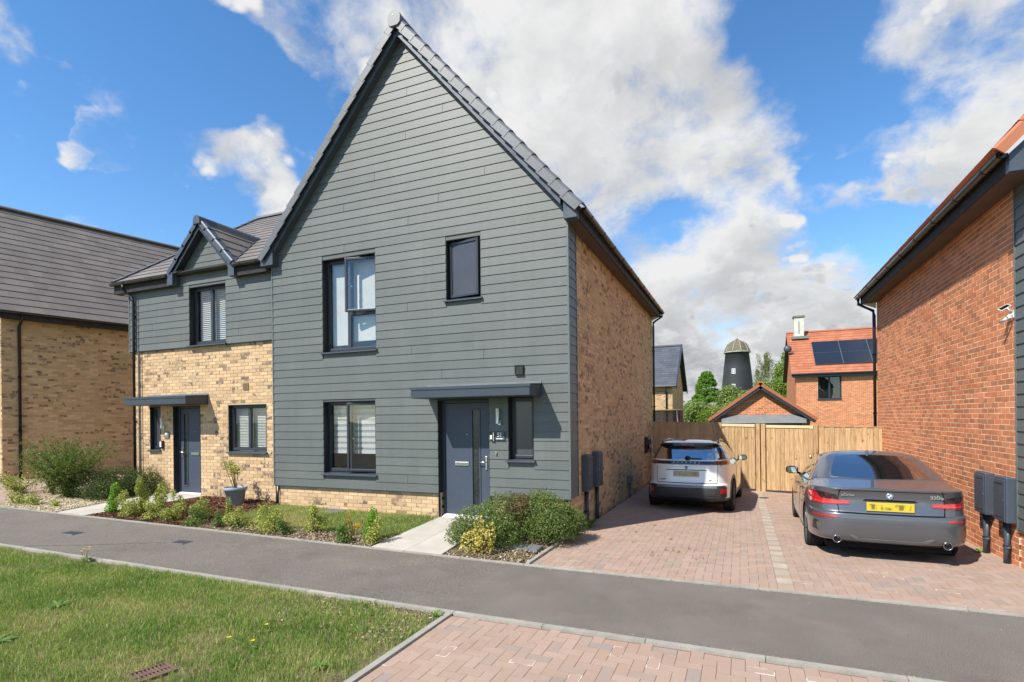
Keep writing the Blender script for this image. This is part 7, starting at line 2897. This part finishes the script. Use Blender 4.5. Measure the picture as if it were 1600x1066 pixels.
def blades(name, X, Y, h, w, mat, lean=.5, rn=None):
    n = len(X)
    Z = np.array([gz(a, b) for a, b in zip(X, Y)]) - .008
    a = RNG.uniform(0, 2 * np.pi, n)
    H = h * RNG.uniform(.45, 1.25, n)
    Wd = w * RNG.uniform(.7, 1.3, n)
    ld = RNG.uniform(0, 2 * np.pi, n)
    le = lean * RNG.random(n) * H
    dx, dy = np.cos(a) * Wd / 2, np.sin(a) * Wd / 2
    mx_, my = X + np.cos(ld) * le * .35, Y + np.sin(ld) * le * .35
    tx_, ty_ = X + np.cos(ld) * le, Y + np.sin(ld) * le
    V = np.empty((n, 5, 3))
    V[:, 0] = np.stack([X - dx, Y - dy, Z], 1)
    V[:, 1] = np.stack([X + dx, Y + dy, Z], 1)
    V[:, 2] = np.stack([mx_ - dx * .8, my - dy * .8, Z + H * .55], 1)
    V[:, 3] = np.stack([mx_ + dx * .8, my + dy * .8, Z + H * .55], 1)
    V[:, 4] = np.stack([tx_, ty_, Z + H * (1 - .25 * RNG.random(n))], 1)
    b = np.arange(n)[:, None] * 5
    T = np.concatenate([b + np.array([[0, 1, 3]]), b + np.array([[0, 3, 2]]), b + np.array([[2, 3, 4]])], 1).reshape(-1, 3)
    r = RNG.random(n) if rn is None else rn
    o = link(name, np_mesh(name, V.reshape(-1, 3), T, np.repeat(r, 3), nv=3), mat)
    o['kind'] = 'stuff'
    return o


def noise2(X, Y, s, seed=0):
    """cheap smooth 2-D noise, 0..1"""
    rg = np.random.default_rng(seed)
    out = np.zeros_like(X)
    for i in range(7):
        a, b = rg.normal(size=2) * s * (1 + .35 * i)
        out += np.sin(a * X + b * Y + rg.uniform(0, 6.28)) / (1 + .25 * i)
    return np.clip(out / 5.0 + .5, 0, 1)


GR = leaf_mat('lawn_blade', [srgb(78, 122, 38), srgb(106, 146, 52), srgb(140, 164, 74), srgb(180, 172, 108), srgb(208, 190, 140)], rough=.6, trans=.35)


def lawn(name, x0, x1, y0, y1, dens, h, w, bare=None, dry=.35, seed=1, lean=.8):
    n = int((x1 - x0) * (y1 - y0) * dens)
    X, Y = scatter_rect(x0, x1, y0, y1, n)
    patch = noise2(X, Y, 1.7, seed)
    fine_ = noise2(X, Y, 6.0, seed + 5)
    pr = .50 + .75 * (patch * .6 + fine_ * .4)
    if bare is not None:
        pr = pr * (1 - bare(X, Y))
    k_2 = RNG.random(n) < pr
    X, Y = X[k_2], Y[k_2]
    dn = noise2(X, Y, 1.1, seed + 11) * .55 + noise2(X, Y, 4.0, seed + 13) * .45
    r = np.clip(RNG.random(len(X)) * .62 + (dn - .5) * 1.5 * dry * 1.6 + .06, 0, 1)
    st = RNG.random(len(X)) < dry * .42
    r = np.where(st, RNG.uniform(.72, 1, len(X)), r)
    tf = noise2(X, Y, 14.0, seed + 17)
    hh = h * (.70 + .5 * (1 - dn) + .9 * np.clip(tf - .55, 0, 1))
    return blades(name, X, Y, hh, w, GR, lean, r)


def bare_edge(X, Y):
    e = np.clip(1.3 - (-3.97 - Y) / .22, 0, 1) * np.clip(noise2(X, Y, 2.0, 77) * 2.4 - .5, 0, 1)
    e2 = np.clip(1 - (-.07 - X) / .45, 0, 1) * np.clip(.3 + noise2(X, Y, 3.0, 78), 0, 1)
    g1 = (np.abs(X + 1.53) < .11) & (np.abs(Y + 5.84) < .14)
    sp_ = np.clip((noise2(X, Y, 2.3, 31) - .70) * 2.2, 0, .6)
    return np.clip(np.maximum(np.maximum(np.maximum(e, e2), sp_), g1 * 1.0), 0, 1)


lawn('lawn_grass', -6.5, -.07, -6.9, -3.98, 8600, .050, .0042, bare_edge, .41, 3)
lawn('lawn_grass', -16, -6.5, -6.9, -3.98, 6600, .050, .005, bare_edge, .41, 3)
lawn('lawn_grass', -12, -.07, -9.5, -6.9, 1500, .055, .008, bare_edge, .41, 3)
lawn('front_lawn', -6.35, -2.45, -1.62, .03, 6500, .055, .005, lambda X, Y: np.clip((-1.35 - Y) * 3.2, 0, 1) + ((np.abs(X + 4.77) < .23) & (np.abs(Y + .12) < .17)) * 1.0, .75, 21)
lawn('bed_grass', -1.22, -.02, -1.98, -1.1, 420, .06, .005, None, .8, 41)


def weed(label, x, y, n, l, w, mat, name='weed', flower=None, up=.45, grp=None):
    """rosette of strap leaves"""
    z = gz(x, y)
    t = thing(name, label, 'weed', (x, y, z), group=grp)
    V, F = [], []
    for i in range(n):
        a = random.uniform(0, 6.28)
        L = l * random.uniform(.6, 1.1)
        u = up * random.uniform(.5, 1.3)
        c, s = math.cos(a), math.sin(a)
        pts = [(0, .0, .15), (.35, u * .35 + .02, 1), (.7, u * .5, .85), (1, u * .42, .05)]
        b = len(V)
        for f, h, ww in pts:
            for sg in (-1, 1):
                V.append((x + c * f * L - s * sg * w / 2 * ww, y + s * f * L + c * sg * w / 2 * ww, z + h * L))
        for j in range(3):
            F.append((b + 2 * j, b + 2 * j + 1, b + 2 * j + 3, b + 2 * j + 2))
    link('leaves', np_mesh('leaves', V, F, RNG.random(len(F))), mat, t)
    if flower:
        for (dx, dy, h) in flower:
            mk('stalk', MB().tube([(x, y, z), (x + dx * .6, y + dy * .6, z + h * .6), (x + dx, y + dy, z + h)], .0025, 5), L_STALK, t)
            m = MB()
            for q in range(10):
                a = q * 2 * math.pi / 10
                m.add([(x + dx, y + dy, z + h), (x + dx + .016 * math.cos(a - .2), y + dy + .016 * math.sin(a - .2), z + h + .008), (x + dx + .022 * math.cos(a), y + dy + .022 * math.sin(a), z + h + .006), (x + dx + .016 * math.cos(a + .2), y + dy + .016 * math.sin(a + .2), z + h + .008)], [(0, 1, 2, 3)])
            mk('flower', m, YEL, t)
    return t


L_STALK = M('green_stalk', srgb(104, 120, 62), .7, .3, var=None)
YEL = M('yellow_petal', srgb(226, 190, 30), .6, .3, var=None)
WL = leaf_mat('weed_leaf', [srgb(74, 104, 44), srgb(104, 134, 62), srgb(136, 156, 92)], rough=.5)
weed('broad leaved weed in the lawn at the lower left edge', -3.35, -6.0, 26, .17, .035, WL, grp='weeds in the lawn')
weed('flat leafy weed in the lawn left of centre', -3.9, -5.25, 20, .14, .03, WL, grp='weeds in the lawn')
weed('small rosette weed high in the lawn on the left', -4.35, -4.62, 18, .11, .025, WL, grp='weeds in the lawn')
weed('pale rosette weed near the paving corner', -.62, -4.60, 18, .10, .022, WL, grp='weeds in the lawn')
weed('leafy weed at the bottom edge near the paving kerb', -.42, -5.30, 20, .11, .025, WL, grp='weeds in the lawn')
weed('bright tuft of weed on the corner where the kerbs meet', -.13, -4.06, 26, .09, .012, L_LIME, up=1.3, grp='weeds in the lawn')
weed('yellow flowered weed growing at the lawn kerb on the left', -5.62, -4.05, 30, .12, .02, WL, flower=[(-.05, .02, .16), (.03, .04, .19), (.08, 0, .17), (.02, -.05, .15)], up=.9, grp='weeds in the lawn')
weed('dandelion with one yellow flower in the right half of the lawn', -1.38, -4.95, 10, .08, .02, WL, flower=[(.02, .01, .06)], grp='weeds in the lawn')
weed('dandelion with yellow flower low in the lawn', -1.20, -5.25, 8, .08, .02, WL, flower=[(.0, .02, .05), (-.25, .0, .05)], grp='weeds in the lawn')
weed('big floppy weed growing at the foot of the meter box pipe', .10, .78, 20, .30, .07, WL, up=.8)
weed('small weed at the foot of the meter pipe on the red wall', 5.68, 1.05, 18, .09, .02, L_LIME, up=.9)
for (x, y, lab) in ((1.15, 1.35, 'tiny weed in the paving joints, the one nearest the white car'), (1.05, -.2, 'tiny weed in the paving joints level with the mounded shrub'), (1.55, .25, 'tiny weed in the paving joints midway to the pale strip'), (.95, .6, 'tiny weed in the paving joints, the one nearest the buff wall'), (1.75, -.6, 'tiny weed in the paving joints, the one nearest the path')):
    weed(lab, x, y, 8, .05, .01, WL, up=.8, grp='weeds in the drive joints')
for (x, y) in ((1.62, -.55), (1.50, -.95), (2.05, -.9), (1.9, -.35), (1.35, -.75)):
    X, Y = scatter_rect(x - .10, x + .10, y - .04, y + .04, 9)
    o = chips('fallen_leaves', X, Y, .035, barkm, .4, .8, .012)

# metal covers ---------------------------------------------------------


def cover(name, label, x, y, w, d, mat, rz=0, pattern=True):
    z = gz(x, y) + .003
    t = thing(name, label, 'cover', (x, y, z), rz)
    mk('frame', MB().box(-w / 2 - .02, w / 2 + .02, -d / 2 - .02, d / 2 + .02, -.03, .004), MAT['lead'], t, True)
    mk('lid', MB().box(-w / 2, w / 2, -d / 2, d / 2, .0, .009), mat, t, True)
    if pattern:
        m = MB()
        for i in range(int(w / .03)):
            for j in range(int(d / .03)):
                m.box(-w / 2 + .008 + i * .03, -w / 2 + .024 + i * .03, -d / 2 + .008 + j * .03, -d / 2 + .024 + j * .03, .009, .0115)
        mk('studs', m, mat, t, True)['kind'] = 'stuff'
    return t


IRON = M('dark_cast_iron', srgb(70, 74, 78), .55, .5, var=(8, .2))
RUST = M('rusty_iron', srgb(108, 88, 74), .75, .3, var=(14, .25))
cover('utility_cover', 'small dark metal cover in the tarmac path, further left', -7.78, -3.05, .30, .17, IRON, R(4))
cover('utility_cover', 'small dark metal cover in the tarmac path, nearer the middle', -5.38, -2.84, .24, .17, IRON, R(4))
cover('manhole_cover', 'grey square manhole cover in the small front lawn', -4.77, -.12, .40, .30, MAT['lead'])
cover('manhole_cover', 'grey cover lying in the bed below the mounded shrub', -.30, -1.30, .42, .26, MAT['lead'], R(3))
t = thing('drain_grate', 'rusty iron drain grate sunk in the lawn at the bottom', 'drain', (-1.53, -5.86, gz(-1.53, -5.86) - .006), R(-14))
t.scale = (.62, .72, 1)
m = MB().box(-.17, .17, -.19, -.165, -.02, .014).box(-.17, .17, .165, .19, -.02, .014).box(-.17, -.145, -.165, .165, -.02, .014).box(.145, .17, -.165, .165, -.02, .014).box(-.012, .012, -.165, .165, -.02, .012)
mk('frame', m, RUST, t, True)
for i in range(9):
    y = -.15 + i * .0365
    mk('bar', MB().box(-.145, -.012, y - .008, y + .008, -.015, .011).box(.012, .145, y - .008, y + .008, -.015, .011), RUST, t, True)
mk('pit', MB().box(-.15, .15, -.17, .17, -.04, -.025), MAT['under'], t, True)

# ------------------------------------------------------------------ trees beyond the gardens


def tree(name, label, x, y, blobs, n, size, mat, trunk_h, trunk_r, group='trees beyond the gardens', shell=.55, lump=.25, asp=.7, limbs=8):
    t = thing(name, label, 'tree', (x, y, -.6), group=group)
    m = MB()
    m.tube([(x, y, -.7), (x + .05, y, trunk_h * .5), (x, y, trunk_h)], [trunk_r, trunk_r * .8, trunk_r * .5], 8)
    for i in range(limbs):
        b = random.choice(blobs)
        m.tube([(x, y, trunk_h * random.uniform(.55, .95)), ((x + b[0]) / 2, (y + b[1]) / 2, (trunk_h + b[2]) / 2), (b[0], b[1], b[2] + b[5] * .3)], [trunk_r * .4, trunk_r * .25, trunk_r * .08], 5)
    mk('trunk', m, BARK, t)
    C, d = blob_points(blobs, n, shell=shell, lump=lump)
    k_2 = C[:, 2] > -.5
    C, d = C[k_2], d[k_2]
    Nn = d + RNG.normal(size=C.shape) * .8
    Nn[:, 2] += .4
    V, F = leaf_quads(C, Nn, size * RNG.uniform(.6, 1.4, len(C)), asp)
    link('crown', np_mesh('crown', V, F, RNG.random(len(C))), mat, t)
    return t


def rnd_blobs(x, y, z0, z1, rx, ry, n, br):
    out = []
    for i in range(n):
        f = (i + .5) / n
        z = z0 + (z1 - z0) * f
        s = math.sin(math.pi * min(1, .25 + .7 * f)) if False else (1 - .55 * f)
        a = random.uniform(0, 6.28)
        q = random.uniform(.1, 1) * s
        r = br * random.uniform(.7, 1.15) * (1 - .25 * f)
        out.append((x + math.cos(a) * rx * q, y + math.sin(a) * ry * q, z, r, r, r * .8))
    return out


# conical tree left of the mill: tiers of drooping boughs
t = thing('tree', 'dense conical bright green tree left of the windmill tower', 'tree', (-2.4, 82, -.6), group='trees beyond the gardens')
cx, cy_ = -2.30, 82
mk('trunk', MB().tube([(cx, cy_, -.7), (cx, cy_, 8)], [.25, .05], 8), BARK, t)
bl = []
for i in range(150):
    f = random.random() ** .8
    z = 4.2 + 4.6 * f
    rad = (2.25 * (1 - f) ** .7 + .10)
    a = random.uniform(0, 6.28)
    bl.append((cx + math.cos(a) * rad * .8, cy_ + math.sin(a) * rad * .8, z - .1, .55, .55, .22 + .1 * (1 - f)))
C, d = blob_points(bl, 15000, shell=.6)
Nn = d + RNG.normal(size=C.shape) * .6
Nn[:, 2] += .5
V, F = leaf_quads(C, Nn, .24 * RNG.uniform(.6, 1.4, len(C)), .6)
link('crown', np_mesh('crown', V, F, RNG.random(len(C))), L_CONE, t)
# birch right of the mill with hanging twigs
t = thing('birch_tree', 'thin weeping birch with pale leaves right of the windmill tower', 'tree', (6.0, 88, -.6), group='trees beyond the gardens')
cx, cy_ = 6.1, 88
m = MB().tube([(cx, cy_, -.7), (cx - .1, cy_, 5), (cx + .05, cy_, 11.6)], [.22, .16, .03], 8)
Cs = []
for i in range(70):
    z = random.uniform(4.5, 11.5)
    a = random.uniform(0, 6.28)
    l = random.uniform(1.0, 2.9) * (1 - .5 * (z - 4.5) / 7.5)
    b0 = Vector((cx, cy_, z))
    tip = Vector((cx + math.cos(a) * l, cy_ + math.sin(a) * l * .7, z + .7))
    m.tube([b0, b0.lerp(tip, .5) + Vector((0, 0, .25)), tip], [.05, .035, .015], 5)
    for h in range(5):
        p = b0.lerp(tip, random.uniform(.4, 1.0))
        ln = random.uniform(.8, 2.4)
        for q in range(22):
            f = random.random()
            Cs.append((p.x + random.gauss(0, .10), p.y + random.gauss(0, .10), p.z + .15 - ln * f))
mk('trunk', m, M('birch_bark', srgb(186, 180, 170), .8, .2, var=(3, .2)), t)
C = np.array(Cs)
V, F = leaf_quads(C, RNG.normal(size=C.shape), .17 * RNG.uniform(.6, 1.3, len(C)), .6)
link('crown', np_mesh('crown', V, F, RNG.random(len(C))), L_BIRCH, t)
SPEC = [('tree', 'broad bright green tree right of the birch beside the red house', 8.0, 62, 1.2, 7.4, 2.4, 2.0, 20, 1.35, 13000, .22, L_TREE, 4.6),
        ('tree', 'leaning yellow green tree touching the wall of the red house', 8.8, 70, 3.5, 9.6, 1.9, 1.8, 18, 1.3, 11000, .24, L_TREE, 6),
        ('willow_tree', 'grey green feathery willow under the windmill tower', 2.2, 50, .2, 4.3, 3.0, 2.0, 22, 1.25, 14000, .20, L_WILLOW, 2.6),
        ('willow_tree', 'feathery willow right of the windmill foot behind the garage gable', 4.9, 54, .2, 5.0, 2.2, 2.0, 18, 1.2, 11000, .20, L_WILLOW, 3.0),
        ('willow_tree', 'pale feathery willow left behind the brown fence', -1.0, 44, -.4, 2.7, 2.6, 2.0, 18, 1.15, 12000, .18, L_WILLOW, 2.0),
        ('bush', 'low green bush at the corner between slate house and fence', .6, 32, -.5, 2.0, 1.7, 1.6, 16, .85, 11000, .13, L_TREE, 1.2),
        ('bush', 'low green bush left of the garage roof', 1.8, 38, -.4, 2.7, 2.0, 1.6, 16, .95, 10000, .14, L_WILLOW, 1.5),
        ('tree', 'green tree between garage roof and red house', 6.8, 48, .4, 4.9, 1.9, 1.6, 16, 1.05, 10000, .18, L_TREE, 3.0)]
for nm_, lab, x, y, z0, z1, rx, ry, nb, br, n, size, mat, th in SPEC:
    tree(nm_, lab, x, y, rnd_blobs(x, y, z0, z1, rx, ry, nb, br), n, size, mat, th, .12)
C, d = blob_points([(x, 120 + random.uniform(-6, 6), 1.5 + random.uniform(0, 1.5), 6, 3, 3.2) for x in np.arange(-60, 70, 6)], 26000, shell=.5)
V, F = leaf_quads(C, d + RNG.normal(size=C.shape) * .7, .5 * RNG.uniform(.6, 1.4, len(C)), .7)
o = link('far_hedgerow', np_mesh('far_hedgerow', V, F, RNG.random(len(C))), L_TREE)
o['kind'] = 'stuff'
